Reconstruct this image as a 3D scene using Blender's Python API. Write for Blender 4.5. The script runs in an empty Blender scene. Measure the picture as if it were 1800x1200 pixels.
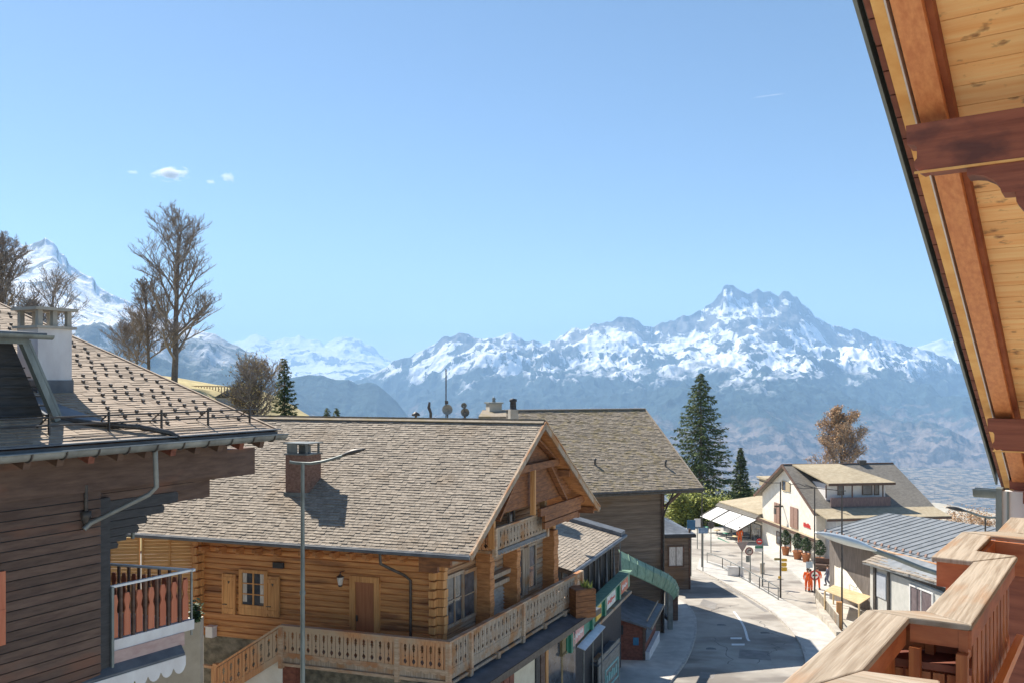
import bpy, bmesh, math, random
import numpy as np
from mathutils import Vector
sc = bpy.context.scene
COL = sc.collection
R = math.radians
random.seed(7)
# ------------------------------------------------------------------ camera (eye at the origin, looking +Y, level)
F, CX, HY = 1500.0, 900.0, 668.0
cd = bpy.data.cameras.new('camera'); cam = bpy.data.objects.new('camera', cd); COL.objects.link(cam)
cd.sensor_width = 36; cd.lens = 30; cd.shift_y = (HY-600)/1800.0
cd.clip_start = 0.05; cd.clip_end = 120000
cam.rotation_euler = (R(90), 0, 0); sc.camera = cam
# ------------------------------------------------------------------ light
SUN_EL, SUN_AZ = R(48), R(-44)          # azimuth measured from +Y towards +X
w = bpy.data.worlds.new('World'); sc.world = w; w.use_nodes = True
nt = w.node_tree; nt.nodes.clear()
sky = nt.nodes.new('ShaderNodeTexSky'); sky.sky_type = 'NISHITA'; sky.sun_disc = False
sky.sun_elevation = SUN_EL; sky.sun_rotation = SUN_AZ
sky.altitude = 1200; sky.air_density = 1.0; sky.dust_density = 0.3; sky.ozone_density = 2.5
bg = nt.nodes.new('ShaderNodeBackground'); bg.inputs[1].default_value = 0.09
wo = nt.nodes.new('ShaderNodeOutputWorld')
tint = nt.nodes.new('ShaderNodeMix'); tint.data_type = 'RGBA'; tint.blend_type = 'MULTIPLY'; tint.inputs[0].default_value = 1; tint.inputs[7].default_value = (.8, .85, .855, 1)
nt.links.new(sky.outputs[0], tint.inputs[6]); nt.links.new(tint.outputs[2], bg.inputs[0]); nt.links.new(bg.outputs[0], wo.inputs[0])
sd = bpy.data.lights.new('sun', 'SUN'); sd.energy = 5.0; sd.angle = R(0.5); sd.color = (1, .93, .82)
so = bpy.data.objects.new('sun', sd); COL.objects.link(so)
sdir = Vector((math.sin(SUN_AZ)*math.cos(SUN_EL), math.cos(SUN_AZ)*math.cos(SUN_EL), math.sin(SUN_EL)))
so.rotation_euler = sdir.to_track_quat('Z', 'Y').to_euler(); so.location = (-20, 20, 40)
sc.view_settings.view_transform = 'Standard'; sc.view_settings.look = 'None'
sc.view_settings.exposure = 0.92; sc.view_settings.gamma = 1
sc.cycles.max_bounces = 8; sc.cycles.diffuse_bounces = 5; sc.cycles.volume_bounces = 2
sc.cycles.use_denoising = True

# ------------------------------------------------------------------ helpers
V = np.array
def ray(x, y): return V([(x-CX)/F, 1.0, -(y-HY)/F])
def at(x, y, d): return ray(x, y)*d
def onz(x, y, z):
    r = ray(x, y); return r*(z/r[2])
def road(x, y):
    r = ray(x, y); return r*(14/(-r[2]-.05))
def rz(x, y): return -(14+.05*y)
def onpl(x, y, P, n):
    r = ray(x, y); return r*(np.dot(n, P)/np.dot(n, r))
def unit(v): v = V(v, ) if not isinstance(v, np.ndarray) else v; return v/np.linalg.norm(v)

class Fr:
    """a plan frame: origin, two horizontal directions (not always square to each other)"""
    def __init__(s, O, ex, ey):
        s.O = V([O[0], O[1], 0.0]); s.ex = V([ex[0], ex[1], 0.0]); s.ey = V([ey[0], ey[1], 0.0])
        s.ex /= np.linalg.norm(s.ex); s.ey /= np.linalg.norm(s.ey)
    def p(s, a, b, z): return s.O+a*s.ex+b*s.ey+V([0, 0, z])
    def inv(s, P):
        M = V([s.ex[:2], s.ey[:2]]).T; ab = np.linalg.solve(M, (P-s.O)[:2]); return ab[0], ab[1], P[2]
    def onb(s, b, x, y):       # pixel -> (a, z) on the vertical plane b = const
        n = V([s.ex[1], -s.ex[0], 0]); q = s.inv(onpl(x, y, s.p(0, b, 0), n)); return q[0], q[2]
    def ona(s, a, x, y):
        n = V([s.ey[1], -s.ey[0], 0]); q = s.inv(onpl(x, y, s.p(a, 0, 0), n)); return q[1], q[2]

class MB:
    def __init__(s): s.v = []; s.f = []; s.m = []; s.k = 0; s.sm = []
    def add(s, vs, fs, smooth=False):
        n = len(s.v); s.v.extend([tuple(float(c) for c in q) for q in vs])
        for f in fs: s.f.append(tuple(i+n for i in f)); s.m.append(s.k); s.sm.append(smooth)
        return s
    def hexa(s, b, t):
        return s.add(list(b)+list(t), [(3, 2, 1, 0), (4, 5, 6, 7), (0, 1, 5, 4), (1, 2, 6, 5), (2, 3, 7, 6), (3, 0, 4, 7)])
    def box(s, fr, a0, a1, b0, b1, z0, z1):
        return s.hexa([fr.p(a0, b0, z0), fr.p(a1, b0, z0), fr.p(a1, b1, z0), fr.p(a0, b1, z0)],
                      [fr.p(a0, b0, z1), fr.p(a1, b0, z1), fr.p(a1, b1, z1), fr.p(a0, b1, z1)])
    def slab(s, pts, up):      # polygon extruded by vector
        n = len(pts); up = V(up); vs = [V(q) for q in pts]+[V(q)+up for q in pts]
        return s.add(vs, [tuple(range(n))[::-1], tuple(range(n, 2*n))]+[(i, (i+1) % n, n+(i+1) % n, n+i) for i in range(n)])
    def poly(s, pts): return s.add(pts, [tuple(range(len(pts)))])
    def bar(s, p, q, w, h, up=(0, 0, 1)):
        p, q = V(p), V(q); d = unit(q-p); upv = V(up, ).astype(float) if not isinstance(up, np.ndarray) else up
        sd_ = np.cross(d, upv); sd_ = sd_/np.linalg.norm(sd_); u2 = np.cross(sd_, d)
        c = lambda P, i, j: P+sd_*w/2*i+u2*h/2*j
        return s.hexa([c(p, -1, -1), c(p, 1, -1), c(q, 1, -1), c(q, -1, -1)], [c(p, -1, 1), c(p, 1, 1), c(q, 1, 1), c(q, -1, 1)])
    def tube(s, pts, rad, n=8, cap=True, smooth=True):
        pts = [V(q).astype(float) for q in pts]; rads = rad if hasattr(rad, '__len__') else [rad]*len(pts)
        vs = []; up = None
        for i, q in enumerate(pts):
            d = pts[min(i+1, len(pts)-1)]-pts[max(i-1, 0)]; L = np.linalg.norm(d); d = d/L if L > 1e-9 else V([0, 0, 1.])
            if up is None: up = V([1., 0, 0]) if abs(d[2]) > .8 else V([0, 0, 1.])
            x = np.cross(d, up); x /= (np.linalg.norm(x)+1e-12); y = np.cross(x, d); up = y
            for k in range(n):
                t = 2*math.pi*k/n; vs.append(q+(x*math.cos(t)+y*math.sin(t))*rads[i])
        fs = []
        for i in range(len(pts)-1):
            for k in range(n): fs.append((i*n+k, i*n+(k+1) % n, (i+1)*n+(k+1) % n, (i+1)*n+k))
        s.add(vs, fs, smooth)
        if cap:
            s.add(vs[:n], [tuple(range(n))]); s.add(vs[-n:], [tuple(range(n))])
        return s
    def lathe(s, c, prof, n=16, smooth=True):
        c = V(c); vs = []
        for r, z in prof:
            for k in range(n):
                t = 2*math.pi*k/n; vs.append(c+V([r*math.cos(t), r*math.sin(t), z]))
        fs = [(i*n+k, i*n+(k+1) % n, (i+1)*n+(k+1) % n, (i+1)*n+k) for i in range(len(prof)-1) for k in range(n)]
        return s.add(vs, fs, smooth)
    def build(s, name, mats, parent=None, loc=None, fix=True):
        me = bpy.data.meshes.new(name)
        o = bpy.data.objects.new(name, me); COL.objects.link(o)
        if parent is not None:
            o.parent = parent; base = V([0., 0, 0]); q = parent
            while q is not None: base += V(q.location); q = q.parent
        elif loc is not None: base = V(loc, ).astype(float); o.location = base
        else: base = V([0., 0, 0])
        me.from_pydata([tuple(V(v)-base) for v in s.v], [], s.f)
        for m in (mats if isinstance(mats, (list, tuple)) else [mats]): me.materials.append(m)
        me.polygons.foreach_set('material_index', s.m); me.polygons.foreach_set('use_smooth', s.sm)
        if fix:
            bm = bmesh.new(); bm.from_mesh(me); bmesh.ops.recalc_face_normals(bm, faces=bm.faces); bm.to_mesh(me); bm.free()
        me.update(); return o

def tag(o, label=None, cat=None, group=None, kind=None):
    if label: o['label'] = label
    if cat: o['category'] = cat
    if group: o['group'] = group
    if kind: o['kind'] = kind
    return o
def thing(name, label, cat, loc, group=None):
    o = bpy.data.objects.new(name, None); COL.objects.link(o); o.location = tuple(float(c) for c in loc); o.empty_display_size = .3
    return tag(o, label, cat, group)
def solo(mb, name, mats, label, cat, loc, group=None, fix=True):
    return tag(mb.build(name, mats, None, loc, fix), label, cat, group)

# ------------------------------------------------------------------ materials
def nn(t, ty, **kw):
    n = t.nodes.new(ty)
    for k, v_ in kw.items(): setattr(n, k, v_)
    return n
def mat(name, c1, c2=None, scale=(3, 3, 3), rot=0, rough=.8, bump=0., metal=0., island=0., big=0., detail=6, c3=None, t3=.62, s3=None, lo=.35, hi=.65, bdist=.02, spec=None):
    m = bpy.data.materials.new(name); m.use_nodes = True; t = m.node_tree; b = t.nodes['Principled BSDF']
    b.inputs['Roughness'].default_value = rough; b.inputs['Metallic'].default_value = metal
    if spec is not None: b.inputs['Specular IOR Level'].default_value = spec
    geo = nn(t, 'ShaderNodeNewGeometry'); L = t.links.new
    mp = nn(t, 'ShaderNodeMapping'); mp.vector_type = 'POINT'
    mp0 = nn(t, 'ShaderNodeMapping'); mp0.inputs['Rotation'].default_value = (0, 0, rot)
    L(geo.outputs['Position'], mp0.inputs[0]); L(mp0.outputs[0], mp.inputs[0]); mp.inputs['Scale'].default_value = scale
    vec = mp.outputs[0]
    if island:     # shift the pattern from piece to piece
        ad = nn(t, 'ShaderNodeVectorMath', operation='ADD'); mu = nn(t, 'ShaderNodeMath', operation='MULTIPLY'); mu.inputs[1].default_value = 37
        L(geo.outputs['Random Per Island'], mu.inputs[0]); L(vec, ad.inputs[0]); L(mu.outputs[0], ad.inputs[1]); vec = ad.outputs[0]
    no = nn(t, 'ShaderNodeTexNoise'); no.inputs['Scale'].default_value = 1; no.inputs['Detail'].default_value = detail; no.inputs['Roughness'].default_value = .6
    L(vec, no.inputs['Vector'])
    cr = nn(t, 'ShaderNodeMapRange'); cr.inputs[1].default_value = lo; cr.inputs[2].default_value = hi; L(no.outputs['Fac'], cr.inputs[0])
    mx = nn(t, 'ShaderNodeMix', data_type='RGBA'); mx.inputs[6].default_value = (*c1, 1); mx.inputs[7].default_value = (*(c2 or c1), 1)
    L(cr.outputs[0], mx.inputs[0]); out = mx.outputs[2]
    if c3:
        n3 = nn(t, 'ShaderNodeTexNoise'); n3.inputs['Detail'].default_value = 5; n3.inputs['Scale'].default_value = 1
        m3 = nn(t, 'ShaderNodeMapping'); m3.inputs['Scale'].default_value = s3 or tuple(x*.4 for x in scale)
        L(mp0.outputs[0], m3.inputs[0]); L(m3.outputs[0], n3.inputs['Vector'])
        r3 = nn(t, 'ShaderNodeMapRange'); r3.inputs[1].default_value = t3-.05; r3.inputs[2].default_value = t3+.07; L(n3.outputs['Fac'], r3.inputs[0])
        x3 = nn(t, 'ShaderNodeMix', data_type='RGBA'); x3.inputs[7].default_value = (*c3, 1); L(out, x3.inputs[6]); L(r3.outputs[0], x3.inputs[0]); out = x3.outputs[2]
    if island or big:
        hs = nn(t, 'ShaderNodeHueSaturation'); L(out, hs.inputs['Color'])
        mr = nn(t, 'ShaderNodeMapRange'); k = island or big
        mr.inputs[3].default_value = 1-k; mr.inputs[4].default_value = 1+k
        if island: L(geo.outputs['Random Per Island'], mr.inputs[0])
        else:
            nb = nn(t, 'ShaderNodeTexNoise'); nb.inputs['Scale'].default_value = .35; nb.inputs['Detail'].default_value = 3; L(geo.outputs['Position'], nb.inputs['Vector'])
            mr.inputs[1].default_value = .3; mr.inputs[2].default_value = .7; L(nb.outputs['Fac'], mr.inputs[0])
        L(mr.outputs[0], hs.inputs['Value']); out = hs.outputs[0]
    L(out, b.inputs['Base Color'])
    if bump:
        bp = nn(t, 'ShaderNodeBump'); bp.inputs['Strength'].default_value = bump; bp.inputs['Distance'].default_value = bdist
        L(no.outputs['Fac'], bp.inputs['Height']); L(bp.outputs[0], b.inputs['Normal'])
    return m

m_slate = mat('slate_pale', (.265, .215, .165), (.365, .31, .245), (9, 9, 9), rough=.85, bump=.5, island=.2, c3=(.28, .22, .16), t3=.62, s3=(.6, .6, .6))
m_slate2 = mat('slate_lichen', (.22, .175, .13), (.33, .28, .215), (7, 7, 7), rough=.9, bump=.5, island=.25, c3=(.25, .2, .12), t3=.55, s3=(1.6, 1.6, 1.6))
m_slate3 = mat('slate_brown', (.3, .22, .155), (.39, .305, .225), (4, 4, 4), rough=.8, bump=.25, island=.14)
m_slatedark = mat('slate_underlay', (.07, .06, .05), (.1, .09, .08), (3, 3, 3))
AZ1 = math.atan2(-.3026, .953)
m_log = mat('honey_logs', (.45, .18, .058), (.7, .355, .135), (.9, .9, 20), rough=.6, bump=.3, c3=(.28, .12, .05), t3=.61, s3=(.4, .4, 2.6), island=.14)
m_logend = mat('honey_posts', (.46, .2, .065), (.68, .37, .14), (22, 22, .9), rough=.65, bump=.3, big=.2)
m_soff = mat('soffit_timber', (.36, .14, .045), (.58, .27, .1), (3, 3, 14), rough=.7, bump=.2, big=.2)
m_grey = mat('weathered_timber', (.27, .2, .14), (.48, .39, .3), (26, 26, 1.1), rough=.85, bump=.4, c3=(.38, .2, .09), t3=.55, s3=(1.2, 1.2, 1.2), big=.15)
m_rail = mat('weathered_handrail', (.4, .27, .17), (.58, .44, .31), (4, 4, 20), rough=.85, bump=.3, c3=(.42, .2, .09), t3=.52, s3=(1, 1, 1))
m_orail = mat('orange_baluster_timber', (.46, .2, .085), (.64, .36, .18), (20, 20, 1.2), rough=.75, bump=.3, c3=(.5, .37, .25), t3=.52, s3=(.5, .5, .5))
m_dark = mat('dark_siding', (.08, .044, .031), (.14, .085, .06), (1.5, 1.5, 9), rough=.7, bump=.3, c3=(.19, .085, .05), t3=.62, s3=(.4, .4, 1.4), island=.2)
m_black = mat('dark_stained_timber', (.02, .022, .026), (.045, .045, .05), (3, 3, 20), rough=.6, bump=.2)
m_brown = mat('brown_siding', (.15, .105, .075), (.25, .185, .135), (.7, .7, 12), rough=.8, bump=.3, island=.2, c3=(.19, .12, .07), t3=.6, s3=(.4, .4, .8))
m_metal = mat('zinc_gutter', (.16, .17, .165), (.28, .295, .28), (2, 2, 2), rough=.45, metal=.3, bump=.05, big=.2)
m_iron = mat('dark_iron', (.06, .053, .05), (.11, .1, .09), (6, 6, 6), rough=.5, metal=.4)
m_pole = mat('galvanised_steel', (.15, .17, .165), (.25, .28, .265), (4, 4, 1.5), rough=.5, metal=.3)
m_lamp = mat('lamp_shell', (.55, .58, .58), (.68, .7, .7), (3, 3, 3), rough=.35, metal=.2)
m_glass = mat('window_glass', (.03, .035, .045), (.12, .13, .15), (1.5, 1.5, 1.5), rough=.08, spec=.8)
m_curt = mat('lace_curtain', (.5, .47, .43), (.75, .72, .68), (9, 9, 3), rough=.8)
m_plaster = mat('white_plaster', (.72, .67, .57), (.82, .78, .69), (2.5, 2.5, 2.5), rough=.9, bump=.15, big=.08)
m_cream = mat('cream_plaster', (.62, .54, .4), (.72, .65, .5), (2, 2, 2), rough=.9, bump=.1)
m_whiteb = mat('white_chimney_render', (.66, .62, .6), (.78, .76, .74), (2, 2, 1), rough=.9, bump=.1)
m_conc = mat('rough_concrete', (.34, .3, .25), (.5, .46, .39), (1.2, 1.2, 1.2), rough=.9, bump=.25, big=.12)
m_brick = mat('chimney_brick', (.19, .1, .07), (.32, .19, .14), (9, 9, 16), rough=.9, bump=.4, big=.15)
m_red = mat('red_brown_paint', (.48, .13, .06), (.58, .19, .095), (8, 8, 1), rough=.55, bump=.1)
m_redd = mat('oxblood_timber', (.15, .045, .028), (.26, .09, .055), (6, 6, 9), rough=.7, bump=.2)
m_white = mat('white_paint', (.76, .75, .73), (.84, .83, .81), (5, 5, 5), rough=.5)
m_asph = mat('asphalt', (.34, .305, .26), (.43, .395, .345), (.8, .8, .8), rough=.9, bump=.1, big=.12, c3=(.21, .185, .16), t3=.55, s3=(.16, .3, .16))
m_walk = mat('pavement', (.44, .415, .375), (.56, .53, .48), (1.4, 1.4, 1.4), rough=.9, bump=.1, big=.1)
m_kerb = mat('kerb_stone', (.36, .33, .3), (.55, .52, .47), (4, 4, 4), rough=.9)
m_line = mat('road_paint', (.7, .7, .68), (.85, .85, .83), (8, 8, 8), rough=.7)
m_green = mat('green_paint', (.03, .17, .11), (.05, .26, .17), (3, 3, 3), rough=.4)
m_copper = mat('green_copper', (.12, .22, .15), (.2, .33, .23), (4, 4, 4), rough=.6, bump=.15, big=.15)
m_lead = mat('lead_sheet', (.085, .095, .11), (.15, .165, .185), (2, 2, 2), rough=.5, bump=.1, big=.15)
m_stone = mat('rubble_stone', (.13, .12, .09), (.32, .29, .22), (3, 3, 4), rough=.95, bump=.8, bdist=.08)
m_tan = mat('woven_screen', (.48, .26, .1), (.66, .4, .17), (1.5, 1.5, 30), rough=.8, bump=.3)
m_yel = mat('yellow_enamel', (.75, .42, .02), (.8, .5, .05), (3, 3, 3), rough=.4)
m_redp = mat('red_enamel', (.6, .03, .03), (.7, .06, .05), (3, 3, 3), rough=.4)
m_blue = mat('blue_enamel', (.02, .12, .25), (.04, .2, .35), (3, 3, 3), rough=.4)
m_awn = mat('white_awning', (.78, .76, .72), (.85, .83, .8), (3, 3, 3), rough=.8)
m_ply = mat('pine_boards', (.6, .43, .22), (.74, .58, .34), (2, 2, 12), rough=.7)
m_bark = mat('bark', (.13, .105, .085), (.26, .21, .17), (5, 5, 3), rough=.95)
m_twig = mat('twigs', (.22, .185, .16), (.36, .31, .27), (3, 3, 3), rough=.95)
m_needle = mat('needles', (.04, .075, .02), (.13, .17, .05), (1.6, 1.6, 1.6), rough=.75, island=.45)
m_leafo = mat('larch_twigs', (.42, .25, .13), (.6, .41, .24), (1.5, 1.5, 1.5), rough=.9, island=.3)
m_leafg = mat('olive_leaves', (.2, .25, .05), (.42, .42, .1), (1.0, 1.0, 1.0), rough=.8, island=.4)
m_leafd = mat('dark_leaves', (.02, .05, .02), (.07, .12, .035), (2, 2, 2), rough=.6, island=.4)
m_pot = mat('terracotta', (.36, .13, .05), (.47, .2, .09), (3, 3, 3), rough=.8)
m_orange = mat('orange_workwear', (.75, .12, .02), (.85, .17, .03), (4, 4, 4), rough=.7)
m_navy = mat('dark_clothes', (.04, .05, .09), (.09, .1, .15), (4, 4, 4), rough=.8)
m_skin = mat('skin', (.5, .3, .21), (.55, .33, .24), (4, 4, 4), rough=.6)
m_hair = mat('hair', (.04, .025, .015), (.07, .045, .03), (9, 9, 9), rough=.8)
m_grass = mat('dry_grass', (.33, .27, .12), (.5, .41, .2), (2, 2, 2), rough=.95, bump=.3, big=.2)
m_wingroof = mat('grey_metal_roof', (.2, .21, .215), (.28, .29, .295), (1.5, 1.5, 1.5), rough=.5, metal=.15, big=.1)
m_sandroof = mat('sand_roof', (.36, .29, .19), (.46, .39, .27), (2.5, 2.5, 2.5), rough=.9, bump=.2, big=.1)
m_greyroof = mat('grey_shingle_roof', (.16, .145, .125), (.24, .22, .19), (3, 3, 12), rough=.9, bump=.3, big=.12)
m_shut = mat('mauve_shutters', (.27, .16, .12), (.36, .22, .17), (3, 3, 20), rough=.7)
# own balcony and roof
ANG = math.atan2(.814, .581)
m_pine = mat('pine_ceiling', (.88, .45, .16), (.97, .64, .29), (1.3, 20, 20), rot=R(35.5), rough=.6, bump=.1, c3=(.25, .12, .05), t3=.655, s3=(9, 15, 15), island=.07)
m_rafter = mat('rafter_paint', (.6, .215, .08), (.76, .33, .13), (1.2, 34, 34), rot=R(-54.5), rough=.55, bump=.1, big=.05)
m_purl = mat('purlin_paint', (.2, .055, .03), (.34, .11, .06), (1.6, 1.6, 24), rough=.6, bump=.25, c3=(.12, .04, .03), t3=.6, s3=(3, 3, 5))
m_verge = mat('larch_verge_board', (.74, .37, .11), (.88, .54, .2), (6, 6, 6), rough=.7, bump=.1)
m_top = mat('sunbleached_rail', (.23, .175, .12), (.43, .365, .285), (70, 2.2, 3), rot=R(35.5), rough=.85, bump=.8, bdist=.004, c3=(.35, .22, .13), t3=.6, s3=(9, 1.5, 2), lo=.3, hi=.6)
m_topx = mat('sunbleached_rail_cross', (.23, .175, .12), (.43, .365, .285), (2.2, 70, 3), rot=R(35.5), rough=.85, bump=.8, bdist=.004, c3=(.35, .22, .13), t3=.6, s3=(1.5, 9, 2), lo=.3, hi=.6)
m_skirt = mat('red_stained_board', (.36, .1, .038), (.52, .18, .07), (5, 5, 18), rough=.6, bump=.2, c3=(.26, .08, .04), t3=.6, s3=(2, 2, 4))
m_bal = mat('red_stained_balusters', (.32, .09, .032), (.52, .2, .07), (30, 30, 2), rough=.6, bump=.2, c3=(.22, .07, .04), t3=.62, s3=(4, 4, 2))

# ------------------------------------------------------------------ noise for the land
def vnoise(x, y, seed):
    xi = np.floor(x).astype(np.int64); yi = np.floor(y).astype(np.int64); xf = x-xi; yf = y-yi
    def h(a, b):
        n = (a*374761393+b*668265263+seed*1274126177) & 0xffffffff
        n = ((n ^ (n >> 13))*1274126177) & 0xffffffff; n = n ^ (n >> 16); return (n & 0xffff)/65535.0
    u = xf*xf*(3-2*xf); v_ = yf*yf*(3-2*yf)
    return (h(xi, yi)*(1-u)+h(xi+1, yi)*u)*(1-v_)+(h(xi, yi+1)*(1-u)+h(xi+1, yi+1)*u)*v_
def ridged(x, y, seed, octv=6):
    s_, a, tot = np.zeros_like(x), 1.0, 0
    for o in range(octv):
        n = 1-np.abs(2*vnoise(x, y, seed+o)-1); s_ += a*n*n; tot += a; a *= .52; x = x*2.03+5.1; y = y*2.03+1.7
    return s_/tot
def fbm(x, y, seed, octv=5):
    s_, a, tot = np.zeros_like(x), 1.0, 0
    for o in range(octv): s_ += a*vnoise(x, y, seed+o); tot += a; a *= .5; x = x*2.1+3; y = y*2.1+7
    return s_/tot
def gridmesh(name, X, Y, Z, m, smooth=True):
    nr, nc = X.shape; co = np.stack([X, Y, Z], -1).reshape(-1, 3)
    i = np.arange(nr*nc).reshape(nr, nc); q = np.stack([i[:-1, :-1], i[:-1, 1:], i[1:, 1:], i[1:, :-1]], -1).reshape(-1, 4)
    me = bpy.data.meshes.new(name); me.vertices.add(len(co)); me.vertices.foreach_set('co', co.ravel())
    me.loops.add(q.size); me.loops.foreach_set('vertex_index', q.ravel().astype(np.int32))
    me.polygons.add(len(q)); me.polygons.foreach_set('loop_start', np.arange(0, q.size, 4, dtype=np.int32))
    me.update(calc_edges=True); me.polygons.foreach_set('use_smooth', [smooth]*len(q)); me.materials.append(m)
    me.validate(); o = bpy.data.objects.new(name, me); COL.objects.link(o); o['kind'] = 'structure'; return o

def mountain_mat(name, snow_lo, snow_hi, slope, nsc, bare=.03, cliff=9000, forest=(.022, .04, .045), fields=(.17, .15, .13), fz=-450):
    m = bpy.data.materials.new(name); m.use_nodes = True; t = m.node_tree; L = t.links.new; b = t.nodes['Principled BSDF']; b.inputs['Roughness'].default_value = .9
    b.inputs['Specular IOR Level'].default_value = .1
    g = nn(t, 'ShaderNodeNewGeometry'); sp = nn(t, 'ShaderNodeSeparateXYZ'); L(g.outputs['Position'], sp.inputs[0]); sn = nn(t, 'ShaderNodeSeparateXYZ'); L(g.outputs['Normal'], sn.inputs[0])
    def noise(s_, d, rgh=.6):
        n = nn(t, 'ShaderNodeTexNoise'); n.inputs['Scale'].default_value = s_; n.inputs['Detail'].default_value = d; n.inputs['Roughness'].default_value = rgh; L(g.outputs['Position'], n.inputs['Vector']); return n.outputs['Fac']
    def math_(op, a, b_):
        n = nn(t, 'ShaderNodeMath', operation=op)
        for k, x in enumerate((a, b_)):
            if isinstance(x, (int, float)): n.inputs[k].default_value = x
            else: L(x, n.inputs[k])
        return n.outputs[0]
    def rng(x, lo, hi):
        n = nn(t, 'ShaderNodeMapRange'); n.inputs[1].default_value = lo; n.inputs[2].default_value = hi; L(x, n.inputs[0]); return n.outputs[0]
    def mix(f, a, b_):
        n = nn(t, 'ShaderNodeMix', data_type='RGBA'); L(f, n.inputs[0])
        for k, x in ((6, a), (7, b_)):
            if isinstance(x, tuple): n.inputs[k].default_value = (*x, 1)
            else: L(x, n.inputs[k])
        return n.outputs[2]
    n1 = noise(nsc, 10, .65); n2 = noise(nsc*4, 8, .6); n3 = noise(nsc*.5, 4)
    zz = math_('ADD', sp.outputs[2], math_('MULTIPLY', math_('SUBTRACT', n1, .5), 1500.0))
    alt = rng(zz, snow_lo, snow_hi)
    st = math_('ADD', sn.outputs[2], math_('MULTIPLY', math_('SUBTRACT', n2, .5), .55))
    flat = rng(st, slope-.03, slope+.04)
    snow = math_('MULTIPLY', alt, flat)
    low = rng(math_('ADD', sp.outputs[2], math_('MULTIPLY', math_('SUBTRACT', n2, .5), 900.0)), fz+120, fz-120)
    high = math_('MULTIPLY', rng(sp.outputs[2], cliff, cliff+500), .05)
    mp = nn(t, 'ShaderNodeMapping'); mp.inputs['Rotation'].default_value = (.2, .75, .25); mp.inputs['Scale'].default_value = (1, .45, .28); L(g.outputs['Position'], mp.inputs[0])
    ns = nn(t, 'ShaderNodeTexNoise'); ns.inputs['Scale'].default_value = nsc*4.5; ns.inputs['Detail'].default_value = 9; ns.inputs['Roughness'].default_value = .65; ns.inputs['Distortion'].default_value = .6; L(mp.outputs[0], ns.inputs['Vector'])
    pn = math_('ADD', math_('ADD', math_('ADD', math_('MULTIPLY', noise(nsc*1.3, 8, .6), .42), math_('MULTIPLY', ns.outputs['Fac'], .36)), math_('MULTIPLY', n3, .22)), high)
    patch = rng(pn, .515+bare, .495+bare)
    snow = math_('MULTIPLY', snow, patch)
    rock = mix(rng(ns.outputs['Fac'], .42, .6), (.05, .06, .07), (.24, .235, .23))
    forest_c = mix(rng(n2, .4, .62), forest, (forest[0]*2.2, forest[1]*2, forest[2]*1.9))
    field_c = mix(rng(n2, .47, .54), (fields[0]*1.35, fields[1]*1.25, fields[2]*1.3), (fields[0]*.4, fields[1]*.45, fields[2]*.6))
    base = mix(rng(zz, 300, 900), forest_c, rock)
    base = mix(low, base, field_c)
    L(mix(snow, base, (.93, .93, .95)), b.inputs['Base Color'])
    bp = nn(t, 'ShaderNodeBump'); bp.inputs['Strength'].default_value = .7; bp.inputs['Distance'].default_value = 110; L(math_('ADD', n2, ns.outputs['Fac']), bp.inputs['Height']); L(bp.outputs[0], b.inputs['Normal'])
    return m

def make_range(name, prof, D, Df, zf, m, seed, amp=450, sc_=2600, nr=150, nc=520, shp=.75, back=2500, jag=25):
    px = np.linspace(prof[0][0], prof[-1][0], nc); py = np.interp(px, [p_[0] for p_ in prof], [p_[1] for p_ in prof])
    k = (px-CX)/F; zc = (HY-py)/F
    t = np.concatenate([[-1., -.5], np.linspace(0, 1, nr)**1.15]); T, K = np.meshgrid(t, k, indexing='ij'); ZC = np.meshgrid(t, zc, indexing='ij')[1]
    Dv = D+0*K; Y = np.where(T < 0, Dv-T*back, Dv-(Dv-Df)*np.clip(T, 0, 1)); X = K*Y
    crest = ZC*D
    def smooth(a, w_):
        k_ = np.ones(w_)/w_; return np.convolve(np.pad(a, (w_//2, w_-1-w_//2), mode='edge'), k_, mode='valid')
    sm1 = smooth(smooth(zc, max(3, nc//30)), max(3, nc//30)); sm2 = smooth(smooth(zc, nc//7), nc//7); S1 = np.meshgrid(t, sm1, indexing='ij')[1]; S2 = np.meshgrid(t, sm2, indexing='ij')[1]
    jg = (fbm(X/420.+9, Y/420., seed+40, 6)-.5)*2*jag+(ridged(X/260., Y/400., seed+50, 4)-.5)*jag*2.2+(vnoise(X/90., Y/150., seed+60)-.5)*jag*2.6*np.maximum(0, 1-np.clip(T, 0, 1)*10)
    tt = np.clip(T, 0, 1); s_ = 1-(1-tt)**(1/shp)
    s_ = tt**shp
    warp = (fbm(X/5000., Y/5000., seed+70, 3)-.5)*3000
    n = ridged((X+warp)/sc_, (Y*.75)/sc_, seed, 7)-.5
    n2 = ridged(X/sc_*3.1, Y/sc_*3.1, seed+20, 5)-.5
    w1 = np.clip(tt*14, 0, 1); w2 = np.clip((tt-.03)*4, 0, 1); w1 = w1*w1*(3-2*w1); w2 = w2*w2*(3-2*w2); crest = D*((ZC*(1-w1)+S1*w1)*(1-w2)+S2*w2)
    env = np.minimum(tt*5, 1)**.8*(1-tt)**.55
    Z = np.where(T < 0, crest-900*(-T), crest*(1-s_)+zf*s_+env*(amp*n*1.6+amp*.35*n2)+jg*np.minimum(tt*12+.75, 1))
    return gridmesh(name, X, Y, Z, m)

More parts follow.
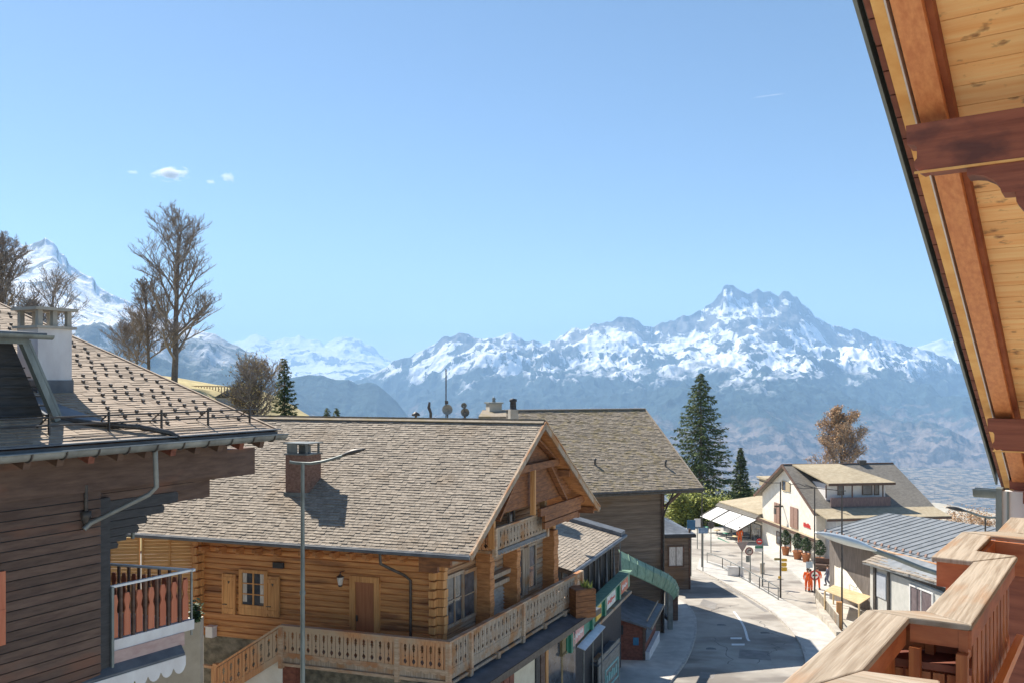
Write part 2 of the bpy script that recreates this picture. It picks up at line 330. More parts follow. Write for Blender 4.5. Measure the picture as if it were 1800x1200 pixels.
# ------------------------------------------------------------------ far ranges
far_prof = [(330, 600), (400, 607), (415, 600), (430, 597), (440, 590), (452, 588), (464, 592), (476, 601), (488, 598), (500, 593), (513, 594), (527, 589), (538, 596), (550, 596), (562, 598), (570, 607), (578, 600), (590, 593), (607, 591), (618, 594), (634, 596), (642, 606), (655, 608), (662, 614), (668, 624), (690, 634), (740, 650), (900, 690)]
south_prof = [(-260, 380), (-100, 405), (0, 422), (12, 414), (28, 424), (45, 433), (60, 425), (72, 424), (80, 417), (92, 424), (100, 434), (104, 444), (115, 452), (121, 466), (127, 468), (145, 480), (163, 487), (170, 503), (178, 508), (195, 517), (215, 525), (240, 535), (300, 562), (340, 578), (380, 588), (400, 600), (440, 620), (470, 645), (500, 668), (540, 700), (640, 790)]
west_prof = [(560, 720), (620, 672), (650, 661), (680, 645), (692, 634), (720, 628), (750, 613), (764, 604), (778, 593), (800, 587), (806, 583), (815, 585), (832, 591), (850, 593), (872, 594), (882, 590), (895, 583), (905, 586), (918, 594), (930, 600), (962, 603), (975, 598), (990, 590), (998, 582), (1004, 577), (1018, 579), (1032, 577), (1045, 567), (1052, 572), (1062, 568), (1078, 562), (1086, 557), (1112, 556), (1122, 562), (1130, 572), (1150, 574), (1168, 566), (1186, 560), (1215, 553), (1236, 545), (1240, 537), (1256, 527), (1268, 516), (1272, 503), (1278, 498), (1286, 502), (1300, 511), (1310, 516), (1320, 514), (1332, 506), (1342, 512), (1356, 514), (1368, 519), (1374, 512), (1386, 512), (1400, 523), (1416, 539), (1430, 552), (1450, 566), (1472, 573), (1500, 580), (1520, 582), (1536, 592), (1580, 603), (1620, 612), (1660, 628), (1700, 645), (1800, 668), (2000, 690)]
west2_prof = [(1540, 640), (1600, 615), (1640, 600), (1655, 597), (1672, 602), (1700, 600), (1760, 590), (1860, 600), (2000, 610)]
mid_prof = [(380, 740), (440, 700), (480, 672), (520, 660), (545, 657), (570, 661), (590, 667), (612, 668), (628, 676), (645, 670), (660, 674), (680, 690), (700, 708), (716, 728), (740, 760), (800, 830)]
make_range('distant_range', far_prof, 33000, 24000, -200, mountain_mat('far_snow', -600, -200, .45, .0006), 11, 500, 2500, nr=90, nc=300, shp=.8)
make_range('distant_range', west2_prof, 25000, 19500, -200, mountain_mat('far_snow_west', -300, 300, .5, .0008), 15, 400, 2500, nr=50, nc=120)
make_range('left_mountain', south_prof, 9800, 4200, -500, mountain_mat('south_snow', 120, 600, .5, .0014, bare=.03, cliff=1150), 23, 330, 2000, nr=150, nc=420, shp=.72, jag=14)
make_range('right_mountain', west_prof, 17500, 7200, -860, mountain_mat('west_snow', -20, 200, .5, .0012, bare=.0, cliff=900, fz=-520), 31, 800, 2600, nr=260, nc=760, shp=.7, jag=34)
make_range('forested_hill', mid_prof, 10500, 6000, -860, mountain_mat('wooded_hill', 4000, 5000, .5, .002, forest=(.02, .04, .045), fz=-3000), 47, 220, 1500, nr=60, nc=160, jag=10)
# valley floor
xs, ys = np.meshgrid(np.linspace(-9000, 14000, 60), np.linspace(2500, 9500, 60))
gridmesh('valley_floor', xs, ys, -858+30*fbm(xs/900., ys/900., 3), mountain_mat('valley_fields', 4000, 5000, .5, .003, fields=(.24, .21, .15), fz=500))

# ------------------------------------------------------------------ village ground
def sst(x, a, b): t_ = np.clip((x-a)/(b-a), 0, 1); return t_*t_*(3-2*t_)
def gz(x, y):
    x = np.asarray(x, float); y = np.asarray(y, float)
    base = -(14+.05*np.minimum(y, 150))
    far = np.maximum(y-150, 0)*.25+np.maximum(x-75, 0)*.25+np.maximum(-x-70, 0)*.0
    L_ = -10.7+7.1*sst(y, 38, 56)-30*sst(y, 76, 150)
    wl = sst(x, -6, -18)
    z = base*(1-wl)+L_*wl
    hill = (2.8*sst(x, -17.3, -24)+1.3*sst(x, -23, -34))*sst(y, 44, 58)
    return np.maximum(z+hill-far, -866)
gx = np.concatenate([np.linspace(-6000, -120, 16), np.linspace(-100, 100, 161), np.linspace(120, 8000, 20)])
gy = np.concatenate([np.linspace(-40, 160, 161), np.linspace(170, 4200, 40)])
GX, GY = np.meshgrid(gx, gy)
m_ground = mat('village_ground', (.36, .34, .29), (.47, .44, .38), (.9, .9, .9), rough=.95, bump=.1, big=.12)
# mix in dry turf where the land leaves the street
t = m_ground.node_tree
GZ = gz(GX, GY)
gridmesh('ground', GX, GY, GZ-.004, m_ground)
# turf on the slope behind the roofs
hx, hy = np.meshgrid(np.linspace(-60, -12, 70), np.linspace(44, 110, 60))
tag(gridmesh('grass_slope', hx, hy, gz(hx, hy)+.02+.12*fbm(hx, hy, 5), m_grass), kind='structure')

def flatpoly(name, pxs, m, lift, kind='structure', mapf=road, thick=None):
    P = [mapf(x, y)+V([0, 0, lift]) for x, y in pxs]; b = MB()
    if thick: b.slab([q-V([0, 0, thick]) for q in P], (0, 0, thick))
    else: b.poly(P)
    o = b.build(name, m); o['kind'] = kind; return o
# carriageways
flatpoly('road', [(1000, 1400), (1150, 1235), (1176, 1200), (1203, 1166), (1221, 1122), (1222, 1088), (1209, 1066), (1186, 1052), (1130, 1040), (1130, 1010), (1225, 1000), (1262, 1018), (1300, 1040), (1345, 1067), (1378, 1094), (1402, 1122), (1416, 1155), (1424, 1200), (1440, 1400)], m_asph, .004)
flatpoly('upper_road', [(1150, 935), (1236, 950), (1300, 955), (1345, 975), (1390, 1005), (1432, 1044), (1440, 1075), (1432, 1082), (1370, 1050), (1320, 1020), (1270, 992), (1220, 978), (1150, 968)], m_asph, .004)
def walk(name, outline, kerb_edge):
    P = [road(x, y) for x, y in outline]; b = MB(); b.slab([q+V([0, 0, -.05]) for q in P], (0, 0, .17)); o = b.build(name, m_walk); o['kind'] = 'structure'
    k = MB()
    Q = [road(x, y) for x, y in kerb_edge]
    for p_, q_ in zip(Q[:-1], Q[1:]): k.bar(p_+V([0, 0, .065]), q_+V([0, 0, .065]), .16, .135)
    o = k.build('kerb', m_kerb); o['kind'] = 'structure'
walk('pavement_shops', [(1000, 1400), (1150, 1235), (1176, 1200), (1203, 1166), (1221, 1122), (1222, 1088), (1209, 1066), (1186, 1052), (1120, 1046), (930, 1100), (860, 1300)],
     [(1150, 1235), (1176, 1200), (1192, 1181), (1203, 1166), (1214, 1144), (1221, 1122), (1223, 1104), (1222, 1088), (1217, 1076), (1209, 1066), (1198, 1058), (1186, 1052)])
walk('pavement_island', [(1225, 1000), (1262, 1018), (1300, 1040), (1345, 1067), (1378, 1094), (1402, 1122), (1416, 1155), (1424, 1200), (1520, 1200), (1480, 1122), (1432, 1084), (1370, 1052), (1320, 1022), (1270, 994), (1230, 982)],
     [(1225, 1000), (1262, 1018), (1300, 1040), (1325, 1054), (1345, 1067), (1363, 1080), (1378, 1094), (1392, 1108), (1402, 1122), (1411, 1138), (1416, 1155), (1424, 1200)])
flatpoly('pavement_cafe', [(1236, 948), (1256, 912), (1300, 905), (1345, 940), (1450, 985), (1560, 1040), (1560, 1120), (1446, 1072), (1434, 1042), (1392, 1003), (1346, 973), (1302, 953)], m_walk, .006)
# centre line and arrows of paint
mk = MB()
L_ = [(1290, 1074), (1297, 1083), (1303, 1092), (1308, 1101), (1311, 1110), (1314, 1122), (1317, 1126)]
Q = [road(x, y)+V([0, 0, .009]) for x, y in L_]
for a_, b_ in zip(Q[:-1], Q[1:]):
    d = unit(b_-a_); s_ = V([-d[1], d[0], 0])*.08; mk.poly([a_-s_, b_-s_, b_+s_, a_+s_])
for (x0, x1, y) in [(1284, 1304, 1121), (1286, 1309, 1132)]:
    mk.poly([road(x0, y-1.6)+V([0, 0, .009]), road(x1, y-1.6)+V([0, 0, .009]), road(x1, y+1.6)+V([0, 0, .009]), road(x0, y+1.6)+V([0, 0, .009])])
tag(mk.build('road_marking', m_line), kind='structure')
m_patch = mat('road_patch', (.2, .185, .17), (.28, .26, .24), (2, 2, 2), rough=.9, bump=.1)
for pp in ([(1236, 1052), (1262, 1060), (1256, 1071), (1229, 1062)], [(1300, 1140), (1352, 1144), (1356, 1160), (1298, 1156)], [(1262, 1022), (1268, 1021), (1352, 1074), (1345, 1075)], [(1300, 985), (1340, 1000), (1336, 1004), (1294, 990)], [(1232, 1180), (1258, 1182), (1254, 1192), (1226, 1190)]):
    flatpoly('road_patch', pp, m_patch, .006)
for (x, y) in ((1268, 1098), (1345, 1112), (1250, 1140), (1372, 1018)):
    c_ = road(x, y); mh = MB(); mh.poly([c_+V([.32*math.cos(a), .32*math.sin(a), .009]) for a in np.linspace(0, 6.283, 18, endpoint=False)]); tag(mh.build('manhole_cover', m_iron), kind='structure')
ck_ = MB(); rr = random.Random(77)
for (x0, y0, x1, y1) in ((1240, 1075, 1300, 1062), (1322, 1085, 1372, 1118), (1256, 1120, 1290, 1170), (1330, 1020, 1402, 1050), (1270, 970, 1330, 985), (1380, 1130, 1330, 1165)):
    P = road(x0, y0); Q_ = road(x1, y1); d = Q_-P; n_ = V([-d[1], d[0], 0]); n_ = n_/np.linalg.norm(n_); pr_ = P
    for k in range(1, 15):
        q = P+d*k/14+n_*rr.gauss(0, .16); e = unit(q-pr_); s_ = V([-e[1], e[0], 0])*rr.uniform(.012, .03); ck_.poly([pr_-s_+V([0, 0, .0075]), q-s_+V([0, 0, .0075]), q+s_+V([0, 0, .0075]), pr_+s_+V([0, 0, .0075])]); pr_ = q
tag(ck_.build('road_cracks', m_iron), kind='structure')

# ------------------------------------------------------------------ building helpers
Z3 = V([0, 0, 1.])
def tiles(mb, P0, eL, eU, L, W, row, col, th=.025, keep=None, rnd=None, stud=None):
    """individual slates, each a thin tilted slab; u runs along the eave, w up the slope"""
    r_ = rnd or random.Random(3); n = np.cross(eL, eU); n = n/np.linalg.norm(n)
    if n[2] < 0: n = -n
    nr = int(round(W/row)); row = W/nr
    for i in range(nr):
        u = -r_.random()*col
        while u < L:
            cw = col*r_.uniform(.7, 1.3); u0 = max(u, 0); u1 = min(u+cw-.008, L)
            if u1-u0 > .04 and (keep is None or keep((u0+u1)/2, (i+.5)*row)):
                dl = r_.uniform(-.12, .06)*row; lift = th*r_.uniform(.8, 1.7)
                w0 = i*row+dl; w1 = (i+1)*row+.03
                q = lambda a, b, h: P0+eL*a+eU*b+n*h
                t1, t2 = r_.uniform(-.004, .004), r_.uniform(-.004, .004)
                mb.add([q(u0, w0, lift+t1), q(u1, w0, lift+t2), q(u1, w1, .006), q(u0, w1, .006), q(u0, w0, 0), q(u1, w0, 0)],
                       [(0, 1, 2, 3), (4, 5, 1, 0), (4, 0, 3), (5, 2, 1)])
            u += cw
def logs(mb, fr, axis, fixed, r0, r1, z0, z1, h=.2, bul=.024, out=-1, clip=None, n=8):
    """wall of horizontal logs; axis 'a': runs along a at b=fixed, 'b': runs along b at a=fixed; out is the side the bulge faces"""
    k = max(1, int(round((z1-z0)/h))); h = (z1-z0)/k
    for i in range(k):
        za, zb = z0+i*h, z0+(i+1)*h; A, B = r0, r1
        if clip:
            c = clip((za+zb)/2)
            if c is None: continue
            A, B = max(A, c[0]), min(B, c[1])
            if B-A < .1: continue
        vs = []
        for e in (A, B):
            for j in range(n+1):
                u = j/n; off = out*(bul*(max(0, math.sin(math.pi*u))**.45) if 0 < j < n else -.022)
                vs.append(fr.p(e, fixed+off, za+u*h) if axis == 'a' else fr.p(fixed+off, e, za+u*h))
        mb.add(vs, [(j, j+1, n+1+j+1, n+1+j) for j in range(n)], False)
def boards_wall(mb, fr, axis, fixed, r0, r1, z0, z1, h=.16, out=-1, lap=.02, clip=None):
    k = max(1, int(round((z1-z0)/h))); h = (z1-z0)/k
    for i in range(k):
        za, zb = z0+i*h, z0+(i+1)*h; A, B = r0, r1
        if clip:
            c = clip((za+zb)/2)
            if c is None: continue
            A, B = c
            if B-A < .05: continue
        g = (lambda e, o, z: fr.p(e, fixed+out*o, z)) if axis == 'a' else (lambda e, o, z: fr.p(fixed+out*o, e, z))
        mb.add([g(A, lap, za+.02), g(B, lap, za+.02), g(B, 0, zb), g(A, 0, zb), g(A, 0, za), g(B, 0, za)], [(0, 1, 2, 3), (4, 5, 1, 0)])

def baluster_row(mb, P, Q, z0, z1, th=.022, step=.15, hole=True, slope=0.0, gap=.012):
    """a row of sawn planks with mirrored cut-outs, from P to Q (plan points); slope lets the row follow a stair"""
    P, Q = V(P), V(Q); L = np.linalg.norm((Q-P)[:2]); d = (Q-P)/L; nrm = V([-d[1], d[0], 0]); k = max(1, int(round(L/step))); s_ = L/k; H = z1-z0; gap = .02
    prof = [(0, 0), (.1, .0), (.13, .03), (.19, .062), (.25, .05), (.3, .012), (.36, .01), (.4, .03), (.44, .01), (.56, .01), (.6, .04), (.635, .018), (.67, .066), (.725, .02), (.76, .055), (.82, .036), (.86, 0), (1, 0)]
    for i in range(k):
        x0, x1 = i*s_, (i+1)*s_; left = i % 2 == 0
        L1 = [(gap/2, 0), (gap/2, 1)]; pts = []
        if hole: cut = [(c_*s_/.15, t_) for t_, c_ in prof]
        else: cut = [(gap/2, 0), (gap/2, 1)]
        cut = [(max(c_, gap*.25), t_) for c_, t_ in cut]
        for side in (0, 1): pass
        rows = sorted(set(t_ for c_, t_ in cut)); vs = []
        ts = [t_ for c_, t_ in cut]
        for c_, t_ in cut:
            xl = x0+(gap/2 if left else c_); xr = x1-(c_ if left else gap/2)
            for xx in (xl, xr):
                zz = z0+t_*H+slope*xx
                for o_ in (0, th): vs.append(P+d*xx+nrm*o_+V([0, 0, zz]))
        fs = []
        m_ = len(cut)
        for j in range(m_-1):
            a_ = j*4; b_ = a_+4
            fs += [(a_, a_+2, b_+2, b_), (a_+1, b_+1, b_+3, a_+3), (a_, b_, b_+1, a_+1), (a_+2, a_+3, b_+3, b_+2)]
        mb.add(vs, fs)
def scallops(mb, P, Q, z, h=.1, step=.22, th=.02):
    P, Q = V(P), V(Q); L = np.linalg.norm((Q-P)[:2]); d = (Q-P)/L; k = max(1, int(L/step)); s_ = L/k; nrm = V([-d[1], d[0], 0])
    for i in range(k):
        pts = [P+d*(i*s_)+V([0, 0, z+h]), P+d*(i*s_)+V([0, 0, z+h*.35])]
        for j in range(1, 6): t_ = j/6; pts.append(P+d*(i*s_+t_*s_)+V([0, 0, z+h*.35-h*.5*math.sin(math.pi*t_)**.6]))
        pts += [P+d*((i+1)*s_)+V([0, 0, z+h*.35]), P+d*((i+1)*s_)+V([0, 0, z+h])]
        mb.slab(pts, nrm*th)
def rect_b(fr, b, x0, y0, x1, y1):
    a0, _ = fr.onb(b, x0, (y0+y1)/2); a1, _ = fr.onb(b, x1, (y0+y1)/2); xm = (x0+x1)/2
    return min(a0, a1), max(a0, a1), fr.onb(b, xm, y1)[1], fr.onb(b, xm, y0)[1]
def rect_a(fr, a, x0, y0, x1, y1):
    b0, _ = fr.ona(a, x0, (y0+y1)/2); b1, _ = fr.ona(a, x1, (y0+y1)/2); xm = (x0+x1)/2
    return min(b0, b1), max(b0, b1), fr.ona(a, xm, y1)[1], fr.ona(a, xm, y0)[1]
class Wall:
    """places boxes on a wall plane of a frame: r = (r0,r1,z0,z1) on the wall, d0..d1 = distance in front of it"""
    def __init__(s, fr, axis, fixed, out): s.fr, s.axis, s.fixed, s.out = fr, axis, fixed, out
    def rect(s, x0, y0, x1, y1): return (rect_b if s.axis == 'a' else rect_a)(s.fr, s.fixed, x0, y0, x1, y1)
    def box(s, mb, r, d0, d1):
        f0, f1 = s.fixed+s.out*d0, s.fixed+s.out*d1
        lo, hi = min(f0, f1), max(f0, f1)
        return mb.box(s.fr, r[0], r[1], lo, hi, r[2], r[3]) if s.axis == 'a' else mb.box(s.fr, lo, hi, r[0], r[1], r[2], r[3])
    def frame(s, mb, r, wd, d0, d1):
        s.box(mb, (r[0]-wd, r[0], r[2]-wd, r[3]+wd), d0, d1); s.box(mb, (r[1], r[1]+wd, r[2]-wd, r[3]+wd), d0, d1)
        s.box(mb, (r[0], r[1], r[3], r[3]+wd), d0, d1-.002); s.box(mb, (r[0], r[1], r[2]-wd, r[2]), d0, d1-.002)
    def window(s, parent, r, fm, wd=.09, cols=2, rows=2, depth=.09, pane=None, curtain=None, name='window'):
        b = MB(); s.frame(b, r, wd, 0.0, depth)
        for i in range(1, cols):
            x = r[0]+(r[1]-r[0])*i/cols; s.box(b, (x-.025, x+.025, r[2], r[3]), .03, depth-.02)
        for j in range(1, rows):
            z = r[2]+(r[3]-r[2])*j/rows; s.box(b, (r[0], r[1], z-.018, z+.018), .03, depth-.025)
        w_ = b.build(name, fm, parent)
        p_ = MB(); s.box(p_, (r[0], r[1], r[2], r[3]), .005, .045); p_.build('pane', pane or m_glass, w_)
        if curtain:
            c = MB(); W_ = r[1]-r[0]
            s.box(c, (r[0]+.02, r[0]+W_*.2, r[2]+.1, r[3]-.02), .047, .055); s.box(c, (r[1]-W_*.2, r[1]-.02, r[2]+.1, r[3]-.02), .047, .055)
            c.build('curtain', curtain, w_)
        return w_

# ================================================================== log chalet in the middle
C1 = Fr((-1.35, 27), (.953, -.3026), (.446, .895))
ZE, SL = -5.53, .689; HB = 5.75; ZR = ZE+SL*HB; LA = 13.2
def roofz1(b): return ZE+SL*(b if b < HB else 2*HB-b)
ch = thing('log_chalet', 'honey coloured log chalet with a steep slate roof, carved balconies and an outside stair', 'chalet', C1.p(-6, 5, -15))
eU = unit(V([*(C1.ey[:2]), SL])); slen = HB*math.hypot(1, SL)
rb = MB()
for (b0, b1) in ((0, HB), (2*HB, HB)):
    z0, z1 = ZE, ZR
    q = [C1.p(-LA, b0, z0-.02), C1.p(0, b0, z0-.02), C1.p(0, b1, z1-.02), C1.p(-LA, b1, z1-.02)]
    rb.slab([x-V([0, 0, .13]) for x in q], (0, 0, .12))
roof = rb.build('roof', m_soff, ch)
tb = MB(); tiles(tb, C1.p(-LA, 0, ZE), C1.ex, eU, LA, slen, .132, .2, keep=None, rnd=random.Random(4))
tb.build('slates', m_slate, roof, fix=False)
tb = MB(); eUb = unit(V([*(-C1.ey[:2]), SL])); tiles(tb, C1.p(-LA, 2*HB, ZE), C1.ex, eUb, LA, slen, .3, .5, rnd=random.Random(5))
tb.build('slates', m_slate, roof, fix=False)
rd = MB(); rd.bar(C1.p(-LA, HB-.07, ZR+.02), C1.p(.02, HB-.07, ZR+.02), .26, .03, up=(0, -.5, 1)); rd.bar(C1.p(-LA, HB+.1, ZR+.03), C1.p(.02, HB+.1, ZR+.03), .3, .03, up=(0, .5, 1)); rd.build('ridge_cap', m_slate2, roof)
# verge boards at the gable
for b0, s1 in ((0, 1), (2*HB, -1)):
    v_ = MB(); v_.bar(C1.p(.03, b0, ZE-.1), C1.p(.03, HB, ZR-.1), .06, .24, up=(0, 0, 1)); v_.build('verge_board', m_grey, ch)
v_ = MB(); v_.bar(C1.p(.07, 0, ZE+.03), C1.p(.07, HB, ZR+.03), .05, .05); v_.bar(C1.p(.07, 2*HB, ZE+.03), C1.p(.07, HB, ZR+.03), .05, .05); v_.build('verge_flashing', m_rail, roof)
g_ = MB(); g_.tube([C1.p(-LA-.05, -.08, ZE-.06), C1.p(.05, -.08, ZE-.06)], .075, 10); g_.bar(C1.p(-LA, -.04, ZE+.01), C1.p(.03, -.04, ZE+.01), .14, .02); g_.build('gutter', m_lead, ch)
g_ = MB(); g_.tube([C1.p(-LA, 2*HB+.08, ZE-.06), C1.p(.05, 2*HB+.08, ZE-.06)], .07, 8); g_.build('gutter', m_metal, ch)
# walls: front b=1.2, back b=10.3, left a=-11.15, gable a=-1.8
BF, BB, AL, AG = 1.2, 10.2, -11.15, -1.8
ZF = -9.25                                   # first floor
wl_ = MB(); logs(wl_, C1, 'a', BF, AL, AG, ZF-.1, roofz1(BF)-.12, .205); o_front = wl_.build('front_wall', m_log, ch, fix=False)
def clipg(z):
    h = (z+.18-ZE)/SL
    return (max(BF, h), min(BB, 2*HB-h)) if h < HB-.05 else None
wl_ = MB(); logs(wl_, C1, 'b', AG, BF, BB, ZF-.1, ZR-.15, .205, out=1, clip=clipg); wl_.build('gable_wall', mat('weathered_logs', (.24, .12, .055), (.44, .27, .15), (.9, .9, 26), rough=.75, bump=.3, c3=(.34, .28, .22), t3=.54, s3=(.5, .5, 2.2), big=.2), ch, fix=False)
wl_ = MB(); logs(wl_, C1, 'b', AL, BF, BB, ZF-.1, ZR-.15, .25, out=-1, clip=clipg); logs(wl_, C1, 'a', BB, AL, AG, ZF-.1, roofz1(BB)-.12, .25, out=1); wl_.build('rear_walls', m_log, ch, fix=False)
st = MB(); st.box(C1, AL+.05, AG-.05, BF+.05, BB-.05, -18, ZF-.1); st.build('stone_base', m_stone, ch)
# corner posts with crossing log ends
for (a, b, nm) in ((AL, BF, 'corner_post'), (AG, BF, 'corner_post'), (AG, BB, 'corner_post')):
    cp = MB()
    for i in range(12):
        z = ZF-.1+i*.3
        if z+.28 > roofz1(b)-.1: break
        e = .2+.03*math.sin(i*2.1)
        cp.box(C1, a-.13-(e if a == AL else 0), a+.13+(e if a == AG else 0), b-.12, b+.12, z, z+.27)
        if b == BF: cp.box(C1, a-.1, a+.1, b-.12-e, b-.12, z+.02, z+.25)
    cp.build(nm, m_logend, ch)
# sill beam along the front wall
sb = MB(); W1 = Wall(C1, 'a', BF, -1); r_ = W1.rect(358, 1078, 620, 1092); W1.box(sb, (AL+.1, r_[1], r_[2], r_[2]+.14), .02, .12); sb.build('sill_beam', m_log, ch)
# rafter ends in a row below the eave
for i, x in enumerate([367, 397, 427, 460, 493, 541, 566, 595, 624, 653, 683, 714]):
    a, z = C1.onb(BF, x, 958+(x-367)*.045); e = MB()
    e.box(C1, a-.07, a+.07, BF-.42, BF-.03, z-.12, z+.02); e.box(C1, a-.07, a+.07, BF-.28, BF-.03, z-.22, z-.12); e.build('rafter_end', m_soff, ch)
# window with shutters
r_ = W1.rect(428, 1006, 467, 1062)
W1.window(ch, r_, m_logend, .12, 2, 3, .1, curtain=m_curt)
b_ = MB(); W1.box(b_, (r_[0]-.12, r_[1]+.12, r_[2]-.36, r_[2]-.12), .02, .11); b_.build('window_apron', m_logend, ch)
for (x0, x1) in ((394, 417), (471, 494)):
    s4 = W1.rect(x0, 1007+(x0-394)*.06, x1, 1077+(x0-394)*.06); b_ = MB(); W1.box(b_, s4, .05, .1)
    k = (s4[3]-s4[2])
    for q0 in (.06, .84): W1.box(b_, (s4[0], s4[1], s4[2]+k*q0, s4[2]+k*(q0+.09)), .1, .125)
    W1.box(b_, (s4[0], s4[0]+.07, s4[2], s4[3]), .1, .12); W1.box(b_, (s4[1]-.07, s4[1], s4[2], s4[3]), .1, .12)
    sh = b_.build('shutter', m_logend, ch)
    h_ = MB(); c_ = (s4[0]+s4[1])/2; z = s4[3]-.28; hw = .045
    P = [(-hw, 0), (0, -.075), (hw, 0), (hw*.6, .04), (0, .015), (-hw*.6, .04)]
    h_.slab([C1.p(c_+x, BF-.1005, z+y) for x, y in P], -C1.ey*.004)
    W1.box(h_, (s4[0]+.02, s4[0]+.2, s4[2]+.33, s4[2]+.36), .1, .128); h_.build('heart_cutout', m_iron, sh)
# door
r_ = W1.rect(626, 1022, 660, 1112); dz = (r_[0], r_[1], ZF, r_[3])
b_ = MB(); W1.box(b_, (r_[0]+.02, r_[1]-.02, ZF, r_[3]), .01, .05); dr = b_.build('door', m_redd if False else mat('door_leaf', (.33, .12, .05), (.42, .17, .075), (14, 14, 1), rough=.5), ch)
b_ = MB(); W1.box(b_, (r_[0]+.06, r_[0]+.1, ZF+.95, ZF+1.15), .05, .1); b_.build('handle', m_iron, dr)
b_ = MB()
for x0, x1 in ((r_[0]-.2, r_[0]), (r_[1], r_[1]+.2)): W1.box(b_, (x0, x1, ZF, r_[3]+.16), .01, .1)
W1.box(b_, (r_[0]-.2, r_[1]+.2, r_[3]+.001, r_[3]+.2), .01, .09); b_.build('door_frame', m_logend, ch)
r2 = W1.rect(617, 1024, 624, 1110); b_ = MB(); W1.box(b_, (r2[0]-.25, r2[1]-.2, ZF, r2[3]), .01, .06)
# wall bits
def onw(x0, y0, x1, y1): return W1.rect(x0, y0, x1, y1)
b_ = MB(); r_ = onw(483, 987, 501, 997); W1.box(b_, r_, .03, .12); b_.build('wall_vent', m_black, ch)
lt = thing('wall_lantern', 'glazed lantern on the front log wall left of the door', 'lantern', C1.p(*(lambda q: (q[0], BF-.25, q[1]))(C1.onb(BF, 598, 1020))))
a_, z_ = C1.onb(BF-.25, 598, 1020); c = C1.p(a_, BF-.25, z_)
b_ = MB(); b_.lathe(c, [(.02, .24), (.05, .2), (.13, .15), (.15, .14), (.13, .13)], 6, False); b_.lathe(c, [(.06, -.2), (.08, -.16), (.06, -.14)], 6, False); b_.tube([c+V([0, 0, .24]), c+V([0, 0, .3]), C1.p(a_, BF-.02, z_+.3)], .015, 5)
b_.build('bracket', m_iron, lt)
b_ = MB(); b_.lathe(c, [(.01, -.15), (.07, -.14), (.12, .13), (.01, .135)], 6, False); b_.build('lamp_glass', m_curt, lt)
b_ = MB(); r_ = onw(372, 1098, 384, 1116); W1.box(b_, r_, .08, .3); W1.box(b_, (r_[0]-.02, r_[1]+.02, r_[3], r_[3]+.03), .06, .33)
solo(b_, 'mailbox', m_white, 'white mailbox on the log wall below the shuttered window', 'mailbox', C1.p(r_[0], BF, r_[2]))
# downpipe of the chalet
a0, z0 = C1.onb(.0, 669, 982); a1, z1 = C1.onb(BF-.15, 722, 1014)
b_ = MB(); b_.tube([C1.p(a0, -.05, ZE-.1), C1.p(a0, 0, z0-.15), C1.p(a0+.2, .25, z0-.35), C1.p(a1-.15, BF-.3, z1+.1), C1.p(a1, BF-.16, z1-.1), C1.p(a1, BF-.16, ZF)], .05, 8); b_.build('downpipe', m_iron, ch)
# gable windows and boards
WG = Wall(C1, 'b', AG, 1)
for (x0, y0, x1, y1, cols) in ((783, 1012, 809, 1092, 2), (812, 1005, 831, 1080, 1)):
    r_ = WG.rect(x0, y0, x1, y1); WG.window(ch, r_, m_grey, .12, cols, 2, .1)
for (x0, y0, x1, y1) in ((871, 985, 889, 1072), (893, 975, 908, 1062)): pass
r_ = WG.rect(902, 968, 915, 1048); WG.window(ch, r_, m_grey, .1, 1, 2, .09)
r_ = WG.rect(927, 958, 938, 1030); WG.window(ch, r_, m_grey, .1, 1, 2, .09)
for (x0, y0, x1, y1) in ((915.5, 962, 925, 1045), (890, 975, 900, 1052)):
    b_ = MB(); r_ = WG.rect(x0, y0, x1, y1); n_ = 5
    for i in range(n_): WG.box(b_, (r_[0]+(r_[1]-r_[0])*i/n_, r_[0]+(r_[1]-r_[0])*(i+.88)/n_, r_[2], r_[3]), .02, .07+.01*(i % 2))
    b_.build('shutter', m_grey, ch)
r_ = WG.rect(880, 893, 897, 940)
for (x0, y0, x1, y1) in ((893, 862, 900, 925),):
    r_ = WG.rect(x0, y0, x1, y1); WG.window(ch, r_, m_grey, .1, 1, 2, .09)
for x in (887, 904): 
    b0, z0 = C1.ona(AG, x, 900); p_ = MB(); WG.box(p_, (b0-.14, b0+.14, -5.1, min(roofz1(b0)-.15, -3.0)), .03, .2); p_.build('wall_post', m_logend, ch)
# protruding partition wall of logs between the window groups
for (xx, w_) in ((838, .32), (886, .3)):
    b0, _ = C1.ona(AG, xx, 1040); p_ = MB(); z = ZF
    while z < -6.0:
        WG.box(p_, (b0-w_/2, b0+w_/2, z, z+.2), .04, .6+.018*math.sin(z*9)); z += .206
    p_.build('log_buttress', m_soff, ch)
r_ = WG.rect(856, 1003, 878, 1020)
for k, (dz, d1) in enumerate(((0, .35), (-.34, .3))):
    p_ = MB(); WG.box(p_, (r_[0]-.3, r_[1]+.3, r_[2]+.2+dz, r_[2]+.36+dz), .05, d1); p_.build('wall_shelf', m_grey, ch)
# bench-height panelling
r_ = WG.rect(853, 1035, 884, 1080); p_ = MB(); boards_wall(p_, C1, 'b', AG, r_[0]-.1, r_[1]+.2, ZF, r_[3], .14, out=1, lap=.1); p_.build('panelling', mat('grey_panelling', (.3, .27, .24), (.48, .44, .4), (3, 3, 14), rough=.85, bump=.3), ch)
m_gab = mat('shaded_gable_timber', (.15, .055, .02), (.32, .13, .045), (3, 3, 14), rough=.7, bump=.2, big=.2)  # soffit timber made darker: the gable's shade is put into the colour
